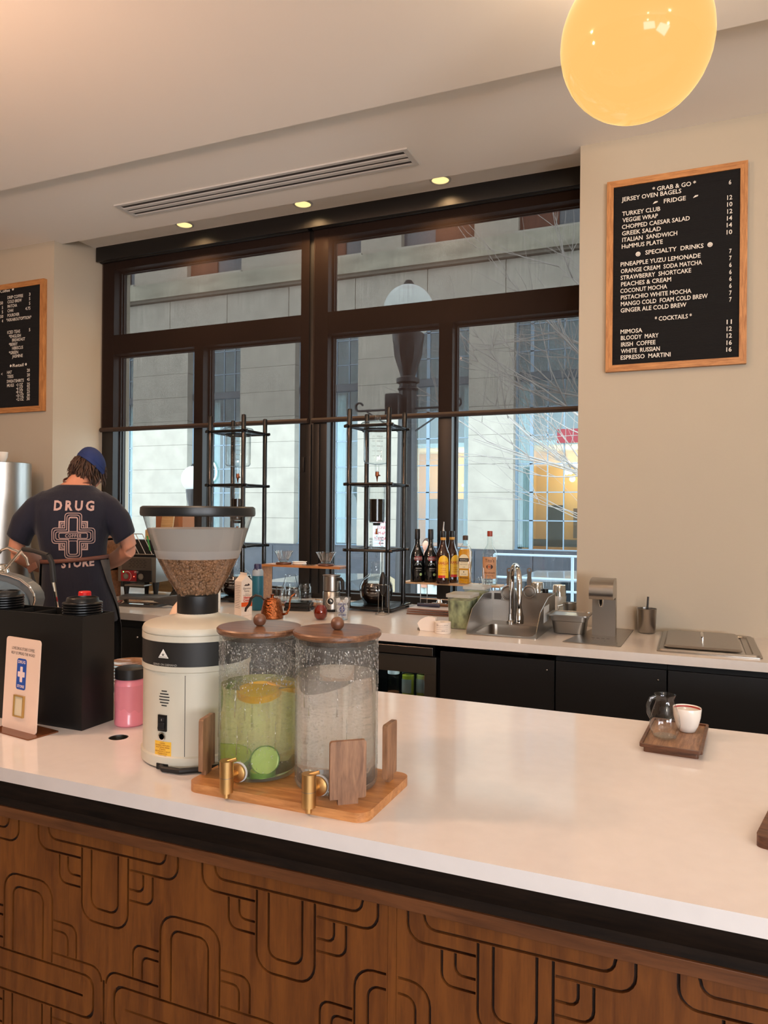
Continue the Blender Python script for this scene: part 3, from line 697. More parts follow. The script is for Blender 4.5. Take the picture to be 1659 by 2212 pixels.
def cross_full(cz=0.475):
    g = 0.0031; S = []; R = []
    for f in (1, -1):
        def fl(P): return [(x, cz + f * (z - 0.475)) for x, z in P]
        up = lambda hw, zt, r: [(-hw, 0.516 + g)] + arc(-hw + r, zt - r, r, 180, 90, 5) + arc(hw - r, zt - r, r, 90, 0, 5) + [(hw, 0.516 + g)]
        S.append(fl(up(0.0655, 0.676, 0.034))); S.append(fl(up(0.041, 0.651, 0.019)))
        for s in (-1, 1):
            S.append(fl([(s * x, z) for x, z in [(0.0655 + g, 0.539)] + arc(0.1935 - 0.026, 0.539 - 0.026, 0.026, 90, 0, 5)]))
            S.append(fl([(s * x, z) for x, z in [(0.0655 + g, 0.604)] + arc(0.129 - 0.018, 0.604 - 0.018, 0.018, 90, 0, 4) + [(0.129, 0.539 + g)]]))
            S.append(fl([(s * x, z) for x, z in [(0.0655 + g, 0.585)] + arc(0.107 - 0.012, 0.585 - 0.012, 0.012, 90, 0, 3) + [(0.107, 0.539 + g)]]))
    S.append([(-0.199, cz + 0.043), (-0.199, cz - 0.043)])
    S.append([(-0.147, cz), (0.147, cz)])
    R.append((rrect(0.346, 0.082, 0.022, 4, 0, cz)))
    return S, R
def carve(x0, x1, tcs, bcs, e=0.0012):
    z0, z1 = 0.062, 0.7893
    polys = [[(x0, z0), (x1, z0), (x1, z1), (x0, z1)]]
    m_ = e + 0.0012
    def addS(S, R, cx):
        for P in S:
            for Q in clip_path([(x + cx, z) for x, z in P], x0 + m_, x1 - m_, z0 + m_, z1 - m_):
                if sum(math.dist(a, b) for a, b in zip(Q[:-1], Q[1:])) > 0.006: polys.append(offset(Q, GW))
        for P in R:
            Q = [(x + cx, z) for x, z in P]
            if min(p[0] for p in Q) > x0 + m_ + GW and max(p[0] for p in Q) < x1 - m_ - GW:
                n_ = len(Q); cxx = sum(p[0] for p in Q) / n_; czz = sum(p[1] for p in Q) / n_
                def off(w): return [(p[0] + w * (1 if p[0] > cxx else -1) , p[1] + w * (1 if p[1] > czz else -1)) for p in Q]
                polys.append(off(GW)); polys.append(off(-GW))
            else:
                Q = Q + [Q[0]]
                for C_ in clip_path(Q, x0 + m_, x1 - m_, z0 + m_, z1 - m_):
                    if len(C_) > 1: polys.append(offset(C_, GW))
    for c in tcs: addS(*cross_T(), c)
    for c in bcs: addS(*cross_full(0.475), c)
    for c in tcs: addS(*cross_full(0.13), c)
    return polys
XZp = Matrix(((1, 0, 0, 0), (0, 0, -1, 0.003), (0, 1, 0, 0), (0, 0, 0, 1)))
cutplate(carve(-1.6355, -0.4492, [-1.435, -1.037, -0.639], [-1.634 + 0.0, -1.236, -0.838, -0.4425]), 0.0065, XZp, 'carved_panel', M_panel, bar)
cutplate(carve(-0.4338, 1.159, [-0.243, 0.157, 0.555, 0.953], [-0.4425, -0.043, 0.356, 0.754, 1.15]), 0.0065, XZp, 'carved_panel', M_panel, bar)
cutplate(carve(-2.034, -1.6365, [-1.833], [-2.032, -1.634]), 0.0065, XZp, 'carved_panel', M_panel, bar)

# ================================================================== BACK COUNTER
bt = thing('countertop', 'white stone back counter under the window holding the sink and bottles', 'countertop', (0, 0, 0.9))
poly = [(-5.98, 2.93), (3.9, 2.93), (3.9, 3.511), (-0.503, 3.511), (-0.503, 3.934), (-3.769, 3.934), (-3.769, 3.511), (-5.98, 3.511)]
sinkhole = rrect(0.25, 0.30, 0.03, 4, -0.748, 3.235)
cutplate([poly, sinkhole], 0.034, T(0, 0, -0.017), 'slab', mat('back_quartz', (214, 207, 201), 0.16, spec=0.6, noise=(30, 0.02)), bt)
M_cab = mat('black_cabinet', (14, 14, 16), 0.5)
def cabinet(x0, x1, lab, top=0.860, drawers=0):
    c = thing('base_cabinet', lab, 'cabinet', ((x0 + x1) / 2, 3.2, 0), group='black base cabinets under the back counter')
    w = (x1 - x0) / 2
    MB().box(-w, w, -0.225, 0.30, 0.0, top).build('cabinet_body', M_blackm, c, smooth=False)
    if drawers:
        for k in range(drawers):
            d = MB().box(-w + 0.004, w - 0.004, -0.245, -0.226, 0.08 + k * 0.75 / drawers, 0.08 + (k + 1) * 0.75 / drawers - 0.006, 0.001).build('drawer', M_cab, c, smooth=False)
            MB().sphere((0, -0.256, 0.08 + (k + 0.8) * 0.75 / drawers), 0.007, 10, 8).build('knob', M_chrome, d)
    else:
        d = MB().box(-w + 0.002, w - 0.002, -0.245, -0.226, 0.06, 0.838, 0.001).build('door', M_cab, c, smooth=False)
        MB().sphere((w - 0.03, -0.248, 0.80), 0.004, 8, 6).build('door_bumper', M_steeld, d)
cabinet(-0.982, -0.504, 'black base cabinet below the sink, right of the small fridge', top=0.735)
cabinet(-0.502, -0.09, 'black base cabinet below the water tap, with a plain door')
cabinet(-0.088, 0.50, 'black base cabinet below the lidded steel pan at the right')
cabinet(0.502, 1.2, 'black base cabinet at the far right, out of view')
cabinet(-2.25, -1.62, 'black base cabinet hidden behind the white grinder')
cabinet(-2.90, -2.252, 'black drawer cabinet below the toaster with small chrome knobs', drawers=3)
cabinet(-3.60, -2.902, 'black drawer cabinet behind the barista', drawers=3)
# fridge
fr = thing('undercounter_fridge', 'steel undercounter fridge with a glass door and chilled jars inside', 'fridge', (-1.30, 3.2, 0))
wd = 0.312
MB().box(-wd, wd, 0.26, 0.30, 0.02, 0.855).box(-wd, -wd + 0.03, -0.2, 0.26, 0.02, 0.855).box(wd - 0.03, wd, -0.2, 0.26, 0.02, 0.855).box(-wd, wd, -0.2, 0.26, 0.02, 0.1).box(-wd, wd, -0.2, 0.26, 0.80, 0.855).build('cabinet', M_blackm, fr, smooth=False)
d = MB().box(-wd + 0.004, wd - 0.014, -0.235, -0.205, 0.733, 0.806, 0.002).box(-wd + 0.004, wd - 0.014, -0.235, -0.205, 0.08, 0.14, 0.002).box(-wd + 0.004, -wd + 0.06, -0.235, -0.205, 0.14, 0.733).box(wd - 0.066, wd - 0.014, -0.235, -0.205, 0.14, 0.733).build('door', M_steeld, fr, smooth=False)
MB().box(-wd + 0.004, wd - 0.022, -0.255, -0.222, 0.815, 0.850, 0.002).build('handle', M_steel, d, smooth=False)
MB().box(-wd + 0.06, wd - 0.066, -0.222, -0.218, 0.14, 0.733).build('pane', glass('fridge_glass', (0.75, 0.8, 0.78), (0.6, 0.7, 0.7)), d, smooth=False)
for z in (0.575, 0.36): MB().box(-wd + 0.03, wd - 0.03, -0.19, 0.25, z, z + 0.006).build('shelf', M_glass, fr, smooth=False)
MB().box(-0.2, 0.2, -0.19, -0.18, 0.79, 0.798).build('light_strip', emis('fridge_light', (225, 240, 255), 2.5), fr, smooth=False)
light('fridge_lamp', 'AREA', (-1.30, 3.06, 0.785), 0.7, (0.85, 0.95, 1.0), (0, 0, 0), shape='RECTANGLE', size=0.4, size_y=0.05)
M_lid = mat('white_jar_lid', (235, 238, 240), 0.4)
for i, (x, y, col, lab, h) in enumerate(((-1.245, 3.09, (120, 70, 45), 'clear jar with white lid and brown syrup in the fridge', 0.10), (-1.175, 3.09, (176, 178, 60), 'jar of green yellow juice with a label in the fridge', 0.12), (-1.118, 3.12, (190, 190, 110), 'slim jar of pale juice with white label in the fridge', 0.12), (-1.075, 3.10, (200, 96, 50), 'jar of orange juice at the right of the fridge', 0.12))):
    j = thing('juice_jar', lab, 'jar', (x, y, 0.582), group='jars inside the fridge')
    MB().shell([(0.028, 0.002), (0.029, h), (0.024, h + 0.012)], seg=18).build('glass', M_glass, j)
    MB().cyl(0.0265, 0.003, h * (0.3 if i == 0 else 0.93), seg=18).build('juice', mat('juice%d' % i, col, 0.3), j)
    MB().cyl(0.027, h + 0.012, h + 0.03, seg=18).build('lid', M_lid, j)
    if i: cyllabel(MB(), 0.0292, h * 0.3, h * 0.8, -50, 50).build('paper_label', mat('grey_label', (150, 152, 148), 0.7), j)

# ================================================================== THINGS ON THE FRONT COUNTER
CT = 0.9
# ---- big white grinder
gx, gy = -0.98, 1.305
g = thing('coffee_grinder', 'tall cream coffee grinder with a clear hopper full of beans', 'coffee grinder', (gx, gy, CT))
def gz(px_, py_): return 0
R = 0.113
body = [(R + 0.001, 0.0), (R + 0.001, 0.9258-0.9), (R - 0.003, 0.9285-0.9), (R - 0.003, 1.0946-0.9), (R, 1.0964-0.9), (R, 1.1072-0.9)]
MB().lathe([(R - 0.004, 0.002), (R, 0.006)] + body[1:], seg=56).build('grinder_body', M_cream, g)
zb0, zb1 = 1.1072-0.9, 1.156-0.9
MB().lathe([(R - 0.0008, zb0), (R - 0.0008, zb1)], seg=56).build('band', mat('black_band', (28, 26, 25), 0.5), g)
zs = 1.1687-0.9
zc0, zc1 = zb1, zs + 0.014
MB().lathe([(R, zc0), (R, zs - 0.001), (R - 0.003, zs - 0.0005), (R - 0.003, zs + 0.001), (R, zs + 0.0015), (R, zc1 - 0.008), (R - 0.003, zc1 - 0.001), (R - 0.010, zc1 + 0.003), (0.078, zc1 + 0.009), (0.055, zc1 + 0.0125), (0.046, zc1 + 0.016), (0.0415, zc1 + 0.022), (0.0415, 1.2024-0.9)], seg=56).build('grinder_cap', M_cream, g)
zk0, zk1 = 1.198-0.9, 1.2431-0.9
MB().lathe([(0.0418, zk0), (0.043, zk0 + 0.002), (0.043, zk1 - 0.003), (0.0405, zk1)], seg=40).build('hopper_collar', M_black, g)
zl0, zl1 = 1.4119-0.9, 1.4291-0.9
def hz(py_):  return py_
prof = [(0.041, zk1 - 0.004), (0.046, zk1 + 0.004), (0.0665, 1.2817-0.9), (0.086, 1.3222-0.9), (0.0985, 1.3578-0.9), (0.1065, 1.3834-0.9), (0.1145, zl0 - 0.002), (0.1165, zl0)]
MB().shell(prof, seg=56).build('hopper', glass('hopper_plastic', (0.93, 0.93, 0.92), (0.5, 0.5, 0.5), 0.08, 1.2), g, ang=60)
MB().shell([(0.0855, 1.3192-0.9), (0.0975, 1.3568-0.9), (0.1055, 1.3825-0.9)], seg=56).build('hopper_dust_film', glass('dusty_film', (0.92, 0.92, 0.9), (0.8, 0.8, 0.8), 0.3, 0.6, haze=0.86), g, ang=60)
MB().lathe([(0.1165, zl0 - 0.004), (0.1195, zl0 - 0.002), (0.1205, zl0 + 0.003), (0.1195, zl1 - 0.003), (0.115, zl1), (0.001, zl1 + 0.001)], seg=56).build('hopper_lid', mat('lid_black', (24, 26, 28), 0.35), g)
cyllabel(MB(), 0.1, 1.336-0.9, 1.3667-0.9, -46, -35, r2=0.106).build('green_tape', mat('green_tape', (30, 140, 60), 0.6), g)
# beans
def rbean(mb, c, s, rnd):
    M = T(*c) @ Euler((rnd.uniform(0, 6.3), rnd.uniform(0, 6.3), rnd.uniform(0, 6.3))).to_matrix().to_4x4()
    mb.sphere((0, 0, 0), (0.0052 * s, 0.0040 * s, 0.0028 * s), 7, 5, M)
rb = random.Random(3); q = MB()
P_in = [(r - 0.0035, z) for r, z in prof[:4]]; ztop = prof[3][1]
def rad(z):
    for (r0_, z0_), (r1_, z1_) in zip(P_in[:-1], P_in[1:]):
        if z <= z1_: return r0_ + (r1_ - r0_) * (z - z0_) / (z1_ - z0_)
    return P_in[-1][0]
q.lathe([(max(0.001, r - 0.004), z) for r, z in P_in] + [(0.001, ztop)], seg=32)
zb = P_in[0][1]
for i in range(2100):
    u = rb.random(); z = zb + (ztop - zb) * (u ** 0.62); a = rb.uniform(0, 2 * PI); r = rad(z) - 0.0015
    rbean(q, (r * math.cos(a), r * math.sin(a), z), rb.uniform(0.9, 1.15), rb)
for i in range(520):
    a = rb.uniform(0, 2 * PI); r = (P_in[-1][0] - 0.003) * math.sqrt(rb.random())
    rbean(q, (r * math.cos(a), r * math.sin(a), ztop + rb.uniform(-0.001, 0.006)), 1.05, rb)
bn = q.build('coffee_beans', mat('roasted_beans', (134, 98, 70), 0.42, noise=(60, 0.3)), g, ang=180); bn['kind'] = 'stuff'; bn['label'] = 'brown roasted coffee beans heaped in the hopper'
# back panel details, facing the customer
M_slot = mat('dark_slot', (34, 34, 36), 0.6)
zf = lambda v: v
q = MB()
for k, hw in enumerate((0.0065, 0.0105, 0.0125, 0.0125, 0.0105, 0.0065)):
    z = 1.0429-0.9 + 0.0145 - 0.0058 * k
    q = q; cyllabel(q, R - 0.0032, z - 0.0011, z + 0.0011, math.degrees(-hw / R) + 1.5, math.degrees(hw / R) + 1.5, t=0.0006, n=4)
q.build('vent_slots', M_slot, g, smooth=False)
zsw = 0.9934-0.9
M_ = T((R - 0.003) * math.sin(0), -(R - 0.003), zsw)
sw = MB().box(-0.0105, 0.0105, -0.003, 0.001, -0.0165, 0.0165, 0.001, M=M_).build('rocker_switch', M_black, g)
MB().box(-0.007, 0.007, -0.0065, -0.003, -0.012, 0.001, 0.001, M=M_ @ RX(-10)).box(-0.007, 0.007, -0.004, -0.003, 0.001, 0.012, 0.0005, M=M_).build('rocker', mat('rocker_black', (30, 30, 32), 0.3), sw)
MB().text('I', 0.006, M_ @ T(0, -0.0042, 0.005) @ XZ).text('O', 0.006, M_ @ T(0, -0.0072, -0.009) @ XZ).build('switch_marks', M_letter, sw, smooth=False)
zso = 0.9665-0.9
so = MB().lathe([(0.0085, 0), (0.0085, 0.004), (0.006, 0.0045), (0.006, 0.001)], seg=24, M=T(0.0, -R + 0.004, zso) @ RX(90)).build('socket_ring', M_chrome, g)
MB().lathe([(0.0001, 0.003), (0.0058, 0.003)], seg=20, M=T(0.0, -R + 0.004, zso) @ RX(90)).build('socket_hole', M_blackm, so)
zy = 0.9408-0.9
yl = cyllabel(MB(), R - 0.003, zy - 0.0155, zy + 0.0155, -10.5, 10.5).build('warning_sticker', mat('yellow_sticker', (226, 176, 60), 0.5), g)
q = MB()
for k, t in enumerate(('CAUTION', 'DISCONNECT FROM SUPPLY', 'CIRCUIT BEFORE OPENING', 'ATTENTION', 'DECONNECTER DU CIRCUIT', "D'ALIMENTATION", 'AVANT OUVRIR')):
    q.text(t, 0.0036, fn=cylmap(R - 0.0025, 0, z=zy + 0.0105 - 0.0041 * k), sx=0.78)
q.build('sticker_lettering', mat('sticker_ink', (120, 40, 30), 0.6), yl, smooth=False)
zt = 1.1314-0.9
lg = MB().add([(-0.0125, 0, -0.0075), (0.0125, 0, -0.0075), (0, 0, 0.011)], [(0, 1, 2)]); lg.V = [cylmap(R - 0.0008, 1, z=zt, eps=0.0008)((v[0], v[2], 0)) for v in lg.V]
lo = lg.build('triangle_badge', mat('badge_white', (225, 222, 215), 0.5), g, smooth=False)
q = MB().text('MAHLKÖNIG', 0.0032, fn=cylmap(R, 1, z=zt - 0.0062))
for k in range(5):
    a = math.radians(-50 + 25 * k); f = cylmap(R, 1, z=zt - 0.002, eps=0.0008)
    q.add([f((math.sin(a) * 0.001 - 0.0006, 0, 0)), f((math.sin(a) * 0.001 + 0.0006, 0, 0)), f((math.sin(a) * 0.006, math.cos(a) * 0.006, 0))], [(0, 1, 2)])
q.build('badge_mark', M_black, lo, smooth=False)
MB().text('GRIND ON DEMAND', 0.0058, fn=cylmap(R - 0.0004, 2, z=1.111-0.9 - 0.002), sx=1.05).build('band_lettering', mat('band_print', (170, 166, 158), 0.5), g, smooth=False)
q = MB(); cyllabel(q, R - 0.0031, 0.9245-0.9, 1.0903-0.9, 24.5, 25.1, t=0.0003, n=2); q.build('panel_seam', M_slot, g, smooth=False)
cyllabel(MB(), R - 0.003, 0.9245-0.9, 0.9245-0.9 + 0.0006, 25, 80, t=0.0003, n=10).build('panel_seam', M_slot, g, smooth=False)
MB().box(-0.012, 0.016, -R - 0.0015, -R + 0.012, 0.001, 0.013, 0.001).build('cable_notch', M_blackm, g, smooth=False)
MB().tube([(0.0, -R - 0.001, 0.008), (0.01, -R - 0.008, 0.006), (0.05, -R - 0.006, 0.0065), (0.085, -R + 0.022, 0.0065), (0.103, -R + 0.045, 0.0065), (0.106, -R + 0.055, 0.0065)], 0.0055, 10).build('power_cable', M_rubber, g)
MB().lathe([(R - 0.006, -0.0), (R - 0.006, 0.003)], seg=48).build('rubber_foot', M_rubber, g)
# ---- dispenser stand with its slabs
st = thing('dispenser_stand', 'acacia wood base with upright slabs holding two glass drink dispensers', 'stand', (-0.6825, 1.2275, CT))
M_ = Matrix.Identity(4)
MB().prism(rrect(0.366, 0.213, 0.024, 6), 0.0, 0.0165).build('base_board', M_acacia, st)
def slab(x, y, rz, w, lab=None):
    P = [(-w / 2, 0.026)] + arc(-w / 2 + 0.005, 0.1205, 0.005, 180, 90, 3) + arc(w / 2 - 0.005, 0.1205, 0.005, 90, 0, 3) + arc(w / 2 - 0.004, 0.030, 0.004, 0, -90, 3)[0:] + [(w / 2 - 0.014, 0.026), (w / 2 - 0.014, 0.0165), (-w / 2 + 0.014, 0.0165), (-w / 2 + 0.014, 0.026)]
    q = MB().prism(P, -0.0045, 0.0045, M=T(x, y, 0) @ RZ(rz) @ XZ)
    q.build('upright_slab', wood('slab_walnut', (102, 70, 48), (152, 112, 82), 12, (7, 7, 0.8), 0.45), st, ang=25)
slab(-0.5485 + 0.6825, 1.153 - 1.2275, 38, 0.064)
slab(-0.8605 + 0.6825, 1.178 - 1.2275, -78, 0.055)
slab(-0.5245 + 0.6825, 1.285 - 1.2275, 90, 0.05)
# ---- two dispensers
M_dgl = glass('dispenser_glass', (0.97, 0.99, 0.98), (0.72, 0.78, 0.78), 0.02, 1.0, drops=0.2, haze=0.25)
def water(name, col, ior=1.33):
    if name in _M: return _M[name]
    m = bpy.data.materials.new(name); m.use_nodes = True; _M[name] = m
    n = m.node_tree.nodes; L = m.node_tree.links; n.remove(n['Principled BSDF'])
    tr = n.new('ShaderNodeBsdfTransparent'); tr.inputs[0].default_value = (*col, 1)
    rf = n.new('ShaderNodeBsdfRefraction'); rf.inputs['IOR'].default_value = ior; rf.inputs['Roughness'].default_value = 0.04; rf.inputs['Color'].default_value = (*col, 1)
    mx = n.new('ShaderNodeMixShader'); mx.inputs[0].default_value = 0.8
    L.new(tr.outputs[0], mx.inputs[1]); L.new(rf.outputs[0], mx.inputs[2])
    df = n.new('ShaderNodeBsdfTranslucent'); df.inputs[0].default_value = (*[c * 0.95 for c in col], 1)
    m2 = n.new('ShaderNodeMixShader'); m2.inputs[0].default_value = 0.22
    L.new(mx.outputs[0], m2.inputs[1]); L.new(df.outputs[0], m2.inputs[2]); L.new(m2.outputs[0], n['Material Output'].inputs[0]); return m
def dispenser(x, y, lab, zw, wcol, wname, zr, zlid):
    d = thing('drink_dispenser', lab, 'drink dispenser', (x, y, CT + 0.0168), group='glass drink dispensers on the wood stand')
    r = 0.0765; b = CT + 0.0168
    MB().shell([(0.001, 0.0), (r - 0.012, 0.0), (r - 0.003, 0.004), (r, 0.012), (r, zr - b)], seg=56).build('glass_jar', M_dgl, d, ang=50)
    MB().lathe([(r - 0.012, 0.006), (r - 0.004, 0.013), (r - 0.004, zw - b), (0.001, zw - b)], seg=48).build('drink', water(wname, wcol), d)
    MB().lathe([(r - 0.006, zr - b - 0.010), (r - 0.0055, zr - b), (0.001, zr - b)][::-1] + [(0.001, zr - b - 0.010)], seg=48).build('lid_plug', glass('plug_glass', (0.75, 0.68, 0.62), (0.4, 0.35, 0.3), 0.1, 1), d)
    lid = MB().lathe([(0.001, zr - b + 0.0002), (r + 0.003, zr - b + 0.0002), (r + 0.0055, zr - b + 0.004), (r + 0.0055, zr - b + 0.009), (r + 0.003, zr - b + 0.0115), (0.001, zr - b + 0.0115)], seg=56).build('lid', wood('lid_wood', (62, 40, 30), (132, 92, 66), 7, (0.6, 9, 9), 0.3), d)
    MB().sphere((0, 0, zr - b + 0.0115 + 0.0115), 0.0125, 20, 14).build('knob', wood('knob_wood', (84, 52, 38), (112, 74, 54), 9, (1, 5, 5), 0.4), lid, ang=180)
    rw = random.Random(int(x * -1000)); cd = MB()
    for i in range(2000):
        a = rw.uniform(0, 2 * PI); z = 0.02 + (zr - b - 0.035) * (1 - rw.random() ** 1.3); rr = rw.uniform(0.0006, 0.0017) * (1.25 if z > zw - b else 0.8)
        cd.sphere((0, 0, 0), (rr * 0.5, rr * 0.85, rr * rw.uniform(0.9, 1.6)), 6, 4, T(r * math.cos(a), r * math.sin(a), z) @ Matrix.Rotation(a, 4, 'Z'))
    for i in range(16):
        a = rw.uniform(0, 2 * PI); z0_ = 0.06 + (zr - b - 0.11) * rw.random(); ln = rw.uniform(0.02, 0.06); aa = a + rw.uniform(-0.02, 0.02)
        cd.tube([(r * math.cos(a), r * math.sin(a), z0_), (r * math.cos((a + aa) / 2 + 0.006), r * math.sin((a + aa) / 2 + 0.006), z0_ - ln / 2), (r * math.cos(aa), r * math.sin(aa), z0_ - ln)], [0.0004, 0.0007, 0.0012], 5)
    co = cd.build('condensation', glass('water_drops', (0.97, 0.98, 0.98), (0.75, 0.8, 0.8), 0.05, 5.0), d, ang=180); co['kind'] = 'stuff'
    # tap, straight out to the front
    zt = 0.9375 - b + 0.006; ty = -r - 0.034
    t = MB().cyl(0.0125, zt - 0.030, zt + 0.027, (0.003, ty), 28).build('tap_barrel', M_brass, d)
    MB().lathe([(0.0001, 0), (0.016, 0), (0.017, 0.002), (0.017, 0.006), (0.012, 0.009), (0.0001, 0.009)], seg=24, M=T(0.006, -r - 0.001, zt - 0.004) @ RX(90)).cyl(0.006, 0, 0.03, seg=14, M=T(0.005, -r - 0.004, zt - 0.004) @ RX(90)).build('tap_flange', M_brass, d)
    MB().lathe([(0.0001, 0), (0.0185, 0), (0.0185, 0.003), (0.0001, 0.003)], seg=24, M=T(0.006, -r + 0.0012, zt - 0.004) @ RX(90)).build('seal_washer', mat('silicone', (205, 205, 205), 0.4), d)
    MB().cyl(0.0055, zt - 0.040, zt - 0.030, (0.003, ty), 16).build('spout', M_brass, t)
    MB().cyl(0.01265, zt - 0.003, zt - 0.0022, (0.003, ty), 28).build('barrel_seam', M_steeld, t)
    MB().tube([(0.003, ty, zt + 0.024), (0.02, ty + 0.006, zt + 0.030)], 0.003, 10).build('lever', M_brass, t)
    return d
dispenser(-0.776, 1.228, 'left glass drink dispenser with green fruit water, citrus and cucumber slices', 1.088, (0.85, 0.905, 0.66), 'cucumber_water', 1.186, 0)
dispenser(-0.609, 1.230, 'right glass drink dispenser full of plain iced water', 1.122, (0.98, 0.975, 0.97), 'plain_water', 1.190, 0)
def slice_(name, lab, cat, loc, rot, r, t, rind, flesh, group=None, sx=1.0):
    s = thing(name, lab, cat, loc, rot=rot, group=group)
    MB().lathe([(r * 0.93, -t / 2), (r, -t / 2 + 0.001), (r, t / 2 - 0.001), (r * 0.93, t / 2)], seg=32, sx=sx).build('rind', rind, s)
    q = MB().lathe([(0.0001, -t / 2 - 0.0002), (r * 0.93, -t / 2 - 0.0002), (r * 0.93, t / 2 + 0.0002), (0.0001, t / 2 + 0.0002)], seg=32, sx=sx); q.build('flesh', flesh, s)
    return s
M_lr = mat('lemon_rind', (238, 170, 20), 0.5, emit=(238, 170, 20), estr=0.0); M_lf = mat('lemon_flesh', (246, 196, 40), 0.5)
M_cr = mat('cucumber_skin', (70, 120, 30), 0.5, noise=(40, 0.2)); M_cf = mat('cucumber_flesh', (196, 214, 140), 0.5, noise=(60, 0.08)); M_lm = mat('lime_rind', (96, 150, 36), 0.5); M_lmf = mat('lime_flesh', (190, 206, 90), 0.5)
dx, dy = -0.776, 1.228
slice_('lemon_slice', 'thick orange yellow citrus slice floating at the top of the green water', 'citrus slice', (dx + 0.018, dy - 0.028, 1.077), (math.radians(12), 0, 0.3), 0.037, 0.013, M_lr, M_lf)
slice_('lemon_slice', 'yellow citrus slice floating behind the thicker one in the green water', 'citrus slice', (dx + 0.040, dy + 0.018, 1.079), (math.radians(-14), math.radians(8), 0), 0.030, 0.009, M_lr, M_lf)
slice_('cucumber_slice', 'upright round cucumber slice low in the left dispenser', 'cucumber slice', (dx + 0.042, dy - 0.044, 0.957), (math.radians(84), 0, math.radians(32)), 0.027, 0.007, M_cr, M_cf, 'slices sunk in the left dispenser')
slice_('cucumber_slice', 'cucumber slice standing against the left wall of the dispenser', 'cucumber slice', (dx - 0.058, dy - 0.01, 1.055), (math.radians(86), 0, math.radians(-70)), 0.026, 0.007, M_cr, M_cf, 'slices sunk in the left dispenser')
slice_('lime_slice', 'lime slice lying flat at the front right bottom of the left dispenser', 'lime slice', (dx + 0.03, dy - 0.034, 0.930), (0.1, 0, 0), 0.022, 0.011, M_lm, M_lmf, 'slices sunk in the left dispenser')
slice_('lime_slice', 'lime slice lying behind the left tap on the dispenser bottom', 'lime slice', (dx - 0.022, dy - 0.036, 0.929), (0, 0.1, 0), 0.021, 0.008, M_lm, M_lmf, 'slices sunk in the left dispenser')
slice_('lime_slice', 'pale lime slice leaning at the left of the dispenser above the tap', 'lime slice', (dx - 0.036, dy - 0.01, 0.948), (math.radians(40), 0.2, 0), 0.028, 0.007, M_lm, M_lmf, 'slices sunk in the left dispenser')
# ---- black lid organiser
ob = thing('lid_organiser', 'open black box holding stacks of black cup lids, at the left', 'organiser box', (-1.3225, 1.3245, CT))
q = MB(); t = 0.005; Wd = 0.62; Dp = 0.1035; H = 0.268
q.box(-Wd, 0, 0, t, 0, H).box(-Wd, 0, Dp - t, Dp, 0, H).box(-Wd, -Wd + t, t, Dp - t, 0, H).box(-t, 0, t, Dp - t, 0, H).box(-Wd + t, -t, t, Dp - t, 0, t)
q.build('box_body', mat('organiser_black', (15, 15, 15), 0.42), ob, smooth=False)
xs_ = -1.6376 + 1.3225
for x in (-0.1035, -0.19, xs_ + 0.05, xs_ - 0.05, xs_ - 0.15): MB().box(x - 0.002, x + 0.002, t, Dp - t, t, H - 0.004).build('divider', M_blackm, ob, smooth=False)
def lid_mesh():
    q = MB().lathe([(0.0445, 0), (0.0462, 0.001), (0.0462, 0.0035), (0.0445, 0.0045), (0.0405, 0.005), (0.0385, 0.0055), (0.0365, 0.0145), (0.0355, 0.0155), (0.0325, 0.0155), (0.0320, 0.0125), (0.0001, 0.0122), (0.0001, 0.0115), (0.031, 0.0115), (0.0355, 0.005), (0.040, 0.004), (0.0435, 0.003)], seg=36, closed=False)
    me = bpy.data.meshes.new('cup_lid'); me.from_pydata(q.V, [], q.F); me.polygons.foreach_set('use_smooth', [True] * len(me.polygons)); me.set_sharp_from_angle(angle=0.6); me.materials.append(mat('lid_gloss_black', (17, 17, 18), 0.28)); return me
LM = lid_mesh()
ORD = ('topmost', 'second', 'third', 'fourth', 'fifth', 'sixth', 'seventh', 'eighth', 'ninth')
def stack(x, y, ztop, n, words, grp):
    for k in range(n):
        z = ztop - 0.0155 - k * 0.0062
        o = link('cup_lid', LM, None, (x + 0.0007 * math.sin(k * 2.1), y + 0.0004 * math.cos(k * 3.3), z), (0, 0, 0.3 * k))
        lab = ('topmost black cup lid of the ' + words) if k == 0 else (ORD[k] + ' black cup lid from the top, ' + words)
        tag(o, lab, 'cup lid', grp)
stack(-1.3750, 1.3765, 1.206, 9, 'right stack in the black organiser', 'black lids in the right stack')
stack(-1.6376, 1.3765, 1.209, 9, 'left stack in the black organiser', 'black lids in the left stack')
# ---- cross emblem used on the sign, the ice cup and the shirt: outlines as thin ribbons
def cross_outline(w, h, a, b, r, n=3):
    """plus shape: half width w, half height h, arm half thickness a (vertical bar), b (horizontal bar)"""
    P = arc(a - r, h - r, r, 90, 0, n) + arc(a + 0, b + 0, 0.0001, 180, 270, 1) + arc(w - r, b - r, r, 90, 0, n) + arc(w - r, -b + r, r, 0, -90, n) + arc(a, -b, 0.0001, 90, 180, 1) + arc(a - r, -h + r, r, 0, -90, n)
    return P + [(-x, y) for x, y in P[::-1]]
def ribbon(mb, P, w, fn, closed=True, sub=0.0):
    if closed: P = P + [P[0]]
    if sub:
        Q = []
        for a, b in zip(P[:-1], P[1:]):
            k = max(1, int(math.dist(a, b) / sub)); Q += [(a[0] + (b[0] - a[0]) * i / k, a[1] + (b[1] - a[1]) * i / k) for i in range(k)]
        P = Q + [P[-1]]
    O = offset(P, w); n = len(P); A = O[:n]; B = O[n:][::-1]
    return mb.add([fn((x, y, 0)) for x, y in A] + [fn((x, y, 0)) for x, y in B], [(i, i + 1, n + i + 1, n + i) for i in range(n - 1)])
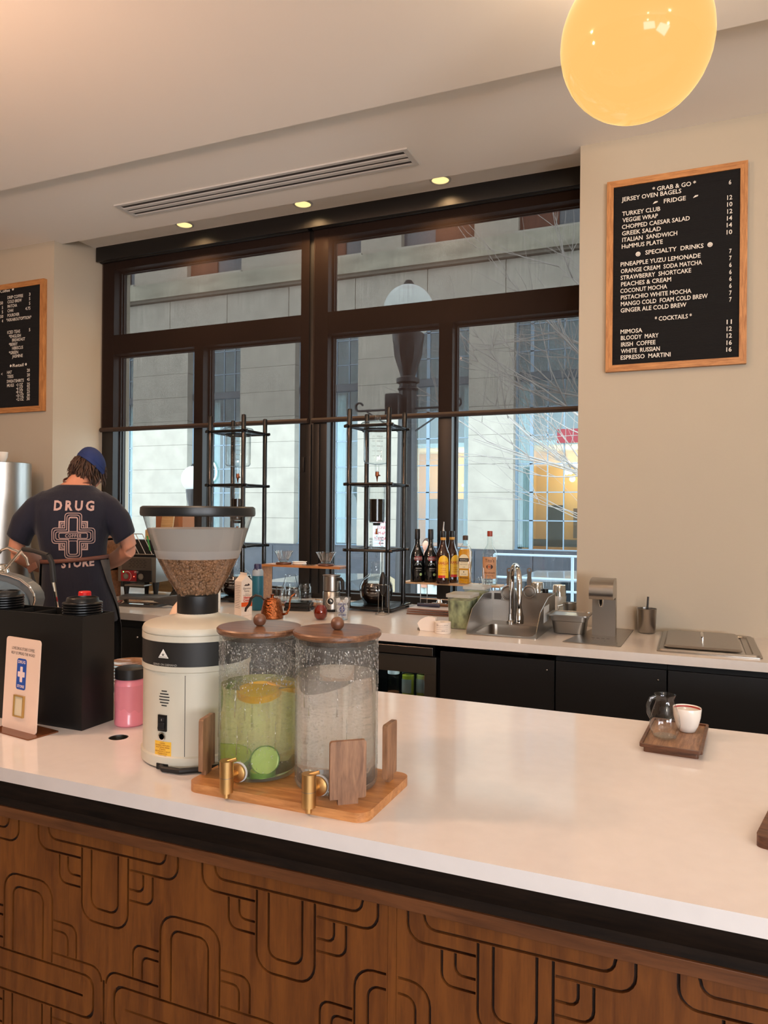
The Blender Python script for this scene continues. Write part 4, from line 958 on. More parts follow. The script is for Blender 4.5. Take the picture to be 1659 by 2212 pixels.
def emblem(mb, s, fn, lw=0.02, sub=0.0):
    """shop cross, drawn 2 units wide and scaled by s"""
    g_ = lambda v: fn((v[0] * s, v[1] * s, 0))
    for k in range(3):
        e = 0.085 * k; ribbon(mb, cross_outline(0.92 - e, 1.0 - e, 0.36 - e, 0.34 - e, 0.13 - 0.02 * k), lw, g_, sub=sub)
    ribbon(mb, [(x, y) for x, y in rrect(1.22, 0.24, 0.05, 2)], lw, g_, sub=sub)
    for sx in (-1, 1):
        for sy in (-1, 1):
            for k in range(3):
                e = 0.075 * k; ribbon(mb, [(sx * 0.38, sy * (0.62 - e)), (sx * (0.60 - e), sy * (0.62 - e)), (sx * (0.60 - e), sy * 0.36)], lw * (1.8 if k == 0 else 1), g_, closed=False, sub=sub)
    return g_
# ---- sign stand
sg = thing('counter_sign', 'small acrylic counter sign with blue badge and gold plaque on brown foot', 'sign', (-1.452, 1.262, CT), rz=math.radians(-8))
MB().prism(rrect(0.13, 0.215, 0.008, 4, 0, 0.109), -0.0015, 0.0015, M=RX(-3) @ XZ).build('sign_panel', mat('blush_acrylic', (222, 192, 172), 0.25), sg, ang=25)
MB().prism(rrect(0.15, 0.078, 0.004, 3, 0.008, 0.008), 0.0, 0.0028).build('foot', mat('amber_acrylic', (104, 60, 34), 0.15), sg, ang=25)
SP = RX(-3)
def spf(v): return SP @ Vector((v[0], -0.002 - v[2], v[1]))
q = MB().text('LOVE DRUG STORE COFFEE,', 0.0096, fn=lambda v: spf((v[0] + 0.002, v[1] + 0.188, 0)), sx=0.72).text('HELP US SPREAD THE WORD!', 0.0096, fn=lambda v: spf((v[0] + 0.002, v[1] + 0.177, 0)), sx=0.72)
q.build('sign_lettering', mat('sign_ink', (50, 36, 36), 0.6), sg, smooth=False)
bd = MB().add([spf((x, y, 0)) for x, y in rrect(0.036, 0.072, 0.006, 4, 0, 0.133)], [tuple(range(20))]).build('blue_badge', mat('badge_blue', (26, 70, 150), 0.4), sg, smooth=False)
q = MB().text('DRUG', 0.0095, fn=lambda v: spf((v[0], v[1] + 0.158, 0.0004)), bold=0.0003, space=1.1).text('STORE', 0.0085, fn=lambda v: spf((v[0], v[1] + 0.102, 0.0004)), bold=0.0003, space=1.1)
q.add([spf((x * 0.0145, y * 0.018 + 0.1325, 0.0003)) for x, y in cross_outline(0.92, 1.0, 0.34, 0.34, 0.1)], [tuple(range(len(cross_outline(0.92, 1.0, 0.34, 0.34, 0.1))))])
q.build('badge_lettering', mat('badge_print', (222, 196, 190), 0.5), bd, smooth=False)
q = MB()
for a, b, c, d in ((-0.019, -0.016, 0.034, 0.084), (0.016, 0.019, 0.034, 0.084), (-0.016, 0.016, 0.034, 0.037), (-0.016, 0.016, 0.081, 0.084)): q.box(a, b, -0.0065, -0.0015, c, d, M=SP)
q.build('gold_plaque_frame', mat('gold_edge', (196, 160, 96), 0.3, 0.8), sg, smooth=False)
MB().box(-0.016, 0.016, -0.0035, -0.0015, 0.037, 0.081, M=SP).build('plaque', mat('plaque_cream', (206, 190, 160), 0.4), sg, smooth=False)
# ---- pink jar
j = thing('pink_powder_jar', 'clear jar of pink powder with a black lid, beside the grinder', 'jar', (-1.262, 1.418, CT))
MB().lathe([(0.033, 0), (0.036, 0.003), (0.036, 0.012), (0.0352, 0.014), (0.0352, 0.085), (0.036, 0.088), (0.036, 0.104), (0.031, 0.112)], seg=36).build('jar_body', mat('pink_plastic', (226, 134, 150), 0.3, coat=0.4), j)
MB().lathe([(0.033, 0.112), (0.0355, 0.113), (0.0355, 0.136), (0.032, 0.138)], seg=36).build('lid', M_black, j)
pp = MB(); V = []
for i in range(21):
    a = math.radians(-60 + 7.5 * i); zz = 0.058 - 0.022 * math.sin(math.radians(4.5 * i)) + 0.004 * math.sin(i * 1.3)
    V += [(0.0364 * math.sin(a), -0.0364 * math.cos(a), zz), (0.0362 * math.sin(a), -0.0362 * math.cos(a), 0.098)]
pp.add(V, [(2 * i, 2 * i + 2, 2 * i + 3, 2 * i + 1) for i in range(20)]); pp.build('powder_film', mat('pink_film', (212, 128, 142), 0.3), j)
# ---- stacked saucers and tins behind the jar
def saucer(x, y, z, r, col, lab, grp):
    s = MB().lathe([(r * 0.55, 0), (r * 0.6, 0.002), (r * 0.97, 0.008), (r, 0.010), (r * 0.97, 0.011), (r * 0.6, 0.005), (0.0001, 0.0045)], seg=36).build('saucer', mat('glaze_%d_%d' % (col[0], col[1]), col, 0.12, coat=0.5), None, loc=(x, y, z)); tag(s, lab, 'saucer', grp)
for k in range(6):
    saucer(-1.515, 1.70, CT + 0.0006 + 0.0095 * k + 0.02, 0.058, (176, 132, 100), ORD[5 - k] + ' brown glazed saucer from the top, rear stack' if k < 5 else 'topmost brown glazed saucer of the rear stack', 'brown saucers in the rear stack')
for k in range(7):
    saucer(-1.405, 1.60, CT + 0.0006 + 0.0095 * k, 0.055, (190, 116, 60), ORD[6 - k] + ' orange glazed saucer from the top, front stack' if k < 6 else 'topmost orange glazed saucer of the front stack', 'orange saucers in the front stack')
for k in range(4):
    saucer(-1.315, 1.535, CT + 0.0006 + 0.0095 * k + 0.028, 0.058, (232, 214, 200), ORD[3 - k] + ' cream saucer from the top of the short stack' if k < 3 else 'topmost cream saucer, next to the grinder', 'cream saucers beside the grinder')
for nm, x, y, h, r in (('rear stack', -1.515, 1.70, 0.020, 0.04), ('cream saucers', -1.315, 1.535, 0.028, 0.045)):
    tn = MB().lathe([(r, 0), (r, h - 0.002), (r - 0.002, h), (0.0001, h)], seg=30).build('metal_tin', M_steel, None, loc=(x, y, CT + 0.0003)); tag(tn, 'low round steel tin under the ' + nm, 'tin', 'steel tins under saucers')
# ---- milk jug with red cap, behind the organiser
mj = thing('milk_jug', 'white plastic milk jug with a red cap behind the lid stack', 'milk jug', (-1.6101, 1.62, CT))
zc = 1.1859 - CT
M_milk = mat('milk_jug_plastic', (228, 216, 210), 0.4)
MB().loft([[(sx * w, sy * w * 0.9, z) for sx, sy in ((1, .6), (.6, 1), (-.6, 1), (-1, .6), (-1, -.6), (-.6, -1), (.6, -1), (1, -.6))] for z, w in ((0, 0.045), (0.01, 0.05), (zc - 0.085, 0.05), (zc - 0.045, 0.035), (zc - 0.03, 0.016), (zc - 0.015, 0.0155))]).build('jug_body', M_milk, mj, ang=40)
MB().tube([(0.048, 0, zc - 0.10), (0.058, 0, zc - 0.075), (0.05, 0, zc - 0.05), (0.03, 0, zc - 0.04)], 0.009, 10).build('handle', M_milk, mj)
MB().lathe([(0.0175, zc - 0.018), (0.0175, zc - 0.003), (0.0155, zc), (0.0001, zc)], seg=28).build('red_cap', mat('cap_red', (205, 30, 34), 0.35), mj)
# ---- espresso machine
EY = 1.66
em = thing('espresso_machine', 'grey and chrome espresso machine at the left edge with steam pipes', 'espresso machine', (-1.9952, EY, CT))
ex0 = -1.9952
A_ = [(-0.42, 1.2224-0.9 + 0.03), (-1.9963-ex0, 1.2209-0.9), (-1.9485-ex0, 1.2142-0.9), (-1.9033-ex0, 1.2033-0.9), (-1.8663-ex0, 1.1837-0.9), (-1.8489-ex0, 1.1634-0.9), (-1.8448-ex0, 1.1453-0.9), (-1.854-ex0, 1.1166-0.9), (0.03, 0.05), (-0.42, 0.05)]
M_eg = mat('machine_grey', (92, 100, 106), 0.35, coat=0.3)
MB().prism(A_, -0.035, 0.0, M=XZ).build('housing', M_eg, em, ang=50)
MB().prism([(x * 0.90 - 0.008, z * 0.93) for x, z in A_[:-2]] + [(0.02, 0.06), (-0.40, 0.06)], 0.002, 0.006, M=XZ).build('end_panel', mat('machine_blue_grey', (96, 116, 130), 0.3, coat=0.4), em, ang=50)
MB().tube([(x, -0.004, z) for x, z in A_[:8]], 0.0035, 8).build('chrome_trim', M_chrome, em)
MB().box(-0.40, 0.02, 0.0, 0.10, 0, 0.05, 0.004).build('base', M_steeld, em)
zq = lambda v: v
for px_, h_, r_ in ((-2.1236-ex0, 0.045, 0.02), (-2.0219-ex0, 0.030, 0.032)):
    MB().lathe([(r_, 0), (r_ * 1.02, h_ * 0.3), (r_ * 0.8, h_), (r_ * 0.6, h_ * 1.08), (0.0001, h_ * 1.1)], (px_, 0.016, 1.2139-0.9), 24).build('boiler_cap', M_chrome, em)
def pp_(lst, Y): return [(x - ex0, Y - EY, z - CT) for x, z in lst]
MB().tube(pp_([(-1.9231, 1.2393), (-1.8906, 1.2685), (-1.8567, 1.2987), (-1.8453, 1.3004)], 1.62), 0.0048, 10).build('steam_pipe', M_chrome, em)
MB().tube(pp_([(-1.8529, 1.3002), (-1.8059, 1.296), (-1.7522, 1.2839)], 1.62), 0.0072, 10).tube(pp_([(-1.7522, 1.2839), (-1.7374, 1.264), (-1.7294, 1.2059)], 1.62), 0.0078, 10).build('wand_grip', M_rubber, em)
MB().tube(pp_([(-1.7294, 1.2059), (-1.7122, 1.1256), (-1.7082, 1.0961)], 1.62), 0.0052, 10).build('steam_wand', M_chrome, em)
MB().tube(pp_([(-2.0575, 1.2705), (-2.0372, 1.2888), (-2.0087, 1.297), (-1.9522, 1.2825), (-1.9302, 1.2671), (-1.92, 1.2428)], 1.7), 0.0045, 10).build('water_pipe', M_chrome, em)
MB().box(-0.020, 0.020, -0.002, 0.002, -0.011, 0.011, 0.002, M=T(-1.8818-ex0, 0.02, 1.2398-0.9) @ RY(-28)).build('paddle', mat('brown_leather', (92, 58, 44), 0.5), em)
MB().tube(pp_([(-1.908, 1.2244), (-1.8838, 1.1663)], 1.7), 0.004, 8).build('wand_stem', M_blackm, em)
MB().tube(pp_([(-1.8838, 1.1678), (-1.8797, 1.1536), (-1.8756, 1.1365)], 1.7), [0.006, 0.009, 0.006], 12).build('wand_knob', M_chrome, em)
# ---- serving tray with jug and cup (right)
tr_ = thing('serving_tray', 'small rectangular walnut serving tray at the far edge of the counter', 'tray', (-0.036, 1.822, CT), rz=math.radians(-4))
w, h = 0.128, 0.235
cutplate([rrect(w, h, 0.008, 4), rrect(w - 0.012, h - 0.012, 0.005, 4)], 0.007, T(0, 0, 0.0155), 'rim', M_walnut, tr_)
MB().prism(rrect(w - 0.0125, h - 0.0125, 0.005, 4), 0.012, 0.0145).build('tray_floor', wood('tray_wood', (104, 74, 54), (156, 120, 92), 16, (8, 0.8, 8), 0.5), tr_, ang=25)
MB().prism(rrect(w - 0.016, h - 0.016, 0.006, 4), 0.0, 0.012).build('foot_block', M_walnut, tr_, ang=25)
jg = thing('glass_jug', 'small empty clear glass jug on the walnut tray', 'jug', (-0.058, 1.79, CT + 0.0148))
jp = [(0.020, 0.0), (0.025, 0.003), (0.031, 0.018), (0.0338, 0.034), (0.0315, 0.052), (0.024, 0.072), (0.0205, 0.084), (0.0205, 0.092), (0.0235, 0.0985)]
MB().shell(jp, seg=40).build('jug_body', glass('jug_glass', (0.97, 0.98, 0.98), (0.7, 0.75, 0.76), 0.02, 1.3), jg, ang=60)
MB().lathe([(0.0001, 0.001), (0.019, 0.001), (0.024, 0.006), (0.0001, 0.006)], seg=32).build('thick_base', glass('jug_glass', (0.97, 0.98, 0.98), (0.7, 0.75, 0.76)), jg)
MB().tube([(-0.019, -0.004, 0.092), (-0.030, -0.008, 0.088), (-0.036, -0.010, 0.072), (-0.034, -0.010, 0.055), (-0.029, -0.008, 0.045)], 0.0032, 10, flat=1.4).build('handle', glass('jug_glass', (0.97, 0.98, 0.98), (0.7, 0.75, 0.76)), jg)
cp = thing('tea_cup', 'white handleless cup with a red rim line behind the glass jug', 'cup', (-0.012, 1.868, CT + 0.0148))
cpf = [(0.016, 0), (0.0185, 0.001), (0.025, 0.015), (0.030, 0.035), (0.0318, 0.054), (0.0312, 0.0555), (0.0300, 0.054), (0.0285, 0.035), (0.023, 0.016), (0.001, 0.004)]
MB().lathe(cpf, seg=40).build('cup_body', mat('porcelain', (226, 220, 212), 0.15, coat=0.3), cp, ang=60)
MB().shell([(0.0292, 0.0495), (0.02955, 0.0528)], seg=40).build('red_rim_line', mat('rim_red', (170, 50, 50), 0.4), cp)
# ---- wooden board cut by the right edge
wbd = MB().prism(rrect(0.20, 0.15, 0.012, 5), 0.0, 0.018).build('serving_board', M_walnut, None, ang=25, loc=(0.2065, 1.347, CT), rot=(0, 0, math.radians(-13))); tag(wbd, 'dark walnut board at the right edge of the photo', 'board')

MENU_R = [('* GRAB & GO *', -0.1842, -0.0053, 2.8695), ('JERSEY OVEN BAGELS', -0.3147, -0.0645, 2.8446), ('FRIDGE', -0.136, -0.0458, 2.81), ('TURKEY CLUB', -0.3122, -0.1505, 2.7792), ('VEGGIE WRAP', -0.3105, -0.1603, 2.7496), ('CHOPPED CAESAR SALAD', -0.3127, -0.0291, 2.7196), ('GREEK SALAD', -0.3124, -0.1471, 2.6903), ('ITALIAN  SANDWICH', -0.3107, -0.0795, 2.6611), ('HuMMUS PLATE', -0.3128, -0.1389, 2.6313), ('SPECIALTY  DRINKS', -0.2117, 0.0274, 2.5918), ('PINEAPPLE YUZU LEMONADE', -0.3169, 0.0156, 2.551), ('ORANGE CREAM  SODA MATCHA', -0.3157, 0.0219, 2.5201), ('STRAWBERRY  SHORTCAKE', -0.3164, -0.0215, 2.4904), ('PEACHES & CREAM', -0.3142, -0.1029, 2.4607), ('COCONUT MOCHA', -0.3172, -0.1193, 2.4307), ('PISTACHIO WHITE MOCHA', -0.3147, -0.02, 2.4007), ('MANGO COLD  FOAM COLD BREW', -0.3145, 0.0456, 2.3716), ('GINGER ALE COLD BREW', -0.3151, -0.0397, 2.3423), ('* COCKTAILS *', -0.1694, -0.0174, 2.2909), ('MIMOSA', -0.3147, -0.2215, 2.2462), ('BLOODY  MARY', -0.3131, -0.1528, 2.2178), ('IRISH  COFFEE', -0.3119, -0.1657, 2.188), ('WHITE  RUSSIAN', -0.3126, -0.1473, 2.1581), ('ESPRESSO  MARTINI', -0.3133, -0.1025, 2.1291), ('6', 0.1246, 0.1344, 2.8503), ('12', 0.1192, 0.1387, 2.7851), ('10', 0.119, 0.1394, 2.7556), ('12', 0.1197, 0.1396, 2.7257), ('14', 0.1186, 0.139, 2.6964), ('14', 0.118, 0.1388, 2.667), ('10', 0.1178, 0.1395, 2.6366), ('7', 0.1287, 0.138, 2.5543), ('7', 0.1289, 0.1382, 2.5244), ('6', 0.1291, 0.1385, 2.495), ('6', 0.1294, 0.1387, 2.4646), ('6', 0.1296, 0.1389, 2.4356), ('6', 0.1298, 0.1392, 2.4053), ('7', 0.1301, 0.1394, 2.3749), ('7', 0.1303, 0.1396, 2.3464), ('11', 0.1209, 0.1412, 2.2507), ('12', 0.1211, 0.1415, 2.2213), ('12', 0.1214, 0.1417, 2.1918), ('16', 0.1212, 0.1419, 2.1615), ('16', 0.1206, 0.1413, 2.1326)]
MENU_L = [('Coffee', -4.2192, -4.1315, 2.8497), ('DRIP COFFEE', -4.1522, -4.0133, 2.8016), ('COLD BREW', -4.1518, -4.0253, 2.7736), ('MATCHA', -4.1514, -4.0659, 2.7447), ('CHAI', -4.151, -4.0996, 2.7153), ('POUROVER', -4.1507, -4.0443, 2.6849), ('*ASKABOUTOPTION*', -4.1603, -3.9388, 2.6555), ('ICED TEAS', -4.1506, -4.0364, 2.5739), ('*ENGLISH', -4.1357, -4.0296, 2.5458), ('BREAKFAST', -4.1071, -3.9918, 2.5202), ('*BERRY', -4.135, -4.0582, 2.4931), ('HIBISCUS', -4.1064, -4.0092, 2.4672), ('*GREEN', -4.1344, -4.0523, 2.439), ('JASMINE', -4.1057, -4.0111, 2.414), ('Retail', -4.1004, -4.0026, 2.3541), ('HAT', -4.1506, -4.1077, 2.3126), ('TEES', -4.1489, -4.0929, 2.2848), ('SWEATSHIRTS', -4.1519, -4.0001, 2.2534), ('MUGS', -4.1495, -4.0869, 2.2264), ('•3 OZ', -4.0661, -4.0075, 2.2259), ('•6 OZ', -4.0658, -4.0073, 2.2026), ('•8 OZ', -4.0668, -4.007, 2.1798), ('•10 OZ', -4.0665, -4.0002, 2.1559), ('•12 OZ', -4.0649, -3.9999, 2.1322), ('3', -3.9612, -3.9484, 2.8037), ('5', -3.9609, -3.9493, 2.7755), ('5', -3.9605, -3.949, 2.7457), ('4.75', -3.9923, -3.9479, 2.7142), ('5', -3.9591, -3.9469, 2.5749), ('20', -3.9732, -3.9475, 2.3148), ('20', -3.9728, -3.9472, 2.285), ('45', -3.9725, -3.9481, 2.2558), ('25', -3.9721, -3.9471, 2.2251), ('25', -3.9718, -3.9468, 2.2025), ('25', -3.9715, -3.9465, 2.1789), ('30', -3.9725, -3.9462, 2.1544), ('30', -3.9735, -3.9465, 2.1318), ('.50', -4.2236, -4.1928, 2.7725), ('5', -4.2031, -4.1918, 2.7416), ('5', -4.2028, -4.1914, 2.7127), ('.50', -4.2225, -4.1891, 2.6837), ('4', -4.202, -4.1907, 2.6535), ('<', -4.2043, -4.191, 2.305)]

# ================================================================== MENU BOARDS
def text_fit(mb, body, h, x0, x1, z, fn):
    t = MB().text(body, 1.0, align='LEFT', bold=0.014)
    xs = [v[0] for v in t.V]; a, b = min(xs), max(xs); k = h / 0.72; sx = (x1 - x0) / (b - a)
    mb.add([fn((x0 + (v[0] - a) * sx, z - h / 2 + v[1] * k, 0)) for v in t.V], t.F)
M_felt = mat('black_letter_felt', (9, 9, 12), 0.9, bump=(1.0, 0.6, (0.01, 0.01, 420)))
def board(name_lab, x0, x1, z0, z1, lines, h, fw, extra):
    b = thing('menu_board', name_lab, 'menu board', ((x0 + x1) / 2, 3.511, (z0 + z1) / 2), group=None)
    w, hh = (x1 - x0) / 2, (z1 - z0) / 2; D = 0.026
    for P in ([(-w, -hh), (w, -hh), (w - fw, -hh + fw), (-w + fw, -hh + fw)], [(-w, hh), (-w + fw, hh - fw), (w - fw, hh - fw), (w, hh)]):
        MB().prism(P, 0.0, D, M=XZ).build('frame_rail', wood('oak_rail_h', (150, 96, 50), (196, 138, 82), 12, (1.2, 8, 14), 0.5), b, ang=25)
    for P in ([(-w, -hh), (-w + fw, -hh + fw), (-w + fw, hh - fw), (-w, hh)], [(w, -hh), (w, hh), (w - fw, hh - fw), (w - fw, -hh + fw)]):
        MB().prism(P, 0.0, D, M=XZ).build('frame_rail', wood('oak_rail_v', (150, 96, 50), (196, 138, 82), 12, (14, 8, 1.2), 0.5), b, ang=25)
    f = MB().box(-w + fw - 0.002, w - fw + 0.002, -0.019, 0.0, -hh + fw - 0.002, hh - fw + 0.002).build('felt_panel', M_felt, b, smooth=False)
    cx, cz = (x0 + x1) / 2, (z0 + z1) / 2
    fn = lambda v: (v[0] - cx, -0.0205 - (v[2] if len(v) > 2 else 0), v[1] - cz)
    for (t, a, c, z) in lines:
        q = MB(); text_fit(q, t, h * (0.45 if t in '•' else 1), a, c, z, fn); q.build('letter_row', M_letter, f, smooth=False)
    extra(f, fn)
def ring_pts(cx, cy, r, n=20): return [(cx + r * math.cos(2 * PI * i / n), cy + r * math.sin(2 * PI * i / n)) for i in range(n)]
def extra_r(f, fn):
    for (a, c, z) in SMILES:
        x = (a + c) / 2; q = MB(); q.add([fn((u, v_)) for u, v_ in ring_pts(x, z, 0.0105)], [tuple(range(20))])
        q.build('smiley_tile', M_letter, f, smooth=False)
        d = MB(); g2 = lambda v: (fn(v)[0], fn(v)[1] - 0.0006, fn(v)[2])
        for s in (-1, 1): d.add([g2((u, v_)) for u, v_ in ring_pts(x + s * 0.0035, z + 0.003, 0.0014, 8)], [tuple(range(8))])
        ribbon(d, [(x + 0.006 * math.cos(t_), z - 0.0005 + 0.006 * math.sin(t_)) for t_ in [PI + PI * i / 8 for i in range(9)]], 0.0007, g2, closed=False)
        d.build('smile_marks', M_felt, f, smooth=False)
    for (a, c, z) in FISH:
        x = (a + c) / 2
        q = MB().add([fn((x - 0.010, z - 0.006)), fn((x - 0.003, z - 0.004)), fn((x + 0.010, z + 0.000)), fn((x + 0.011, z + 0.005)), fn((x - 0.001, z + 0.005)), fn((x - 0.008, z - 0.002))], [(0, 1, 2, 3, 4, 5)])
        q.build('pointer_tile', M_letter, f, smooth=False)
def extra_l(f, fn):
    for (x, z, r) in DOTS:
        MB().add([fn((u, v_)) for u, v_ in ring_pts(x, z, r, 12)], [tuple(range(12))]).build('dot_tile', M_letter, f, smooth=False)
SMILES = [(-0.2517, -0.2331, 2.5887), (0.0433, 0.0627, 2.592)]
FISH = [(-0.1813, -0.1626, 2.8092), (-0.0159, 0.0025, 2.8102)]
DOTS = [(-4.104, 2.8525, 0.009), (-4.1178, 2.3529, 0.0085), (-3.9827, 2.354, 0.0085)]
board('oak framed black letter board listing grab and go food, drinks and cocktails, right wall', -0.3785, 0.1985, 2.067, 2.931, MENU_R, 0.0195, 0.029, extra_r)
board('oak framed black letter board of coffee, teas and retail prices, cut by left edge', -4.403, -3.827, 2.047, 2.890, MENU_L, 0.0205, 0.034, extra_l)

# ================================================================== THINGS ON THE BACK COUNTER
def at(x, y, z=0.0): return (x, y, CT + 0.0005 + z)
# ---- cold drip towers
M_rod = mat('black_lacquer', (14, 13, 13), 0.25, coat=0.3)
M_coffee = mat('cold_brew', (22, 10, 6), 0.12, coat=0.4)
M_amber = mat('amber_drip', (170, 90, 30), 0.2)
M_lab = glass('lab_glass', (0.96, 0.98, 0.975), (0.22, 0.28, 0.30), 0.02, 1.6)
def drip(cx, lab, mirror=1):
    d = thing('cold_drip_tower', lab, 'drip tower', at(cx, 3.66), group='cold drip towers by the window')
    h = 0.113
    MB().box(-0.15, 0.15, -0.15, 0.15, 0.012, 0.026, 0.004).build('base_plate', M_rod, d)
    for s in (-1, 1):
        for t in (-1, 1):
            MB().lathe([(0.0132, 0.026), (0.0132, 1.061), (0.011, 1.067), (0.0001, 1.068)], (s * h, t * h, 0), 14).build('post', M_rod, d)
            MB().cyl(0.012, 0, 0.012, (s * 0.13, t * 0.13), 12).build('foot', M_rubber, d)
    for z in (0.976, 0.667, 0.318):
        MB().box(-h - 0.006, h + 0.006, -h - 0.006, h + 0.006, z - 0.003, z + 0.003).build('acrylic_shelf', glass('acrylic', (0.93, 0.95, 0.96), (0.7, 0.75, 0.8), 0.05, 1.0), d, smooth=False)
        for s in (-1, 1):
            MB().tube([(-h - 0.028, s * (h + 0.006), z), (h + 0.028, s * (h + 0.006), z)], 0.0085, 10).build('rail', M_rod, d)
            MB().tube([(s * (h + 0.006), -h - 0.028, z), (s * (h + 0.006), h + 0.028, z)], 0.0085, 10).build('rail', M_rod, d)
    # top reservoir
    r = MB().shell([(0.001, 0.775), (0.012, 0.775), (0.064, 0.782), (0.073, 0.792), (0.074, 0.80), (0.074, 0.978), (0.080, 0.984)], seg=36).build('water_reservoir', M_lab, d, ang=50)
    MB().lathe([(0.0755, 0.960), (0.0775, 0.960), (0.0775, 0.968), (0.0755, 0.968)], seg=36, closed=True).build('gasket', M_rubber, r)
    MB().shell([(0.090, 0.985), (0.091, 0.995), (0.084, 1.002), (0.05, 1.010), (0.01, 1.014)], seg=36).build('reservoir_lid', M_lab, d, ang=60)
    MB().sphere((0, 0, 1.030), 0.017, 18, 12).build('lid_knob', M_lab, d, ang=180)
    q = MB()
    for k, t in enumerate(('2500', '2000', '1500', '1000', '500', '250')):
        q.text(t + ' ml', 0.010, fn=cylmap(0.074, 20, z=0.945 - 0.026 * k), align='LEFT'); cyllabel(q, 0.074, 0.948 - 0.026 * k, 0.9492 - 0.026 * k, 2, 14, n=2)
    q.build('scale_print', mat('grey_print', (90, 80, 78), 0.5), r, smooth=False)
    MB().shell([(0.012, 0.776), (0.011, 0.735)], seg=16).build('outlet_neck', M_lab, d)
    MB().lathe([(0.006, 0.740), (0.0105, 0.737), (0.0105, 0.716), (0.006, 0.710), (0.003, 0.690), (0.002, 0.684)], seg=16).tube([(0, 0, 0.72), (0.02, -0.008, 0.717)], 0.004, 8).build('drip_valve', mat('copper_valve', (150, 92, 64), 0.3, 0.9), d)
    # coffee chamber
    c = MB().shell([(0.05, 0.682), (0.044, 0.672), (0.044, 0.475), (0.038, 0.462), (0.010, 0.458)], seg=32).build('coffee_chamber', M_lab, d, ang=50)
    MB().lathe([(0.036, 0.466), (0.0415, 0.474), (0.0415, 0.590), (0.0001, 0.592)], seg=28).build('coffee_grounds', M_coffee, c)
    MB().cyl(0.02, 0.448, 0.462, seg=20).build('stopper', M_rubber, d)
    MB().shell([(0.0095, 0.452), (0.0095, 0.405), (0.003, 0.385)], seg=14).build('drip_tube', M_lab, d)
    MB().cyl(0.0055, 0.40, 0.43, seg=10).build('amber_drop', M_amber, d)
    pts = [(0, 0, 0.39), (0.02, 0, 0.386)] + [(0.036 * math.cos(t / 10 * 2 * PI), 0.036 * math.sin(t / 10 * 2 * PI), 0.384 - 0.0016 * t) for t in range(40)] + [(0.01, 0, 0.312), (0, 0, 0.30), (0, 0, 0.275)]
    MB().tube(pts, 0.0042, 8).build('spiral_coil', M_lab, d, ang=180)
    # bottom flask
    f = MB().shell([(0.001, 0.0275), (0.05, 0.0275), (0.068, 0.035), (0.085, 0.065), (0.0905, 0.095), (0.088, 0.125), (0.075, 0.155), (0.05, 0.178), (0.034, 0.188), (0.030, 0.20), (0.030, 0.245), (0.034, 0.252)], seg=40).build('flask', M_lab, d, ang=60)
    MB().lathe([(0.0001, 0.029), (0.05, 0.029), (0.067, 0.037), (0.0835, 0.066), (0.089, 0.095), (0.0865, 0.125), (0.0785, 0.142), (0.0001, 0.1425)], seg=40).build('cold_brew', M_coffee, f, ang=60)
    q = MB()
    for k, t in enumerate(('2400 ml', '1800 ml', '1200 ml')):
        q.text(t, 0.010, fn=cylmap(0.0912, 14, z=0.122 - 0.0165 * k), align='CENTER'); cyllabel(q, 0.0912, 0.126 - 0.0165 * k, 0.127 - 0.0165 * k, -10, -3, n=2)
    q.build('scale_print', mat('pale_print', (190, 190, 186), 0.5), f, smooth=False)
    return d
drip(-1.5812, 'cold drip coffee tower right of the window post, with a full round flask')
drip(-2.4719, 'cold drip coffee tower rising behind the grinder hopper')
# ---- bottle shelf
bs = thing('bottle_shelf', 'low pale wood shelf on steel wire legs carrying liquor bottles', 'shelf', at(-1.215, 3.862))
zsf = 1.037 - 0.9
MB().box(-0.275, 0.275, -0.055, 0.055, zsf - 0.010, zsf - 0.0005, 0.001).build('shelf_board', wood('pale_wood', (172, 136, 100), (208, 172, 134), 12, (0.8, 8, 8), 0.5), bs, smooth=False)
for x in (-0.165, 0.25):
    MB().tube([(x, -0.055, zsf - 0.01), (x, -0.055, 0.004), (x, 0.055, 0.004), (x, 0.055, zsf - 0.01)], 0.003, 8).build('wire_leg', M_steel, bs)
MB().tube([(-0.165, -0.055, 0.05), (0.25, -0.055, 0.05)], 0.0025, 8).build('wire_brace', M_steel, bs)
ZS = 0.9 + 0.0005 + zsf
def bottle(px, y, prof, m, lab, cap, capm, extra=None, sides=28, grp='liquor bottles on the window shelf', sy=1.0, rz=0):
    b = thing('liquor_bottle', lab, 'bottle', (px, y, ZS + 0.0003), rz=math.radians(rz), group=grp)
    MB().lathe(prof, seg=sides, sy=sy).build('glass_body', m, b, ang=40)
    MB().lathe(cap, seg=20).build('cap', capm, b)
    if extra: extra(b)
    return b
M_dkb = mat('black_glass', (10, 12, 14), 0.06, coat=0.6)
M_amb = mat('dark_amber_glass', (44, 20, 12), 0.06, coat=0.6)
baP = [(0.036, 0), (0.039, 0.006), (0.0395, 0.13), (0.036, 0.155), (0.022, 0.185), (0.0145, 0.205), (0.0135, 0.255)]
baC = [(0.0150, 0.235), (0.0155, 0.238), (0.0155, 0.288), (0.0140, 0.291), (0.0001, 0.2915)]
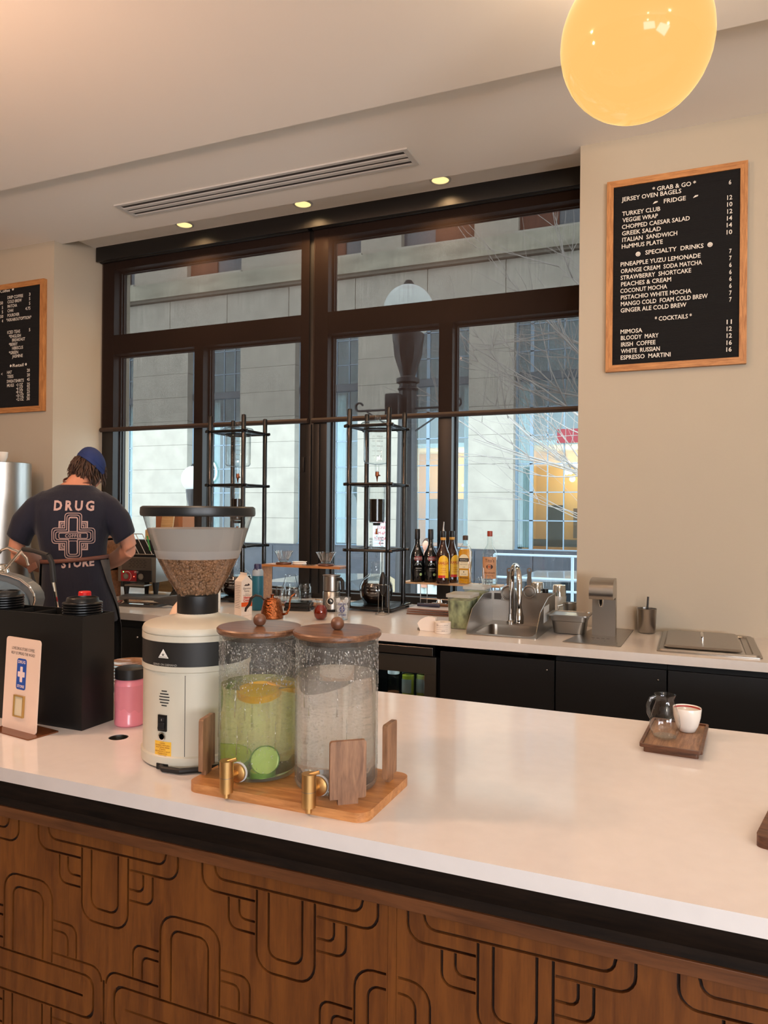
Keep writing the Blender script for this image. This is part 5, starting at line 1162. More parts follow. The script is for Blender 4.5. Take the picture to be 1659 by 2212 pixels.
def ba_extra(b):
    q = MB(); cyllabel(q, 0.0397, 0.118, 0.142, 2, 62); q.build('red_label', mat('bottle_red', (120, 34, 32), 0.4), b)
    MB().text('BAILEYS', 0.017, fn=cylmap(0.0402, 30, z=0.124), sx=0.85).text('ORIGINAL', 0.010, fn=cylmap(0.0402, 34, z=0.072), sx=0.8).text('IRISH CREAM', 0.005, fn=cylmap(0.0402, 34, z=0.062)).build('label_lettering', mat('silver_print', (196, 190, 180), 0.4), b, smooth=False)
    q = MB(); f = cylmap(0.0399, 30, z=0.098)
    q.add([f((x * 1.0, y * 0.012, 0)) for x, y in [(-0.020, -0.6), (-0.014, 0.5), (-0.004, 0.9), (0.006, 0.4), (0.014, 0.7), (0.020, -0.6)]], [(0, 5, 4, 3, 2, 1)]); q.build('landscape_print', mat('grey_green_print', (120, 128, 116), 0.5), b, smooth=False)
    q = MB(); f = cylmap(0.0399, 52, z=0.042); q.add([f((x, y, 0)) for x, y in ring_pts(0, 0, 0.008, 14)], [tuple(range(14))]); q.build('green_seal', mat('pale_green_seal', (170, 196, 130), 0.5), b, smooth=False)
    q = MB(); f = cylmap(0.026, 20, z=0.182, eps=0.002)
    for s in (-1, 1):
        for t in (-1, 1): ribbon(q, ring_pts(s * 0.0032, t * 0.0032, 0.0028, 8), 0.0006, f)
    q.build('neck_emblem', mat('silver_print', (196, 190, 180), 0.4), b, smooth=False)
bottle(-1.4191, 3.855, baP, M_dkb, 'leftmost black cream liqueur bottle on the window shelf', baC, M_black, ba_extra)
bottle(-1.3448, 3.868, baP, M_dkb, 'second black cream liqueur bottle, just left of the yellow labelled one', baC, M_black, ba_extra)
kaP = [(0.036, 0), (0.0385, 0.005), (0.0385, 0.02), (0.0382, 0.024), (0.0382, 0.145), (0.034, 0.168), (0.0215, 0.196), (0.0165, 0.215), (0.0145, 0.225), (0.0140, 0.262)]
def ka_extra(b, lab=True):
    MB().lathe([(0.0146, 0.235), (0.0150, 0.237), (0.0150, 0.247), (0.0146, 0.249)], seg=20, closed=False).build('gold_neck_band', mat('gold_band', (206, 150, 60), 0.4), b)
    q = MB(); f = cylmap(0.0388, 22, z=0.0)
    P = [(-0.030, 0.032), (0.030, 0.032), (0.030, 0.115), (0.026, 0.132), (0.014, 0.148), (0.0, 0.153), (-0.014, 0.148), (-0.026, 0.132), (-0.030, 0.115)]
    n = 12; V = []; F = []
    for i in range(n + 1):
        x = -0.030 + 0.060 * i / n; t = 0.115 + 0.038 * math.sqrt(max(0, 1 - (x / 0.030) ** 2)); V += [f((x, 0.032, 0)), f((x, t, 0))]
    q.add(V, [(2 * i, 2 * i + 2, 2 * i + 3, 2 * i + 1) for i in range(n)]); l = q.build('yellow_label', mat('label_yellow', (232, 184, 40), 0.45), b)
    MB().text('KAHLÚA', 0.021, fn=cylmap(0.0391, 22, z=0.105), sx=0.72, bold=0.0005).text('THE ORIGINAL', 0.005, fn=cylmap(0.0391, 22, z=0.099)).text('RUM &', 0.009, fn=cylmap(0.0391, 22, z=0.080)).text('COFFEE', 0.009, fn=cylmap(0.0391, 22, z=0.069)).text('LIQUEUR', 0.009, fn=cylmap(0.0391, 22, z=0.058)).build('label_lettering', mat('label_red_ink', (170, 40, 30), 0.5), l, smooth=False)
    cyllabel(MB(), 0.0391, 0.032, 0.046, -20, 38).build('red_strip', mat('strip_red', (196, 40, 30), 0.5), l)
kaC = [(0.0150, 0.250), (0.0155, 0.252), (0.0155, 0.280), (0.014, 0.283), (0.0001, 0.2835)]
kb = bottle(-1.2538, 3.812, kaP, M_amb, 'dark liqueur bottle with arched yellow label and a metal pourer', kaC, M_black, ka_extra)
MB().tube([(0, 0, 0.283), (0, 0, 0.30), (0.003, 0, 0.334)], [0.006, 0.004, 0.0028], 10).build('pourer', M_steel, kb)
bottle(-1.2299, 3.894, kaP, M_amb, 'dark liqueur bottle standing behind the one with the pourer', kaC, M_black, ka_extra, rz=30)
# whiskey
M_clear = glass('bottle_glass', (0.97, 0.985, 0.975), (0.5, 0.6, 0.55), 0.02, 1.3)
def sq(w, z, r=0.35, n=2): return [(x, y, z) for x, y in rrect(2 * w, 2 * w, w * r, n)]
wk = thing('liquor_bottle', 'square clear whiskey bottle of golden liquid with cream labels', 'bottle', (-1.1387, 3.845, ZS + 0.0003), rz=math.radians(4), group='liquor bottles on the window shelf')
MB().loft([sq(0.031, 0), sq(0.0335, 0.004), sq(0.0335, 0.175), sq(0.028, 0.195, 0.6), sq(0.016, 0.213, 0.95), sq(0.0125, 0.222, 0.99), sq(0.0125, 0.245, 0.99)], caps=False).build('glass_body', M_clear, wk, ang=35)
MB().loft([sq(0.029, 0.004), sq(0.0315, 0.008), sq(0.0315, 0.172), sq(0.0265, 0.188, 0.6)]).build('whiskey', mat('golden_whiskey', (236, 168, 24), 0.12, trans=0.45, ior=1.2), wk, ang=35)
MB().lathe([(0.0145, 0.236), (0.015, 0.238), (0.015, 0.258), (0.013, 0.261), (0.0001, 0.261)], seg=20).build('cap', mat('cork_cap', (70, 52, 40), 0.5), wk)
P = [(-0.026, 0.085), (0.026, 0.085), (0.026, 0.135)] + arc(0, 0.135, 0.026, 0, 180, 8)[1:-1] + [(-0.026, 0.135)]
l = MB().prism(P, 0.0338, 0.0343, M=XZ).build('cream_label', mat('cream_label', (214, 204, 172), 0.5), wk, smooth=False)
MB().prism([(-0.0265, 0.122), (0.0265, 0.122), (0.0265, 0.140), (-0.0265, 0.140)], 0.0343, 0.0347, M=XZ).build('black_strip', M_black, l, smooth=False)
l2 = MB().prism([(-0.023, 0.045), (0.023, 0.045), (0.023, 0.076), (-0.023, 0.076)], 0.0338, 0.0343, M=XZ).build('cream_label', mat('cream_label', (214, 204, 172), 0.5), wk, smooth=False)
q = MB().text('BUSHMILLS', 0.0098, T(0, -0.0349, 0.1275) @ XZ, sx=0.85); q.build('label_lettering', M_letter, l, smooth=False)
MB().text('TRIPLE DISTILLED', 0.0048, T(0, -0.0345, 0.114) @ XZ).text('IRISH WHISKEY', 0.006, T(0, -0.0345, 0.104) @ XZ).text('1608', 0.007, T(0, -0.0345, 0.090) @ XZ).build('label_lettering', M_black, l, smooth=False)
MB().text('ORIGINAL', 0.007, T(0, -0.0345, 0.052) @ XZ).text('\u2605', 0.012, T(0, -0.0345, 0.062) @ XZ).build('label_lettering', M_black, l2, smooth=False)
MB().text('THE ORIGINAL', 0.009, T(0, -0.0340, 0.032) @ XZ, sx=0.8, bold=0.0004).build('front_lettering', mat('brown_ink', (96, 50, 20), 0.5), wk, smooth=False)
# vodka
vk = thing('liquor_bottle', 'clear vodka bottle with a copper coloured cap and tan label', 'bottle', (-1.0077, 3.862, ZS + 0.0003), group='liquor bottles on the window shelf')
MB().shell([(0.001, 0.002), (0.036, 0.002), (0.0405, 0.008), (0.0405, 0.16), (0.037, 0.178), (0.022, 0.200), (0.0145, 0.215), (0.0125, 0.262)], seg=32).build('glass_body', M_clear, vk, ang=40)
MB().lathe([(0.0001, 0.003), (0.036, 0.003), (0.039, 0.008), (0.039, 0.02), (0.0001, 0.02)], seg=28).build('thick_base', M_lab, vk)
MB().lathe([(0.0135, 0.258), (0.0145, 0.259), (0.0145, 0.285), (0.013, 0.287), (0.0001, 0.287)], seg=20).build('cap', mat('copper_cap', (150, 62, 44), 0.35), vk)
l = cyllabel(MB(), 0.0407, 0.034, 0.150, -50, 72, n=18).build('tan_label', mat('tan_label', (188, 140, 104), 0.6), vk)
q = MB().text("Tito's", 0.026, fn=cylmap(0.0412, 14, z=0.122), sx=0.85).text('Handmade', 0.014, fn=cylmap(0.0412, 14, z=0.062)).text('VODKA', 0.010, fn=cylmap(0.0412, 14, z=0.047), space=1.3)
q.build('label_lettering', mat('dark_brown_ink', (52, 26, 20), 0.5), l, smooth=False)
f = cylmap(0.0412, 14, z=0.098)
q = MB(); q.add([f((x * 0.018, y * 0.013, 0)) for x, y in ring_pts(0, 0, 1, 18)], [tuple(range(18))]); q.build('oval_mark', mat('dark_brown_ink', (52, 26, 20), 0.5), l, smooth=False)
f = cylmap(0.0414, 14, z=0.098)
q = MB(); q.add([f((x * 0.007 - 0.002, y * 0.008, 0)) for x, y in ring_pts(0, 0, 1, 12)], [tuple(range(12))]); q.build('oval_mark', mat('label_orange', (176, 90, 48), 0.5), l, smooth=False)
# ---- glass jug with bar spoons, behind the containers
sj = thing('glass_jug', 'small glass jug holding bar spoons in front of the vodka bottle', 'jug', at(-0.9931, 3.70))
zt = 1.0903 - 0.9; zl = zt - 0.115
MB().shell([(0.001, 0), (0.034, 0.0), (0.038, 0.01), (0.038, zl), (0.040, zl + 0.04), (0.028, zl + 0.08), (0.026, zl + 0.10), (0.033, zt)], seg=30).build('jug_body', M_lab, sj, ang=60)
MB().tube([(-0.026, 0, zt - 0.01), (-0.052, 0, zt - 0.015), (-0.058, 0, zt - 0.04), (-0.05, 0, zt - 0.065), (-0.036, 0, zt - 0.07)], 0.004, 8).build('handle', M_lab, sj)
for (a, b, h) in ((-0.006, 0.004, 0.045), (0.014, -0.004, 0.01), (-0.016, 0, 0.0)):
    s = thing('bar_spoon', {0.045: 'tallest thin steel spoon standing in the spoon jug', 0.01: 'steel spoon leaning right in the spoon jug', 0.0: 'short steel spoon leaning left in the spoon jug'}[h], 'spoon', at(-0.9931, 3.70, 0.003), group='spoons in the glass jug')
    MB().tube([(-a, 0, 0.01), (a, b, zt + h)], 0.0022, 8).sphere((-a, 0, 0.014), (0.009, 0.004, 0.014), 10, 8).build('spoon_body', M_steel, s)
# ---- clipboards
for k, (dz, lab) in enumerate(((0, 'lowest brown clipboard of the pile left of the green container'), (0.011, 'middle clipboard of the pile beside the drip tower'), (0.022, 'top clipboard with clear plastic sheet, in the pile'))):
    c = thing('clipboard', lab, 'clipboard', at(-1.245 + 0.004 * k, 3.655, dz + 0.0002), rz=math.radians(2 - 2 * k), group='pile of clipboards by the window')
    MB().box(-0.115, 0.115, -0.12, 0.12, 0, 0.006, 0.0015).build('board', mat('hardboard_brown', (110, 76, 62), 0.5), c, smooth=False)
    MB().box(-0.108, 0.108, -0.112, 0.10, 0.006, 0.0095, 0.001).build('paper', mat('paper_grey', (196, 186, 182), 0.3), c, smooth=False)
    if k == 2:
        MB().box(-0.06, 0.02, 0.085, 0.112, 0.0095, 0.016, 0.002).lathe([(0.012, 0), (0.016, 0.006), (0.010, 0.022), (0.0001, 0.026)], (-0.02, 0.10, 0.012), 16).build('clip', M_chrome, c)
mk = tag(MB().tube([(-0.06, 0, 0), (0.06, 0, 0)], 0.009, 12).build('marker_pen', mat('marker_navy', (30, 34, 60), 0.4), None, loc=at(-1.26, 3.60, 0.0425)), 'dark blue marker pen lying on the clipboards', 'marker')
mk2 = tag(MB().tube([(-0.055, 0, 0), (0.055, 0, 0)], 0.008, 12).build('marker_pen', mat('marker_brown', (110, 74, 46), 0.4), None, loc=at(-1.215, 3.64, 0.0415), rot=(0, 0, 0.12)), 'brown marker pen lying behind the dark blue one', 'marker')
cl = tag(MB().lathe([(0.022, 0), (0.026, 0.01), (0.020, 0.03), (0.010, 0.036), (0.0001, 0.037)], seg=20).build('glass_stopper', M_lab, None, loc=at(-1.10, 3.70)), 'small clear glass stopper beside the clipboards', 'stopper')
# ---- matcha containers
M_tub = glass('tub_plastic', (0.88, 0.90, 0.84), (0.6, 0.65, 0.58), 0.15, 1.0, haze=0.12)
def tub(x, y, lab, w, dp, h, fill):
    t = thing('storage_container', lab, 'container', at(x, y), group='clear tubs beside the sink')
    MB().loft([[(a, b, z) for a, b in rrect(2 * w * s, 2 * dp * s, 0.012, 3)] for z, s in ((0, 0.9), (h, 1.0))], caps=False).build('tub_body', M_tub, t, ang=40)
    if fill: MB().loft([[(a, b, z) for a, b in rrect(2 * w * s, 2 * dp * s, 0.012, 3)] for z, s in ((0.002, 0.87), (h * 0.88, 0.96))]).build('green_contents', mat('green_tea_powder', (138, 146, 112), 0.8, noise=(42, 0.75, (1, 1, 0.5))), t, ang=40)
    MB().prism(rrect(2 * w + 0.012, 2 * dp + 0.012, 0.014, 3), h - 0.004, h + 0.010).build('lid', glass('tub_lid', (0.9, 0.86, 0.84), (0.7, 0.7, 0.7), 0.1, 1.0, haze=0.45), t, ang=30)
tub(-0.968, 3.235, 'clear container of green powder with a pale lid, left of the sink', 0.055, 0.065, 1.0447-0.9, True)
tub(-0.955, 3.43, 'second lidded clear container standing behind the green one', 0.05, 0.06, 1.0638-0.9, True)
# ---- label roll and paper
lr = thing('label_roll', 'roll of white printed day labels at the counter edge', 'label roll', at(-1.000, 3.045))
MB().lathe([(0.012, 0), (0.035, 0), (0.035, 0.048), (0.012, 0.048)], seg=32, closed=True).build('roll', mat('label_white', (224, 212, 200), 0.6), lr)
q = MB()
for k in range(4): cyllabel(q, 0.0351, 0.010 + 0.008 * k, 0.0107 + 0.008 * k, -30, 55, n=6)
q.text('ITEM', 0.005, fn=cylmap(0.0353, -22, z=0.036)).text('USE BY', 0.005, fn=cylmap(0.0353, 22, z=0.0115)).text('M T W', 0.005, fn=cylmap(0.0353, 42, z=0.036)).build('label_print', mat('label_ink', (60, 50, 48), 0.6), lr, smooth=False)
pb = thing('paper_dispenser', 'white curved paper label holder lying left of the label roll', 'label holder', at(-1.07, 3.075))
MB().prism([(-0.04, 0.0)] + arc(0.0, 0.0, 0.062, 150, 75, 6) + [(0.03, 0.058), (0.035, 0.0)], -0.012, 0.012, M=XZ).build('holder_body', mat('holder_white', (222, 212, 202), 0.5), pb, ang=40)
MB().box(-0.055, -0.038, -0.01, 0.01, 0.0, 0.012, 0.003).build('holder_tip', M_steeld, pb)
# ---- sink
sk = thing('bar_sink', 'stainless drop-in bar sink with splash guard panels', 'sink', (-0.748, 3.278, CT + 0.0005))
cutplate([rrect(0.302, 0.446, 0.008, 3), rrect(0.246, 0.296, 0.03, 4, 0, -0.043)], 0.003, T(0, 0, 0.0016), 'deck', M_steel, sk)
rings = [[(a, b - 0.043, z) for a, b in rrect(0.246 * s, 0.296 * s, 0.03, 4)] for z, s in ((0.002, 1.0), (-0.012, 0.985), (-0.13, 0.95), (-0.15, 0.88))]
MB().loft(rings + [[(a * 0.05, (b) * 0.05 - 0.043, -0.153) for a, b in rrect(0.2, 0.25, 0.03, 4)]], caps=False).build('basin', M_steel, sk, ang=50)
xl, xr = -0.149, 0.149
for s, nm in ((xl, 'left'), (xr, 'right')):
    P = [(-0.222, 0.003), (-0.222, 0.026), (-0.135, 0.10), (0.05, 0.146), (0.219, 0.146), (0.219, 0.003)]
    MB().prism(P, -0.0012, 0.0012, M=T(s, 0, 0) @ Matrix(((0, 0, 1, 0), (1, 0, 0, 0), (0, 1, 0, 0), (0, 0, 0, 1)))).build('splash_panel', M_steel, sk, smooth=False)
MB().box(xl + 0.001, xr - 0.001, 0.216, 0.2184, 0.003, 0.146).build('back_panel', M_steel, sk, smooth=False)
MB().box(-0.14, -0.09, 0.2145, 0.2158, 0.105, 0.135).build('panel_sticker', mat('dark_sticker', (60, 54, 50), 0.4), sk, smooth=False)
q = MB().box(0.1504, 0.1512, -0.06, 0.06, 0.045, 0.115); st_ = q.build('panel_sticker', mat('pale_sticker', (214, 214, 210), 0.5), sk, smooth=False)
fc = thing('faucet', 'chrome gooseneck faucet arching over the bar sink', 'faucet', (-0.795, 3.458, CT + 0.004))
ex, ey = 0.073, -0.165; zt = 1.1876 - 0.904
MB().tube([(0, 0, 0), (0, 0, zt - 0.09)] + [((ex * (1 - math.cos(a)) / 2), ey * (1 - math.cos(a)) / 2, zt - 0.09 + 0.082 * math.sin(a)) for a in [PI * k / 12 for k in range(13)]] + [(ex, ey, 0.085)], 0.0125, 16).build('spout_tube', M_chrome, fc, ang=60)
MB().lathe([(0.022, 0), (0.022, 0.006), (0.015, 0.012), (0.0135, 0.04)], seg=24).build('spout_base', M_chrome, fc)
MB().lathe([(0.0001, 0.022), (0.021, 0.022), (0.0215, 0.055), (0.0155, 0.078), (0.0135, 0.090)], (ex, ey, 0), 24).build('aerator', M_chrome, fc, ang=40)
# strainers
def strainer(x, z, r, lab, ears):
    s = thing('bar_strainer', lab, 'strainer', (x, 3.4905, z), group='strainers hung on the splash guard')
    q = MB(); q.lathe([(0.0001, -0.001), (r, -0.0015), (r + 0.003, 0.001), (r, 0.002), (0.0001, 0.0015)], seg=30, M=RX(90)); q.build('disc', M_steeld, s, ang=50)
    MB().lathe([(r * 0.92, -0.004), (r * 1.02, -0.004), (r * 1.02, 0.004), (r * 0.92, 0.004)], seg=30, M=T(0, -0.004, 0) @ RX(90), closed=True).build('coil_ring', M_steel, s)
    h = r + 0.075
    P = [(-0.008, r * 0.8), (-0.012, r + 0.02), (-0.009, r + 0.05), (-0.012, h)] + arc(0, h, 0.012, 180, 0, 6)[1:-1] + [(0.012, h), (0.009, r + 0.05), (0.012, r + 0.02), (0.008, r * 0.8)]
    cutplate([P, ring_pts(0, h, 0.006, 12)], 0.002, XZ, 'handle', M_steeld, s)
    for e in ears: MB().prism([(e[0] - 0.007, e[1] - 0.007), (e[0] + 0.007, e[1] - 0.007), (e[0] + 0.007, e[1] + 0.007), (e[0] - 0.007, e[1] + 0.007)], -0.001, 0.001, M=XZ).build('ear', M_steeld, s)
    q = MB()
    for k in range(9):
        a = math.radians(200 + 17 * k); q.add([(r * 0.7 * math.cos(a) + u, -0.0025, r * 0.7 * math.sin(a) + v_) for u, v_ in ring_pts(0, 0, 0.0018, 8)], [tuple(range(8))])
    q.build('holes', M_black, s, smooth=False)
strainer(-0.816, 1.0366, 0.036, 'larger round strainer hanging left of the faucet', ((-0.03, -0.028), (0.03, -0.028)))
strainer(-0.7184, 1.0481, 0.028, 'smaller perforated strainer hanging right of the faucet', ((0.026, -0.022),))
# soap, shakers
sp = thing('soap_bottle', 'clear soap bottle with a black pump top behind the splash guard', 'soap bottle', at(-0.655, 3.56))
MB().lathe([(0.028, 0), (0.031, 0.004), (0.031, 0.115), (0.026, 0.128), (0.012, 0.133)], seg=26).build('bottle_body', mat('soap_plastic', (206, 200, 190), 0.35), sp)
MB().lathe([(0.021, 0.122), (0.021, 0.135), (0.014, 0.140), (0.014, 0.160), (0.0001, 0.161)], seg=20).tube([(0, 0, 0.155), (-0.022, -0.008, 0.154)], 0.004, 8).build('pump', M_black, sp)
def shaker(x, y, h, r, lab, two):
    s = thing('cocktail_shaker', lab, 'shaker', at(x, y), group='shakers at the window by the sink')
    MB().lathe([(r * 0.78, 0), (r, h * 0.62), (r * 0.98, h * 0.66)], seg=26).build('tin', M_steel if two else mat('frosted_tin', (200, 202, 200), 0.4, 0.4), s)
    MB().lathe([(r * 0.96, h * 0.66), (r * 0.9, h * 0.97), (r * 0.86, h), (0.0001, h)], seg=26).build('cap', M_chrome, s)
shaker(-0.6291, 3.80, 1.058-0.9, 0.036, 'tall frosted shaker with a chrome cap at the window', False)
shaker(-0.7476, 3.83, 1.0642-0.9, 0.036, 'steel cocktail tin behind the right strainer', True)
mp = thing('steel_pitcher', 'small steel milk pitcher between splash guard and pan', 'pitcher', at(-0.55, 3.62))
MB().shell([(0.001, 0.001), (0.028, 0.001), (0.033, 0.02), (0.03, 0.07), (0.033, 0.09)], seg=24).build('pitcher_body', M_steel, mp)
MB().tube([(-0.03, -0.01, 0.08), (-0.05, -0.02, 0.075), (-0.05, -0.02, 0.02), (-0.03, -0.01, 0.015)], 0.004, 8).build('handle', M_steel, mp)
pl = tag(MB().lathe([(0.03, 0), (0.06, 0.006), (0.075, 0.016), (0.074, 0.018), (0.058, 0.010), (0.0001, 0.006)], seg=32).build('white_plate', M_white, None, loc=at(-0.585, 3.80)), 'white plate against the window behind the steel pan', 'plate')
# ---- hotel pan
hp = thing('steel_pan', 'small deep rectangular stainless pan between sink and water tap', 'pan', at(-0.498, 3.300, 0.0034), rz=0)
R_ = lambda w, d_, z, r=0.02: [(a, b, z) for a, b in rrect(w, d_, r, 4)]
MB().loft([R_(0.176, 0.162, 0.079), R_(0.176, 0.162, 0.0815), R_(0.156, 0.142, 0.082), R_(0.150, 0.136, 0.078), R_(0.146, 0.132, 0.055), R_(0.140, 0.126, 0.053), R_(0.130, 0.116, 0.004, 0.03), R_(0.02, 0.02, 0.003, 0.008)], caps=True).build('pan_interior', M_steel, hp, ang=35)
MB().loft([R_(0.132, 0.118, 0.0, 0.03), R_(0.142, 0.128, 0.052), R_(0.149, 0.135, 0.054), R_(0.153, 0.139, 0.078), R_(0.178, 0.164, 0.0795), R_(0.178, 0.164, 0.076)], caps=False).build('pan_shell', M_steeld, hp, ang=35)
# ---- water tap tower
wt = thing('water_tap', 'square steel water tap tower rising from its drip plate', 'water dispenser', (-0.352, 3.27, CT + 0.0005))
MB().prism([(-0.137, -0.228), (0.089, -0.245), (0.104, 0.215), (-0.056, 0.24)], 0.0, 0.003).build('drip_plate', M_steel, wt, smooth=False)
prof = [(-0.12, 0.168), (-0.13, 0.185), (-0.127, 0.215), (-0.11, 0.238), (-0.08, 0.247), (-0.02, 0.250), (0.018, 0.246), (0.032, 0.228), (0.036, 0.20), (0.036, 0.003), (-0.012, 0.003), (-0.012, 0.158), (-0.02, 0.168)]
Mx = Matrix(((0, 0, 1, 0), (1, 0, 0, 0), (0, 1, 0, 0), (0, 0, 0, 1)))
MB().prism(prof, -0.048, 0.048, M=Mx).build('tower', M_steel, wt, ang=38)
MB().lathe([(0.0001, 0.135), (0.008, 0.135), (0.011, 0.150), (0.011, 0.169)], (-0.004, -0.085, 0), 18).build('nozzle', M_chrome, wt)
q = MB()
for k in range(3): q.add([(u - 0.03 + 0.05 * k, v_ - 0.12 - 0.03 * k, 0.0034) for u, v_ in ring_pts(0, 0, 0.003, 8)], [tuple(range(8))])
for k in range(4): q.box(-0.04 + 0.02 * k, -0.028 + 0.02 * k, -0.09, -0.087, 0.003, 0.0035)
q.build('drain_slots', M_blackm, wt, smooth=False)
# ---- steel cup with spoon
uc = thing('steel_cup', 'plain steel cup with a dark spoon handle against the wall', 'cup', at(-0.190, 3.445))
MB().shell([(0.001, 0.001), (0.033, 0.001), (0.037, 0.006), (0.0415, 0.104), (0.0435, 0.107), (0.040, 0.107), (0.035, 0.01), (0.001, 0.006)], seg=36).build('cup_body', M_steel, uc, ang=40)
us = tag(MB().tube([(-0.006, 0, 0), (0.001, 0.004, 0.15)], 0.0045, 8, flat=0.5).build('spoon', mat('dark_spoon', (60, 56, 52), 0.4, 0.6), None, loc=at(-0.186, 3.445, 0.008)), 'dark spoon standing in the plain steel cup', 'spoon')
# ---- lidded insert
ci = thing('chilled_insert', 'flush steel insert frame with a handled steel lid at the counter right', 'food insert', (0.052, 3.236, CT + 0.0005))
cutplate([rrect(0.362, 0.488, 0.015, 4), rrect(0.300, 0.430, 0.012, 4, -0.020, 0.005)], 0.004, T(0, 0, 0.002), 'insert_frame', M_steel, ci)
MB().loft([R_(0.352, 0.478, 0.004), R_(0.346, 0.472, 0.010), R_(0.306, 0.436, 0.010), R_(0.298, 0.428, 0.003)], caps=False).build('raised_rim', M_steel, ci, ang=40)
ld = MB().loft([[(a - 0.020, b + 0.008, z) for a, b in rrect(w, d_, 0.015, 4)] for w, d_, z in ((0.272, 0.41, 0.0105), (0.276, 0.414, 0.014), (0.262, 0.40, 0.020), (0.20, 0.34, 0.021))]).build('lid', M_steel, ci, ang=30)
MB().tube([(-0.02, -0.05, 0.020), (-0.02, -0.05, 0.036), (-0.02, -0.035, 0.041), (-0.02, 0.035, 0.041), (-0.02, 0.05, 0.036), (-0.02, 0.05, 0.020)], 0.0055, 10, flat=0.6).build('lid_handle', M_chrome, ld)
# ---- pour-over station
po = thing('pour_over_stand', 'curved wood pour-over stand holding two glass drippers at the window', 'stand', at(-1.885, 3.60))
zt = 1.1243 - 0.9
xa, xb = -2.2446 + 1.885, -1.7406 + 1.885
P = [(xb, zt), (xa + 0.02, zt)] + arc(xa + 0.02, zt - 0.02, 0.02, 90, 180, 4)[1:] + [(xa, 0.02)] + arc(xa + 0.02, 0.02, 0.02, 180, 270, 4)[1:] + [(xb - 0.05, 0), (xb - 0.05, 0.011), (xa + 0.028, 0.011)] + arc(xa + 0.028, 0.028, 0.016, 270, 180, 4)[1:] + [(xa + 0.012, zt - 0.026)] + arc(xa + 0.026, zt - 0.026, 0.014, 180, 90, 4)[1:] + [(xb, zt - 0.012)]
MB().prism(P, -0.06, 0.06, M=XZ).build('stand_frame', wood('stand_wood', (140, 88, 48), (186, 126, 74), 10, (0.8, 8, 8), 0.45), po, ang=30)
MB().tube([(xb - 0.01, 0.04, 0.03), (xb - 0.20, 0.04, 0.03)], 0.003, 6).build('brace_rod', M_brass, po)
ztw = 0.9005 + zt
def dripper(x, lab):
    w = tag(MB().lathe([(0.030, 0), (0.042, 0.0), (0.044, 0.003), (0.044, 0.009), (0.041, 0.012), (0.030, 0.012)], seg=28, closed=True).build('wood_collar', mat('collar_wood', (96, 58, 40), 0.4), None, loc=(x, 3.585, ztw + 0.0005)), 'dark wood collar ring under the ' + lab, 'coaster', 'wood collars of the drippers')
    d = thing('glass_dripper', lab, 'coffee dripper', (x, 3.585, ztw + 0.0132), group='glass cone drippers on the stand')
    seg = 88; rings = []
    for k, (r, z) in enumerate(((0.022, 0.0), (0.024, 0.008), (0.036, 0.030), (0.048, 0.054), (0.054, 0.062))):
        rings.append([(r * (1 + 0.05 * math.cos(22 * (2 * PI * i / seg + z * 9))) * math.cos(2 * PI * i / seg), r * (1 + 0.05 * math.cos(22 * (2 * PI * i / seg + z * 9))) * math.sin(2 * PI * i / seg), z) for i in range(seg)])
    MB().loft(rings, caps=False).build('cone', glass('ribbed_glass', (0.86, 0.92, 0.93), (0.12, 0.18, 0.20), 0.08, 4.5), d, ang=20)
    MB().lathe([(0.024, -0.001), (0.034, 0.0), (0.034, 0.003), (0.024, 0.004)], seg=28, closed=True).build('flange', M_lab, d)
dripper(-2.1124, 'left ribbed glass dripper, above the glass mugs')
dripper(-1.8484, 'right ribbed glass dripper, above the steel moka pot')
ds = tag(MB().lathe([(0.036, 0), (0.040, 0.003), (0.036, 0.010), (0.043, 0.015), (0.0001, 0.016)], seg=28).build('white_dish', M_white, None, loc=(-2.0321, 3.62, ztw + 0.0005)), 'small white covered dish on the pour-over stand', 'dish')
gd = tag(MB().lathe([(0.03, 0), (0.038, 0.002), (0.036, 0.006), (0.0001, 0.005)], seg=28).build('glass_coaster', M_lab, None, loc=(-1.9427, 3.565, ztw + 0.0005)), 'clear glass coaster between the two drippers', 'coaster')
# servers and mugs below the stand
sv = thing('glass_server', 'tall clear glass server under the pour-over stand', 'glass server', at(-2.1151, 3.665, 0.0115))
MB().shell([(0.001, 0.0), (0.060, 0.0), (0.066, 0.01), (0.030, 0.135), (0.034, 0.150)], seg=30).build('server_body', M_lab, sv, ang=60)
for px_, lab in ((-2.1132, 'left upturned glass mug under the stand'), (-2.0162, 'right upturned glass mug under the stand')):
    mg = thing('glass_mug', lab, 'mug', at(px_, 3.562 if 'left' in lab else 3.548, 0.0115), group='glass mugs under the pour-over stand')
    MB().shell([(0.030, 0), (0.033, 0.02), (0.031, 0.07), (0.024, 0.092), (0.001, 0.095)], seg=26).build('mug_body', M_lab, mg, ang=60)
    MB().tube([(-0.03, -0.008, 0.075), (-0.052, -0.014, 0.07), (-0.054, -0.014, 0.03), (-0.033, -0.008, 0.02)], 0.004, 8).build('handle', M_lab, mg)
gj = thing('glass_jar', 'clear ribbed glass jar at the right under the stand', 'jar', at(-1.9836, 3.60, 0.0115))
MB().shell([(0.001, 0), (0.030, 0), (0.034, 0.006), (0.034, 0.092), (0.029, 0.10), (0.029, 0.11)], seg=28).build('jar_body', M_lab, gj, ang=60)
for k in range(4): MB().lathe([(0.0345, 0.03 + 0.016 * k), (0.0355, 0.031 + 0.016 * k), (0.0345, 0.032 + 0.016 * k)], seg=28).build('rib', M_lab, gj)
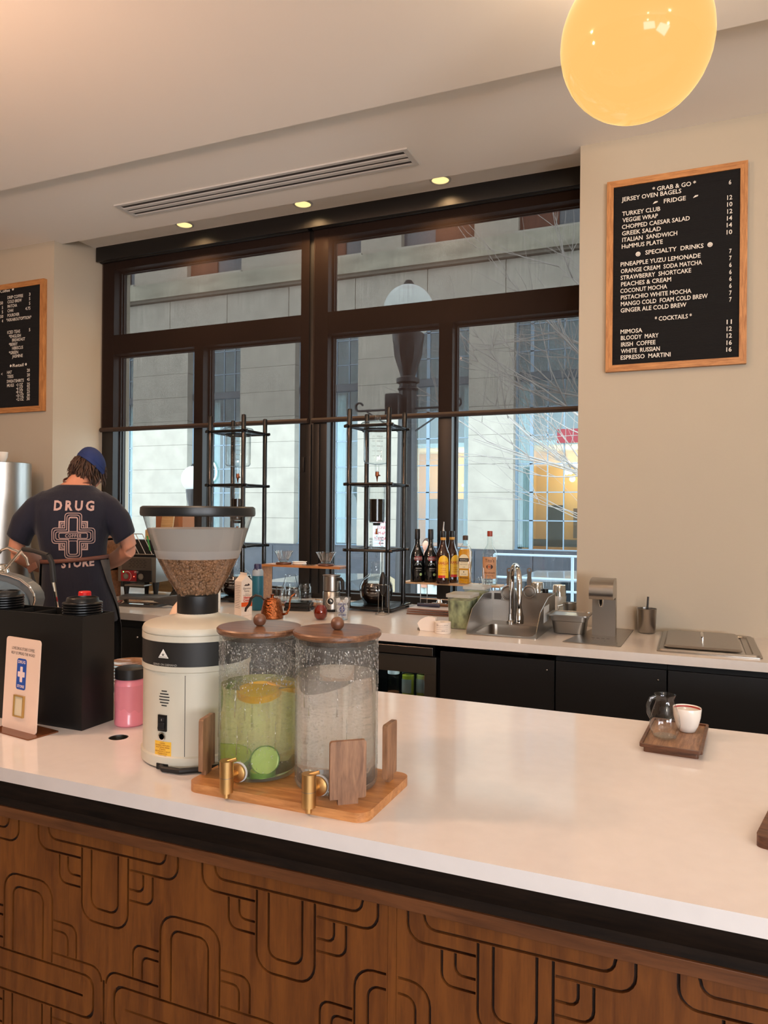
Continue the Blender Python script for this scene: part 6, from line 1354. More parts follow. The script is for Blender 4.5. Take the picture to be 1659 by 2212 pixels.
for px_, py_, lab in ((-2.0167, 3.505, 'left pink sample tin on the stand base'), (-1.9284, 3.485, 'right pink sample tin on the stand base')):
    k = thing('pink_tin', lab, 'tin', at(px_, py_, 0.0), group='pink tins in front of the glass mugs')
    MB().prism(rrect(0.058, 0.045, 0.010, 4), 0.0, 0.022).build('tin_body', mat('magenta_tin', (176, 70, 140), 0.35), k, ang=30)
    MB().prism(rrect(0.060, 0.047, 0.010, 4), 0.0225, 0.030).build('tin_lid', mat('pale_pink_lid', (206, 140, 186), 0.35), k, ang=30)
# ---- moka pot
mo = thing('moka_pot', 'brushed steel moka pot with a black handle, left of the drip tower', 'moka pot', at(-1.7516, 3.465))
MB().lathe([(0.045, 0), (0.046, 0.002), (0.046, 0.012)], seg=36).build('base_ring', M_black, mo)
MB().lathe([(0.0455, 0.0125), (0.0455, 0.10), (0.043, 0.104)], seg=36).build('lower_chamber', M_steel, mo)
MB().lathe([(0.043, 0.104), (0.043, 0.108)], seg=36).build('joint_ring', M_black, mo)
MB().lathe([(0.044, 0.108), (0.044, 0.182), (0.047, 0.186), (0.047, 0.189), (0.0001, 0.191)], seg=36).build('upper_chamber', M_steel, mo)
MB().tube([(0.042, -0.012, 0.168), (0.062, -0.02, 0.172), (0.075, -0.024, 0.160), (0.078, -0.026, 0.12), (0.078, -0.026, 0.105)], [0.008, 0.009, 0.010, 0.009, 0.007], 10).build('handle', M_rubber, mo)
MB().add([cylmap(0.0457, 20, z=0.055)((x, y, 0)) for x, y in ring_pts(0, 0, 0.019, 20)], [tuple(range(20))]).build('round_badge', M_letter, mo, smooth=False)
MB().add([cylmap(0.0461, 20, z=0.055)((x, y, 0)) for x, y in ring_pts(0, 0, 0.0165, 20)], [tuple(range(20))]).build('round_badge', M_black, mo, smooth=False)
# ---- amber tea jug
tj = thing('tea_jug', 'small glass jug of amber red tea near the moka pot', 'jug', at(-1.655, 3.160))
MB().shell([(0.001, 0.001), (0.020, 0.001), (0.030, 0.015), (0.0335, 0.034), (0.030, 0.055), (0.021, 0.072), (0.019, 0.088), (0.025, 0.102)], seg=32).build('jug_body', M_lab, tj, ang=60)
MB().lathe([(0.0001, 0.003), (0.019, 0.003), (0.0285, 0.016), (0.032, 0.034), (0.0285, 0.054), (0.020, 0.069), (0.0001, 0.070)], seg=32).build('tea', mat('amber_tea', (150, 40, 18), 0.08, trans=0.6, ior=1.2), tj, ang=60)
MB().tube([(-0.020, -0.006, 0.088), (-0.042, -0.014, 0.085), (-0.050, -0.017, 0.065), (-0.046, -0.016, 0.045), (-0.034, -0.011, 0.035)], 0.0035, 8).build('handle', M_lab, tj)
# ---- ice cup
ic = thing('iced_cup', 'clear plastic cup full of ice printed with a blue shop emblem', 'cup', at(-1.562, 3.205))
MB().shell([(0.001, 0.001), (0.0265, 0.001), (0.0285, 0.005), (0.0395, 0.100), (0.0425, 0.105), (0.0425, 0.108)], seg=36).build('cup_body', glass('cup_plastic', (0.96, 0.97, 0.97), (0.6, 0.65, 0.68), 0.05, 1.2, haze=0.10), ic, ang=50)
MI = mat('ice', (232, 236, 240), 0.12, trans=0.35, ior=1.3)
ri = random.Random(8)
for k in range(26):
    z = 0.010 + 0.0034 * k; r = (0.012 + 0.010 * z / 0.1) ; a = ri.uniform(0, 6.3)
    ict = tag(MB().box(-0.0095, 0.0095, -0.008, 0.008, -0.0075, 0.0075, 0.003, seg=1).build('ice_cube', MI, None, loc=(-1.562 + r * math.cos(a), 3.205 + r * math.sin(a), CT + z + 0.003), rot=(ri.uniform(0, 3), ri.uniform(0, 3), ri.uniform(0, 3))), 'ice cube in the printed plastic cup', 'ice cube', 'ice cubes in the plastic cup')
def coneface(z, a0):
    def fn(v):
        zz = z + v[1]; r = 0.0285 + (zz - 0.005) * 0.1158 + 0.0008; a = math.radians(a0) + v[0] / r
        return (r * math.sin(a), -r * math.cos(a), zz)
    return fn
MBl = mat('emblem_blue', (52, 62, 120), 0.5)
q = MB().text('DRUG', 0.0135, fn=coneface(0.074, 26), bold=0.0003).text('STORE', 0.0125, fn=coneface(0.022, 26), bold=0.0003); emblem(q, 0.0155, coneface(0.0535, 26), lw=0.03)
q.build('emblem_print', MBl, ic, smooth=False)
# ---- copper kettle
kt = thing('gooseneck_kettle', 'hammered copper gooseneck kettle with a dark curved handle', 'kettle', at(-1.8889, 3.10), rz=math.radians(20))
M_cop = mat('hammered_copper', (150, 88, 52), 0.25, 1.0, bump=(90, 0.5))
MB().lathe([(0.052, 0), (0.055, 0.003), (0.054, 0.03), (0.042, 0.085), (0.040, 0.092), (0.036, 0.096), (0.0001, 0.097)], seg=36).build('kettle_body', M_cop, kt, ang=40)
MB().lathe([(0.0001, 0.097), (0.03, 0.097), (0.028, 0.101), (0.008, 0.103), (0.008, 0.110), (0.011, 0.116), (0.0001, 0.119)], seg=24).build('lid', M_cop, kt)
MB().tube([(0.050, 0.0, 0.018), (0.072, 0.0, 0.024), (0.084, 0.0, 0.05), (0.086, 0.0, 0.085), (0.094, 0, 0.108), (0.112, 0.0, 0.120)], [0.007, 0.0058, 0.005, 0.0045, 0.004, 0.004], 10).build('spout', M_cop, kt, ang=180)
MB().tube([(-0.040, 0, 0.085), (-0.055, 0, 0.105), (-0.082, 0, 0.110), (-0.104, 0, 0.095), (-0.112, 0, 0.065), (-0.128, 0, 0.045), (-0.132, 0, 0.030)], [0.004, 0.006, 0.008, 0.009, 0.009, 0.008, 0.006], 10, flat=0.8).build('handle', mat('dark_handle', (38, 30, 26), 0.4), kt, ang=180)
# ---- cream carton
cc = thing('cream_carton', 'white gabled carton of heavy cream with an orange band', 'carton', at(-2.078, 3.135), rz=math.radians(-24))
w = 0.031; h = 0.170
M_cart = mat('carton_white', (226, 214, 202), 0.5)
V = [(-w, -w, 0), (w, -w, 0), (w, w, 0), (-w, w, 0), (-w, -w, h), (w, -w, h), (w, w, h), (-w, w, h), (-w, 0, h + 0.030), (w, 0, h + 0.030), (-w, 0, h + 0.042), (w, 0, h + 0.042)]
MB().add(V, [(0, 3, 2, 1), (0, 1, 5, 4), (1, 2, 6, 5), (2, 3, 7, 6), (3, 0, 4, 7), (4, 5, 9, 8), (6, 7, 8, 9), (5, 6, 9), (7, 4, 8), (8, 9, 11, 10)]).build('carton_body', M_cart, cc, smooth=False)
XR = Matrix(((0, 0, 1, 0), (1, 0, 0, 0), (0, 1, 0, 0), (0, 0, 0, 1)))    # drawing plane facing +X
MB().add([XR @ Vector(v) for v in ((-w, 0.045, w + 0.0004), (w, 0.045, w + 0.0004), (w, 0.066, w + 0.0004), (-w, 0.066, w + 0.0004))], [(0, 1, 2, 3)]).build('orange_band', mat('carton_orange', (226, 92, 30), 0.5), cc, smooth=False)
q = MB().text('Glenview', 0.015, T(w + 0.0006, 0, 0.130) @ XR @ Matrix.Identity(4), sx=0.8).text('Farms', 0.015, T(w + 0.0006, 0, 0.117) @ XR, sx=0.8).text('Grade A', 0.006, T(w + 0.0006, 0, 0.106) @ XR).text('Ultra-Pasteurized', 0.006, T(w + 0.0006, 0, 0.099) @ XR).text('32 FL OZ', 0.006, T(w + 0.0008, 0, 0.020) @ XR)
q.add([XR @ Vector((x, y, w + 0.0006)) for x, y in ((-0.018, 0.148), (-0.006, 0.156), (0.002, 0.153), (0.010, 0.160), (0.018, 0.150), (0.008, 0.147))], [(0, 1, 2, 3, 4, 5)])
for k in range(14): q.box(-w + 0.006, w - 0.010 - 0.004 * (k % 3), -w - 0.0006, -w, 0.148 - 0.0085 * k, 0.1495 - 0.0085 * k)
q.build('carton_lettering', mat('carton_ink', (60, 46, 46), 0.6), cc, smooth=False)
MB().text('Heavy', 0.018, T(w + 0.0006, 0, 0.084) @ XR, sx=0.85, bold=0.0004).text('Cream', 0.018, T(w + 0.0006, 0, 0.070) @ XR, sx=0.85, bold=0.0004).build('carton_red_lettering', mat('carton_red', (216, 60, 40), 0.5), cc, smooth=False)
# ---- blue bottle
bb = thing('water_bottle', 'teal reusable water bottle with a navy lid behind the cream carton', 'water bottle', at(-2.112, 3.32))
MB().lathe([(0.028, 0), (0.030, 0.003), (0.030, 0.178), (0.028, 0.181)], seg=32).build('bottle_body', mat('teal_enamel', (28, 92, 114), 0.35), bb)
MB().lathe([(0.0285, 0.181), (0.0285, 0.186), (0.0288, 0.187), (0.0285, 0.205), (0.022, 0.216)], seg=32).build('collar', mat('collar_grey', (150, 164, 176), 0.4), bb)
MB().lathe([(0.020, 0.212), (0.020, 0.236), (0.016, 0.243), (0.0001, 0.244)], seg=24).tube([(-0.012, -0.02, 0.212), (-0.006, -0.024, 0.220), (0.012, -0.02, 0.212)], 0.003, 8).build('lid', mat('navy_lid', (40, 44, 84), 0.4), bb)
# ---- black scales
for k, lab in enumerate(('lower flat black scale beside the copper kettle', 'upper flat black scale stacked beside the copper kettle')):
    s = thing('coffee_scale', lab, 'scale', at(-1.925, 3.43, 0.0225 * k), rz=math.radians(14 + 5 * k), group='black coffee scales in a pile')
    MB().prism(rrect(0.14, 0.115, 0.012, 4), 0.0, 0.014).build('scale_body', M_blackm, s, ang=30)
    MB().prism(rrect(0.13, 0.105, 0.010, 4), 0.0145, 0.021).build('weighing_plate', mat('scale_plate', (20, 24, 22), 0.25), s, ang=30)
# ---- milk frother on its stand
mf = thing('milk_frother', 'black handheld milk frother hanging in a wire stand', 'milk frother', at(-1.4595, 3.46))
MB().tube([(0, 0, 0.215), (0.004, 0, 0.19), (0, 0, 0.15), (0, 0, 0.115), (0, 0, 0.10)], [0.006, 0.017, 0.019, 0.014, 0.006], 14).build('frother_body', M_black, mf)
MB().lathe([(0.018, 0.150), (0.021, 0.150), (0.021, 0.154), (0.018, 0.154)], seg=20, closed=True).build('chrome_band', M_chrome, mf)
MB().tube([(0, 0, 0.10), (0, 0, 0.02)], 0.0015, 6).lathe([(0.008, 0.010), (0.011, 0.012), (0.008, 0.014)], seg=14, closed=True).build('whisk', M_chrome, mf)
MB().tube([(0.035 * math.cos(t * PI / 8), 0.035 * math.sin(t * PI / 8), 0.003) for t in range(16)], 0.0018, 6, closed=True).tube([(0.035, 0, 0.003), (0.035, 0, 0.145), (0.03, 0, 0.15), (0.020, 0, 0.15)], 0.002, 6).tube([(-0.022, 0, 0.003), (-0.022, 0, 0.15)], 0.0016, 6).build('wire_stand', M_steel, mf)
# ---- toaster
ts = thing('conveyor_toaster', 'steel conveyor toaster with red and black control panel near the barista', 'toaster', (-3.02, 3.55, CT + 0.0005), rz=math.radians(6))
x0_, x1_ = -0.135, 0.125; zb, zt = 0.098, 0.245
MB().box(x0_, x1_, -0.12, 0.14, zb, zt, 0.004).build('toaster_body', M_steeld, ts)
MB().box(x0_ + 0.03, x1_ - 0.03, -0.125, -0.1205, 0.17, 0.24, 0.001).build('vent_panel', mat('vent_panel', (96, 88, 82), 0.4, 0.8), ts, smooth=False)
q = MB()
for i in range(5):
    for k in range(5): q.box(-0.055 + 0.024 * k + (0.008 if i % 2 else 0), -0.040 + 0.024 * k + (0.008 if i % 2 else 0), -0.1262, -0.1252, 0.185 + 0.010 * i, 0.1875 + 0.010 * i)
q.build('vent_slots', M_blackm, ts, smooth=False)
cpn = MB().box(x0_ + 0.028, x1_ - 0.028, -0.128, -0.1205, 0.100, 0.167, 0.001).build('control_panel', mat('panel_black', (18, 14, 16), 0.3), ts, smooth=False)
MB().box(x0_ + 0.030, 0.0, -0.1295, -0.128, 0.102, 0.165).build('red_field', mat('panel_red', (130, 20, 30), 0.35), cpn, smooth=False)
for x in (-0.072, 0.030): MB().lathe([(0.0001, -0.012), (0.013, -0.012), (0.014, 0), (0.019, 0.0)], seg=20, M=T(x, -0.130, 0.131) @ RX(-90) @ RX(180)).build('knob', M_steel, cpn)
MB().sphere((-0.088, -0.131, 0.156), 0.0035, 10, 6).build('green_lamp', emis('led_green', (60, 255, 120), 3.0), cpn)
MB().sphere((-0.016, -0.131, 0.130), 0.003, 10, 6).build('red_lamp', emis('led_red', (255, 70, 30), 3.0), cpn)
q = MB().text('PYY', 0.016, T(0.0, -0.1305, 0.150) @ XZ, bold=0.0003); ribbon(q, [(-0.062 + 0.027 * math.cos(math.radians(a)), 0.131 + 0.027 * math.sin(math.radians(a))) for a in range(-60, 130, 15)], 0.0014, lambda v: (v[0], -0.1300, v[1]), closed=False)
q.build('panel_print', mat('panel_print', (196, 186, 180), 0.5), cpn, smooth=False)
for x in (x0_ + 0.04, x1_ - 0.02):
    for y in (-0.09, 0.11): MB().lathe([(0.012, 0), (0.013, 0.03), (0.020, 0.090), (0.020, 0.098)], (x, y, 0), 16).build('leg', M_rubber, ts)
q = MB()
for k in range(5): q.tube([(x0_ - 0.0 + 0.045 * k, -0.14, 0.40 - 0.02), (x0_ + 0.06 + 0.045 * k, -0.128, 0.262)], 0.0022, 6)
q.tube([(x0_ - 0.0, -0.14, 0.38), (x0_ + 0.18, -0.14, 0.38)], 0.0028, 6).tube([(x0_ + 0.05, -0.127, 0.262), (x0_ + 0.25, -0.127, 0.262)], 0.0028, 6).build('wire_loading_rack', M_steel, ts)
MB().box(x0_ + 0.02, x1_ - 0.005, -0.11, -0.02, zt, zt + 0.10, 0.003).build('toasting_mouth', M_blackm, ts)
MB().box(-0.03, 0.10, -0.20, -0.12, 0.082, 0.090, 0.002).build('crumb_tray', M_steeld, ts, smooth=False)
# ---- wooden cubby and crates around the toaster
MWc = wood('cubby_wood', (92, 58, 34), (136, 92, 58), 9, (1, 8, 8), 0.55); MPc = wood('pine', (176, 140, 92), (206, 170, 120), 9, (1, 7, 7), 0.55)
cb = thing('wood_cubby', 'brown wooden shelf unit behind the barista, left of the toaster', 'shelf', (-3.395, 3.36, CT + 0.0005))
MB().box(-0.20, 0.20, -0.0, 0.14, 0.0, 0.012).build('shelf', MWc, cb, smooth=False)
MB().box(-0.20, 0.20, -0.0, 0.14, 0.16, 0.172).build('shelf', MWc, cb, smooth=False); MB().box(-0.20, 0.20, -0.0, 0.14, 0.34, 0.352).build('shelf', MWc, cb, smooth=False)
for x in (-0.20, 0.188): MB().box(x, x + 0.012, -0.0, 0.14, 0.012, 0.50).build('side_panel', MWc, cb, smooth=False)
MB().box(-0.188, 0.188, 0.13, 0.14, 0.012, 0.50).build('back_panel', mat('cubby_back', (70, 44, 26), 0.7), cb, smooth=False)
cr = thing('pine_crate', 'pale pine crate standing under and behind the toaster', 'crate', (-3.03, 3.83, CT + 0.0005))
for k in range(4): MB().box(-0.18, 0.18, -0.10, -0.088, 0.01 + 0.10 * k, 0.095 + 0.10 * k).build('slat', MPc, cr, smooth=False)
for x in (-0.18, 0.168): MB().box(x, x + 0.012, -0.088, 0.09, 0.0, 0.40).build('side', MPc, cr, smooth=False)
bk = thing('leaning_board', 'pale wooden board leaning above the toaster', 'board', (-3.03, 3.70, CT + 0.345), rz=0)
MB().box(-0.04, 0.05, -0.006, 0.006, 0.0, 0.16, 0.002, M=RX(-10)).build('board', MPc, bk)
pk = thing('paper_bag_stack', 'stack of white paper sleeves on a brown box behind the hopper', 'box', (-3.06, 3.84, CT + 0.4015))
MB().box(-0.11, 0.10, -0.06, 0.06, 0.0, 0.085, 0.002).build('brown_box', mat('cardboard', (166, 108, 70), 0.7), pk, smooth=False)
MB().box(-0.03, 0.10, -0.055, 0.055, 0.086, 0.125, 0.002).build('paper_sleeves', mat('paper_stack', (214, 196, 190), 0.7), pk, smooth=False)
# ---- trays and pouch
bt_ = thing('baking_tray', 'shiny steel baking tray on the counter beside the barista', 'tray', at(-2.80, 3.225), rz=math.radians(8))
MB().loft([R_(0.27, 0.16, 0.0, 0.01), R_(0.30, 0.19, 0.014, 0.012), R_(0.305, 0.195, 0.015, 0.012), R_(0.295, 0.185, 0.013, 0.012), R_(0.27, 0.16, 0.003, 0.01)]).build('tray', M_chrome, bt_, ang=30)
gs = tag(MB().prism(rrect(0.28, 0.10, 0.02, 4), 0.0, 0.022, M=RX(4)).build('grey_sleeve', mat('grey_leather', (92, 92, 92), 0.5, noise=(12, 0.3)), None, ang=30, loc=at(-2.93, 3.40, 0.0035), rot=(0, 0, 0.16)), 'flat grey folded cloth behind the steel tray', 'cloth')
pc = thing('scoop', 'dark grey open metal scoop lying right of the steel tray', 'scoop', at(-2.585, 3.20, 0.0), rz=math.radians(20))
rings = []
for k, (x, r) in enumerate(((-0.085, 0.008), (-0.03, 0.024), (0.03, 0.036), (0.055, 0.040))):
    rings.append([(x, r * 0.9 * math.cos(2 * PI * i / 20), 0.037 + r * 0.9 * math.sin(2 * PI * i / 20) * (0.95)) for i in range(20)])
MB().loft(rings, caps=False).build('scoop_body', mat('scoop_grey', (70, 68, 66), 0.4), pc, ang=60)
lp = thing('card_reader', 'black tablet terminal tilted up behind the scoop', 'tablet', at(-2.66, 3.38), rz=math.radians(-10))
MB().box(-0.11, 0.11, -0.005, 0.005, 0.0, 0.12, 0.003, M=RX(-38)).build('tablet', M_black, lp)
MB().box(-0.10, 0.10, -0.0065, -0.005, 0.01, 0.11, M=RX(-38)).build('screen', mat('dark_screen', (14, 16, 20), 0.08), lp, smooth=False)
MB().box(-0.05, 0.05, 0.02, 0.09, 0.0, 0.02, 0.003).build('tablet_base', M_black, lp)
# ---- small white things by the carton
wc = tag(MB().box(-0.022, 0.022, -0.014, 0.014, 0.0, 0.014, 0.002).build('white_block', M_white, None, loc=at(-2.1327, 3.05), rot=(0, 0, 0.2)), 'small white block on the counter left of the carton', 'box')
wj = thing('white_canister', 'white printed canister half hidden behind the grinder neck', 'canister', at(-2.3373, 3.25))
MB().lathe([(0.032, 0), (0.034, 0.003), (0.034, 0.135), (0.030, 0.14), (0.0001, 0.141)], seg=28).build('canister_body', M_white, wj)
q = MB(); cyllabel(q, 0.0342, 0.04, 0.0425, 10, 80); cyllabel(q, 0.0342, 0.09, 0.0925, 10, 80); q.build('canister_print', mat('grey_print', (90, 80, 78), 0.5), wj)
# ---- white bottle with yellow sticker, behind the grinder
nb = thing('white_bottle', 'round shouldered white bottle with a lettered cream sticker behind the grinder', 'bottle', (-1.2589, 1.63, CT + 0.0002))
hz_ = 1.1906 - 0.9
MB().lathe([(0.052, 0), (0.055, 0.004), (0.055, hz_ - 0.085), (0.051, hz_ - 0.062), (0.038, hz_ - 0.030), (0.022, hz_ - 0.010), (0.018, hz_), (0.0001, hz_ + 0.001)], seg=36).build('bottle_body', mat('milky_plastic', (238, 206, 180), 0.4), nb, ang=60)
q = MB(); zq_ = hz_ - 0.075; cyllabel(q, 0.0552, zq_ - 0.045, zq_ + 0.004, -2, 50, n=8); l = q.build('sticker', mat('cream_sticker', (246, 214, 170), 0.5), nb)
MB().text('NA50', 0.015, fn=cylmap(0.0558, 16, z=zq_ - 0.010), bold=0.0006).text('KITCHEN', 0.006, fn=cylmap(0.0558, 16, z=zq_ - 0.001 + 0.001)).build('sticker_lettering', mat('sticker_dark', (60, 44, 40), 0.6), l, smooth=False)
# ---- tall steel urn at the left edge
ur = thing('steel_urn', 'tall brushed steel coffee urn at the left edge of the photo', 'coffee urn', at(-3.6937 - 0.165, 3.22))
hu = 1.6977 - 0.9
MB().lathe([(0.150, 0.0), (0.150, 0.05)], seg=48).build('base', M_black, ur)
MB().lathe([(0.158, 0.05), (0.160, 0.052), (0.160, hu - 0.003), (0.157, hu), (0.0001, hu + 0.001)], seg=56).build('tank', mat('satin_steel', (178, 176, 172), 0.32, 1.0, bump=(60, 0.05, (1, 1, 12))), ur)
MB().tube([(0.05, -0.158, 0.16), (0.055, -0.20, 0.16), (0.055, -0.205, 0.13)], 0.010, 12).build('spigot', M_black, ur)
cu = thing('white_cup', 'white cup standing on top of the steel urn', 'cup', (-3.8417, 3.2, CT + 0.0005 + hu + 0.0015))
MB().shell([(0.001, 0.001), (0.020, 0.001), (0.032, 0.03), (0.035, 0.062), (0.033, 0.062), (0.029, 0.03), (0.001, 0.005)], seg=28).build('cup_body', M_white, cu, ang=50)

# ================================================================== THE BARISTA
PX0, PY0 = -2.645, 2.60
ps = thing('person', 'barista with wavy brown hair in a navy print t-shirt and grey apron, seen from behind', 'person', (PX0, PY0, 0), rz=math.radians(38))
ps.scale = (0.725, 0.90, 1.0)
def ell(cx, cy, z, rx, ry, n=32, p=2.3):
    out = []
    for i in range(n):
        a = 2 * PI * i / n; c, s = math.cos(a), math.sin(a)
        out.append((cx + rx * math.copysign(abs(c) ** (2 / p), c), cy + ry * math.copysign(abs(s) ** (2 / p), s), z))
    return out
def remesh(o, vox, sm=6, fac=0.6):
    m1 = o.modifiers.new('union', 'REMESH'); m1.mode = 'VOXEL'; m1.voxel_size = vox; m1.use_smooth_shade = True
    m2 = o.modifiers.new('soften', 'SMOOTH'); m2.iterations = sm; m2.factor = fac
    return o
TS = [(0.90, 0.03, 0.01, 0.235, 0.165), (1.0, 0.02, 0.01, 0.215, 0.155), (1.1, 0.005, 0.0, 0.198, 0.142), (1.185, 0.0, 0.0, 0.190, 0.135), (1.25, -0.008, -0.005, 0.200, 0.140), (1.33, -0.012, -0.01, 0.218, 0.143), (1.41, -0.016, -0.005, 0.238, 0.138), (1.46, -0.018, 0.005, 0.232, 0.125), (1.495, -0.014, 0.02, 0.192, 0.105), (1.522, -0.008, 0.035, 0.130, 0.085), (1.535, -0.004, 0.04, 0.105, 0.075)]
# skin body: one continuous surface
b = MB()
b.loft([ell(cx, cy, z, rx - 0.018, ry - 0.018) for z, cx, cy, rx, ry in TS[:-2]] + [ell(-0.006, 0.04, 1.525, 0.115, 0.078), ell(0.0, 0.055, 1.548, 0.075, 0.065), ell(0.01, 0.075, 1.575, 0.058, 0.058), ell(0.03, 0.11, 1.61, 0.05, 0.05)])
b.sphere((0.06, 0.135, 1.615), (0.074, 0.088, 0.092), 24, 18, M=T(0.06, 0.135, 1.615) @ RX(38) @ T(-0.06, -0.135, -1.615))
b.sphere((0.075, 0.19, 1.575), (0.052, 0.055, 0.05), 18, 12)                                  # jaw and face, turned down
b.tube([(0.085, 0.235, 1.59), (0.085, 0.258, 1.575)], [0.010, 0.012], 10)                     # nose
def limb(pts, rr): b.tube(pts, rr, 16)
limb([(-0.19, 0, 1.43), (-0.29, 0.0, 1.36), (-0.335, 0.01, 1.28), (-0.352, 0.02, 1.225)], [0.060, 0.056, 0.050, 0.046])
limb([(-0.352, 0.02, 1.225), (-0.28, 0.12, 1.175), (-0.20, 0.23, 1.135), (-0.15, 0.31, 1.115)], [0.046, 0.044, 0.035, 0.027])
limb([(0.17, 0, 1.43), (0.26, 0.0, 1.36), (0.305, 0.01, 1.30), (0.330, 0.02, 1.240)], [0.060, 0.056, 0.050, 0.046])
limb([(0.330, 0.02, 1.240), (0.25, 0.13, 1.19), (0.16, 0.24, 1.15), (0.11, 0.31, 1.125)], [0.047, 0.044, 0.035, 0.027])
for s, wx in ((-1, -0.15), (1, 0.11)):
    z0 = 1.115 if s < 0 else 1.125
    b.loft([ell(wx - s * 0.0, 0.31 + t, z0 - t * 0.3, w_, 0.016, 16) for t, w_ in ((0, 0.026), (0.03, 0.036), (0.07, 0.040), (0.085, 0.036))])
    for k, ln in enumerate((0.062, 0.072, 0.068, 0.052)):
        x = wx + (k - 1.5) * 0.019; y = 0.385
        b.tube([(x, y - 0.02, z0 - 0.02), (x - s * 0.002, y + ln * 0.45, z0 - 0.026), (x - s * 0.004, y + ln * 0.8, z0 - 0.045), (x - s * 0.005, y + ln * 0.9, z0 - 0.065)], [0.0095, 0.009, 0.008, 0.007], 8)
    b.tube([(wx - s * 0.028, 0.325, z0 - 0.01), (wx - s * 0.050, 0.35, z0 - 0.02), (wx - s * 0.052, 0.385, z0 - 0.035)], [0.012, 0.0105, 0.0085], 8)
for s in (-1, 1): limb([(s * 0.10 + 0.02, 0.0, 0.92), (s * 0.11 + 0.02, -0.01, 0.50), (s * 0.115 + 0.02, 0.0, 0.10)], [0.085, 0.06, 0.042])
body = remesh(b.build('body', mat('skin', (196, 138, 112), 0.5, noise=(10, 0.06)), ps), 0.0065, 4, 0.5)
# ear
MB().tube([(0.135, 0.10, 1.60), (0.146, 0.088, 1.615), (0.146, 0.10, 1.635), (0.138, 0.115, 1.63), (0.135, 0.118, 1.608)], [0.006, 0.007, 0.007, 0.006, 0.004], 8).build('ear', mat('skin', (196, 138, 112)), ps, ang=180)
# t-shirt
s_ = MB(); s_.loft([ell(cx, cy, z, rx, ry) for z, cx, cy, rx, ry in TS])
s_.tube([(-0.16, 0.01, 1.435), (-0.24, 0.0, 1.40), (-0.305, 0.0, 1.345), (-0.335, 0.0, 1.275)], [0.080, 0.079, 0.076, 0.072], 20)
s_.tube([(0.14, 0.01, 1.435), (0.21, 0.0, 1.405), (0.27, 0.0, 1.355), (0.305, 0.0, 1.285)], [0.080, 0.079, 0.076, 0.070], 20)
shirt = remesh(s_.build('t_shirt', mat('navy_cotton', (8, 13, 34), 0.85, bump=(9, 0.9, (1, 1, 0.5)), sheen=0.1), ps, label='navy blue cotton t-shirt with pale print on the back'), 0.009, 9, 0.6)
# trousers and shoes
t_ = MB()
for s in (-1, 1): t_.tube([(s * 0.10 + 0.02, 0.0, 0.95), (s * 0.11 + 0.02, 0.0, 0.75), (s * 0.115 + 0.02, -0.01, 0.45), (s * 0.12 + 0.02, 0.0, 0.08)], [0.118, 0.112, 0.085, 0.075], 18)
remesh(t_.build('trousers', mat('black_denim', (20, 20, 24), 0.8), ps), 0.012, 4, 0.5)
for s in (-1, 1): MB().loft([ell(s * 0.12 + 0.02, 0.045, z, w_, l_, 20) for z, w_, l_ in ((0.0, 0.045, 0.135), (0.03, 0.047, 0.138), (0.06, 0.042, 0.10), (0.09, 0.038, 0.05))]).build('shoe', M_blackm, ps)
# apron
def ringat(z):
    for A, B in zip(TS[:-1], TS[1:]):
        if A[0] <= z <= B[0]:
            t = (z - A[0]) / (B[0] - A[0]); return [A[i] + (B[i] - A[i]) * t for i in range(1, 5)]
    return list(TS[0][1:])
V = []; F = []; N = 36; zs_ = [0.50, 0.62, 0.74, 0.86, 0.95, 1.02, 1.09, 1.14, 1.19]
for k, z in enumerate(zs_):
    cx, cy, rx, ry = ringat(z); t = (z - 0.5) / 0.69
    aL, aR = -100 + 28 * t, 100 - 62 * max(0, (z - 0.86) / 0.33) ** 0.8 * 0.75
    if z < 0.86: aR = 100
    L = -aR; 
    for i in range(N + 1):
        # angle measured from the back (-Y) round through the front
        a = math.radians(aR + (360 - aR + aL) * i / N)
        e = 0.016 + 0.010 * (1 - t)
        V.append((cx + (rx + e) * math.sin(a), cy - (ry + e) * math.cos(a), z))
for k in range(len(zs_) - 1):
    for i in range(N): q0 = k * (N + 1) + i; F.append((q0, q0 + 1, q0 + N + 2, q0 + N + 1))
ap = MB().add(V, F).build('apron', mat('grey_canvas', (70, 68, 68), 0.85, bump=(30, 0.3)), ps, ang=180)
sd = ap.modifiers.new('thickness', 'SOLIDIFY'); sd.thickness = 0.003
st = []
cx, cy, rx, ry = ringat(1.19)
for i in range(41):
    a = 2 * PI * i / 40; x = cx + (rx + 0.010) * math.sin(a); st.append((x, cy - (ry + 0.010) * math.cos(a), 1.192 + 0.055 * (x - cx)))
MB().tube(st[:-1], 0.0065, 8, closed=True, flat=1.5).build('apron_tie', mat('leather_brown', (96, 60, 50), 0.6), ps, ang=180)
nk = [(0.004 + 0.086 * math.sin(a), 0.058 - 0.072 * math.cos(a), 1.556 - 0.02 * math.cos(a)) for a in [2 * PI * i / 24 for i in range(24)]]
MB().tube(nk, 0.0045, 8, closed=True, flat=1.4).build('neck_strap', mat('leather_brown', (96, 60, 50), 0.6), ps, ang=180)
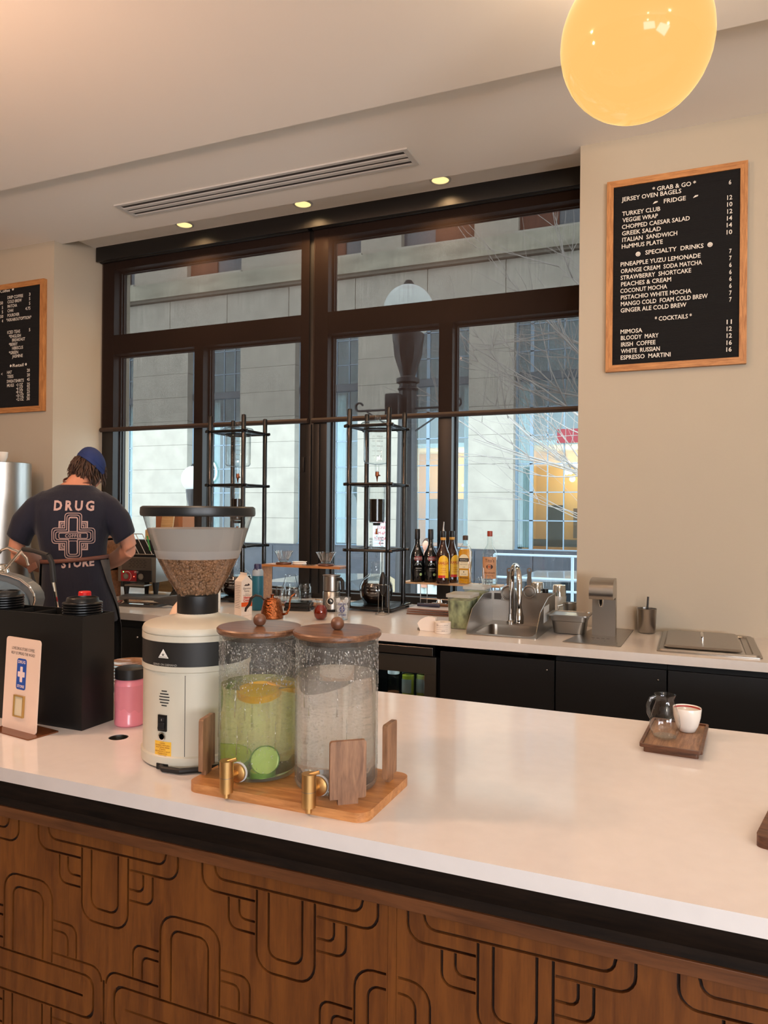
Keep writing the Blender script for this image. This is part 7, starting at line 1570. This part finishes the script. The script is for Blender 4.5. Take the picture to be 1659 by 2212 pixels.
# print on the back, draped on the shirt
def drape(mb, name, label=None):
    o = mb.build(name, mat('shirt_print', (176, 150, 146), 0.8), ps, smooth=False, label=label)
    w_ = o.modifiers.new('drape', 'SHRINKWRAP'); w_.target = shirt; w_.wrap_method = 'PROJECT'; w_.use_project_x = False; w_.use_project_y = True; w_.use_project_z = False
    w_.use_positive_direction = True; w_.use_negative_direction = False; w_.offset = 0.0022; w_.wrap_mode = 'ABOVE_SURFACE'
    return o
def back(v): return (v[0] * 1.12 + 0.012, -0.30, v[1])
q = MB().text('DRUG', 0.060, fn=lambda v: back((v[0], v[1] + 1.416)), bold=0.0022, space=1.45, sx=1.0); drape(q, 'print_lettering')
q = MB().text('COFFEE', 0.020, fn=lambda v: back((v[0], v[1] + 1.296)), bold=0.0005, space=1.25); drape(q, 'print_lettering')
q = MB(); emblem(q, 0.118, lambda v: back((v[0], v[1] * 0.85 + 1.303)), lw=0.016, sub=0.12)
ribbon(q, [(x, y) for x, y in rrect(0.040, 0.060, 0.004, 2, 0, 1.352)], 0.0012, back, sub=0.01); ribbon(q, [(x, y) for x, y in rrect(0.040, 0.060, 0.004, 2, 0, 1.250)], 0.0012, back, sub=0.01)
drape(q, 'print_emblem')
q = MB().text('STORE', 0.050, fn=lambda v: back((v[0] + 0.022, v[1] + 1.163 + 0.05 * v[0])), bold=0.0020, space=1.15); drape(q, 'print_lettering')
# hair: cap of locks under the hat
rh = random.Random(11)
hc = Vector((0.058, 0.125, 1.622))
hb = MB().sphere(tuple(hc), (0.086, 0.100, 0.098), 22, 16, M=T(*hc) @ RX(38) @ T(*(-hc)))
for i in range(330):
    a = rh.uniform(-165, 95) if i % 3 else rh.uniform(-150, -20); el = rh.uniform(-0.35, 0.45)
    d = Vector((math.sin(math.radians(a)), -math.cos(math.radians(a)), 0))
    p0 = hc + Vector((d.x * 0.080, d.y * 0.088, el * 0.09 + 0.01)); 
    out = rh.uniform(0.006, 0.024); ln = rh.uniform(0.045, 0.085)
    pts = [p0]
    for k in range(1, 6):
        t = k / 5
        pts.append(p0 + d * (out * math.sin(t * 2.4) + 0.012 * t) + Vector((rh.uniform(-0.006, 0.006), rh.uniform(-0.004, 0.004), -ln * t)) + Vector((-0.016 * t if a < 0 else 0.002 * t, 0, 0)))
    hb.tube(pts, [0.0052, 0.0058, 0.0052, 0.0042, 0.0028, 0.0008], 5)
hb.build('hair', mat('brown_hair', (62, 42, 30), 0.6, noise=(40, 0.35, (1, 1, 0.2))), ps, ang=180, label='collar-length wavy brown hair')
# cap
CM = T(0.068, 0.125, 1.622) @ RY(30) @ RX(-12) @ Matrix.Scale(1.07, 4)
q = MB(); rings = []
for k in range(9):
    p = (PI / 2) * k / 8; r = math.cos(p)
    rings.append([(0.0905 * r * math.cos(2 * PI * i / 32) if k < 8 else 0.001 * math.cos(2 * PI * i / 32), (0.108 * r if k < 8 else 0.001) * math.sin(2 * PI * i / 32), 0.012 + 0.078 * math.sin(p)) for i in range(32)])
q.loft(rings, caps=False, M=CM); M_cap = mat('cap_blue', (24, 44, 96), 0.8)
cpo = q.build('cap', M_cap, ps, ang=60, label='blue cotton cap'); sd = cpo.modifiers.new('thickness', 'SOLIDIFY'); sd.thickness = 0.003
MB().lathe([(0.0915, 0.0), (0.0925, 0.001), (0.0925, 0.016), (0.0915, 0.017)], seg=36, M=CM, sy=1.19).build('cap_band', M_cap, cpo)
q = MB(); P = [(0.075 * math.cos(a), 0.085 + 0.085 * math.sin(a)) for a in [PI * k / 14 for k in range(15)]]
q.prism(P, 0.004, 0.008, M=CM @ RX(-10)).build('cap_brim', M_cap, cpo, ang=40)
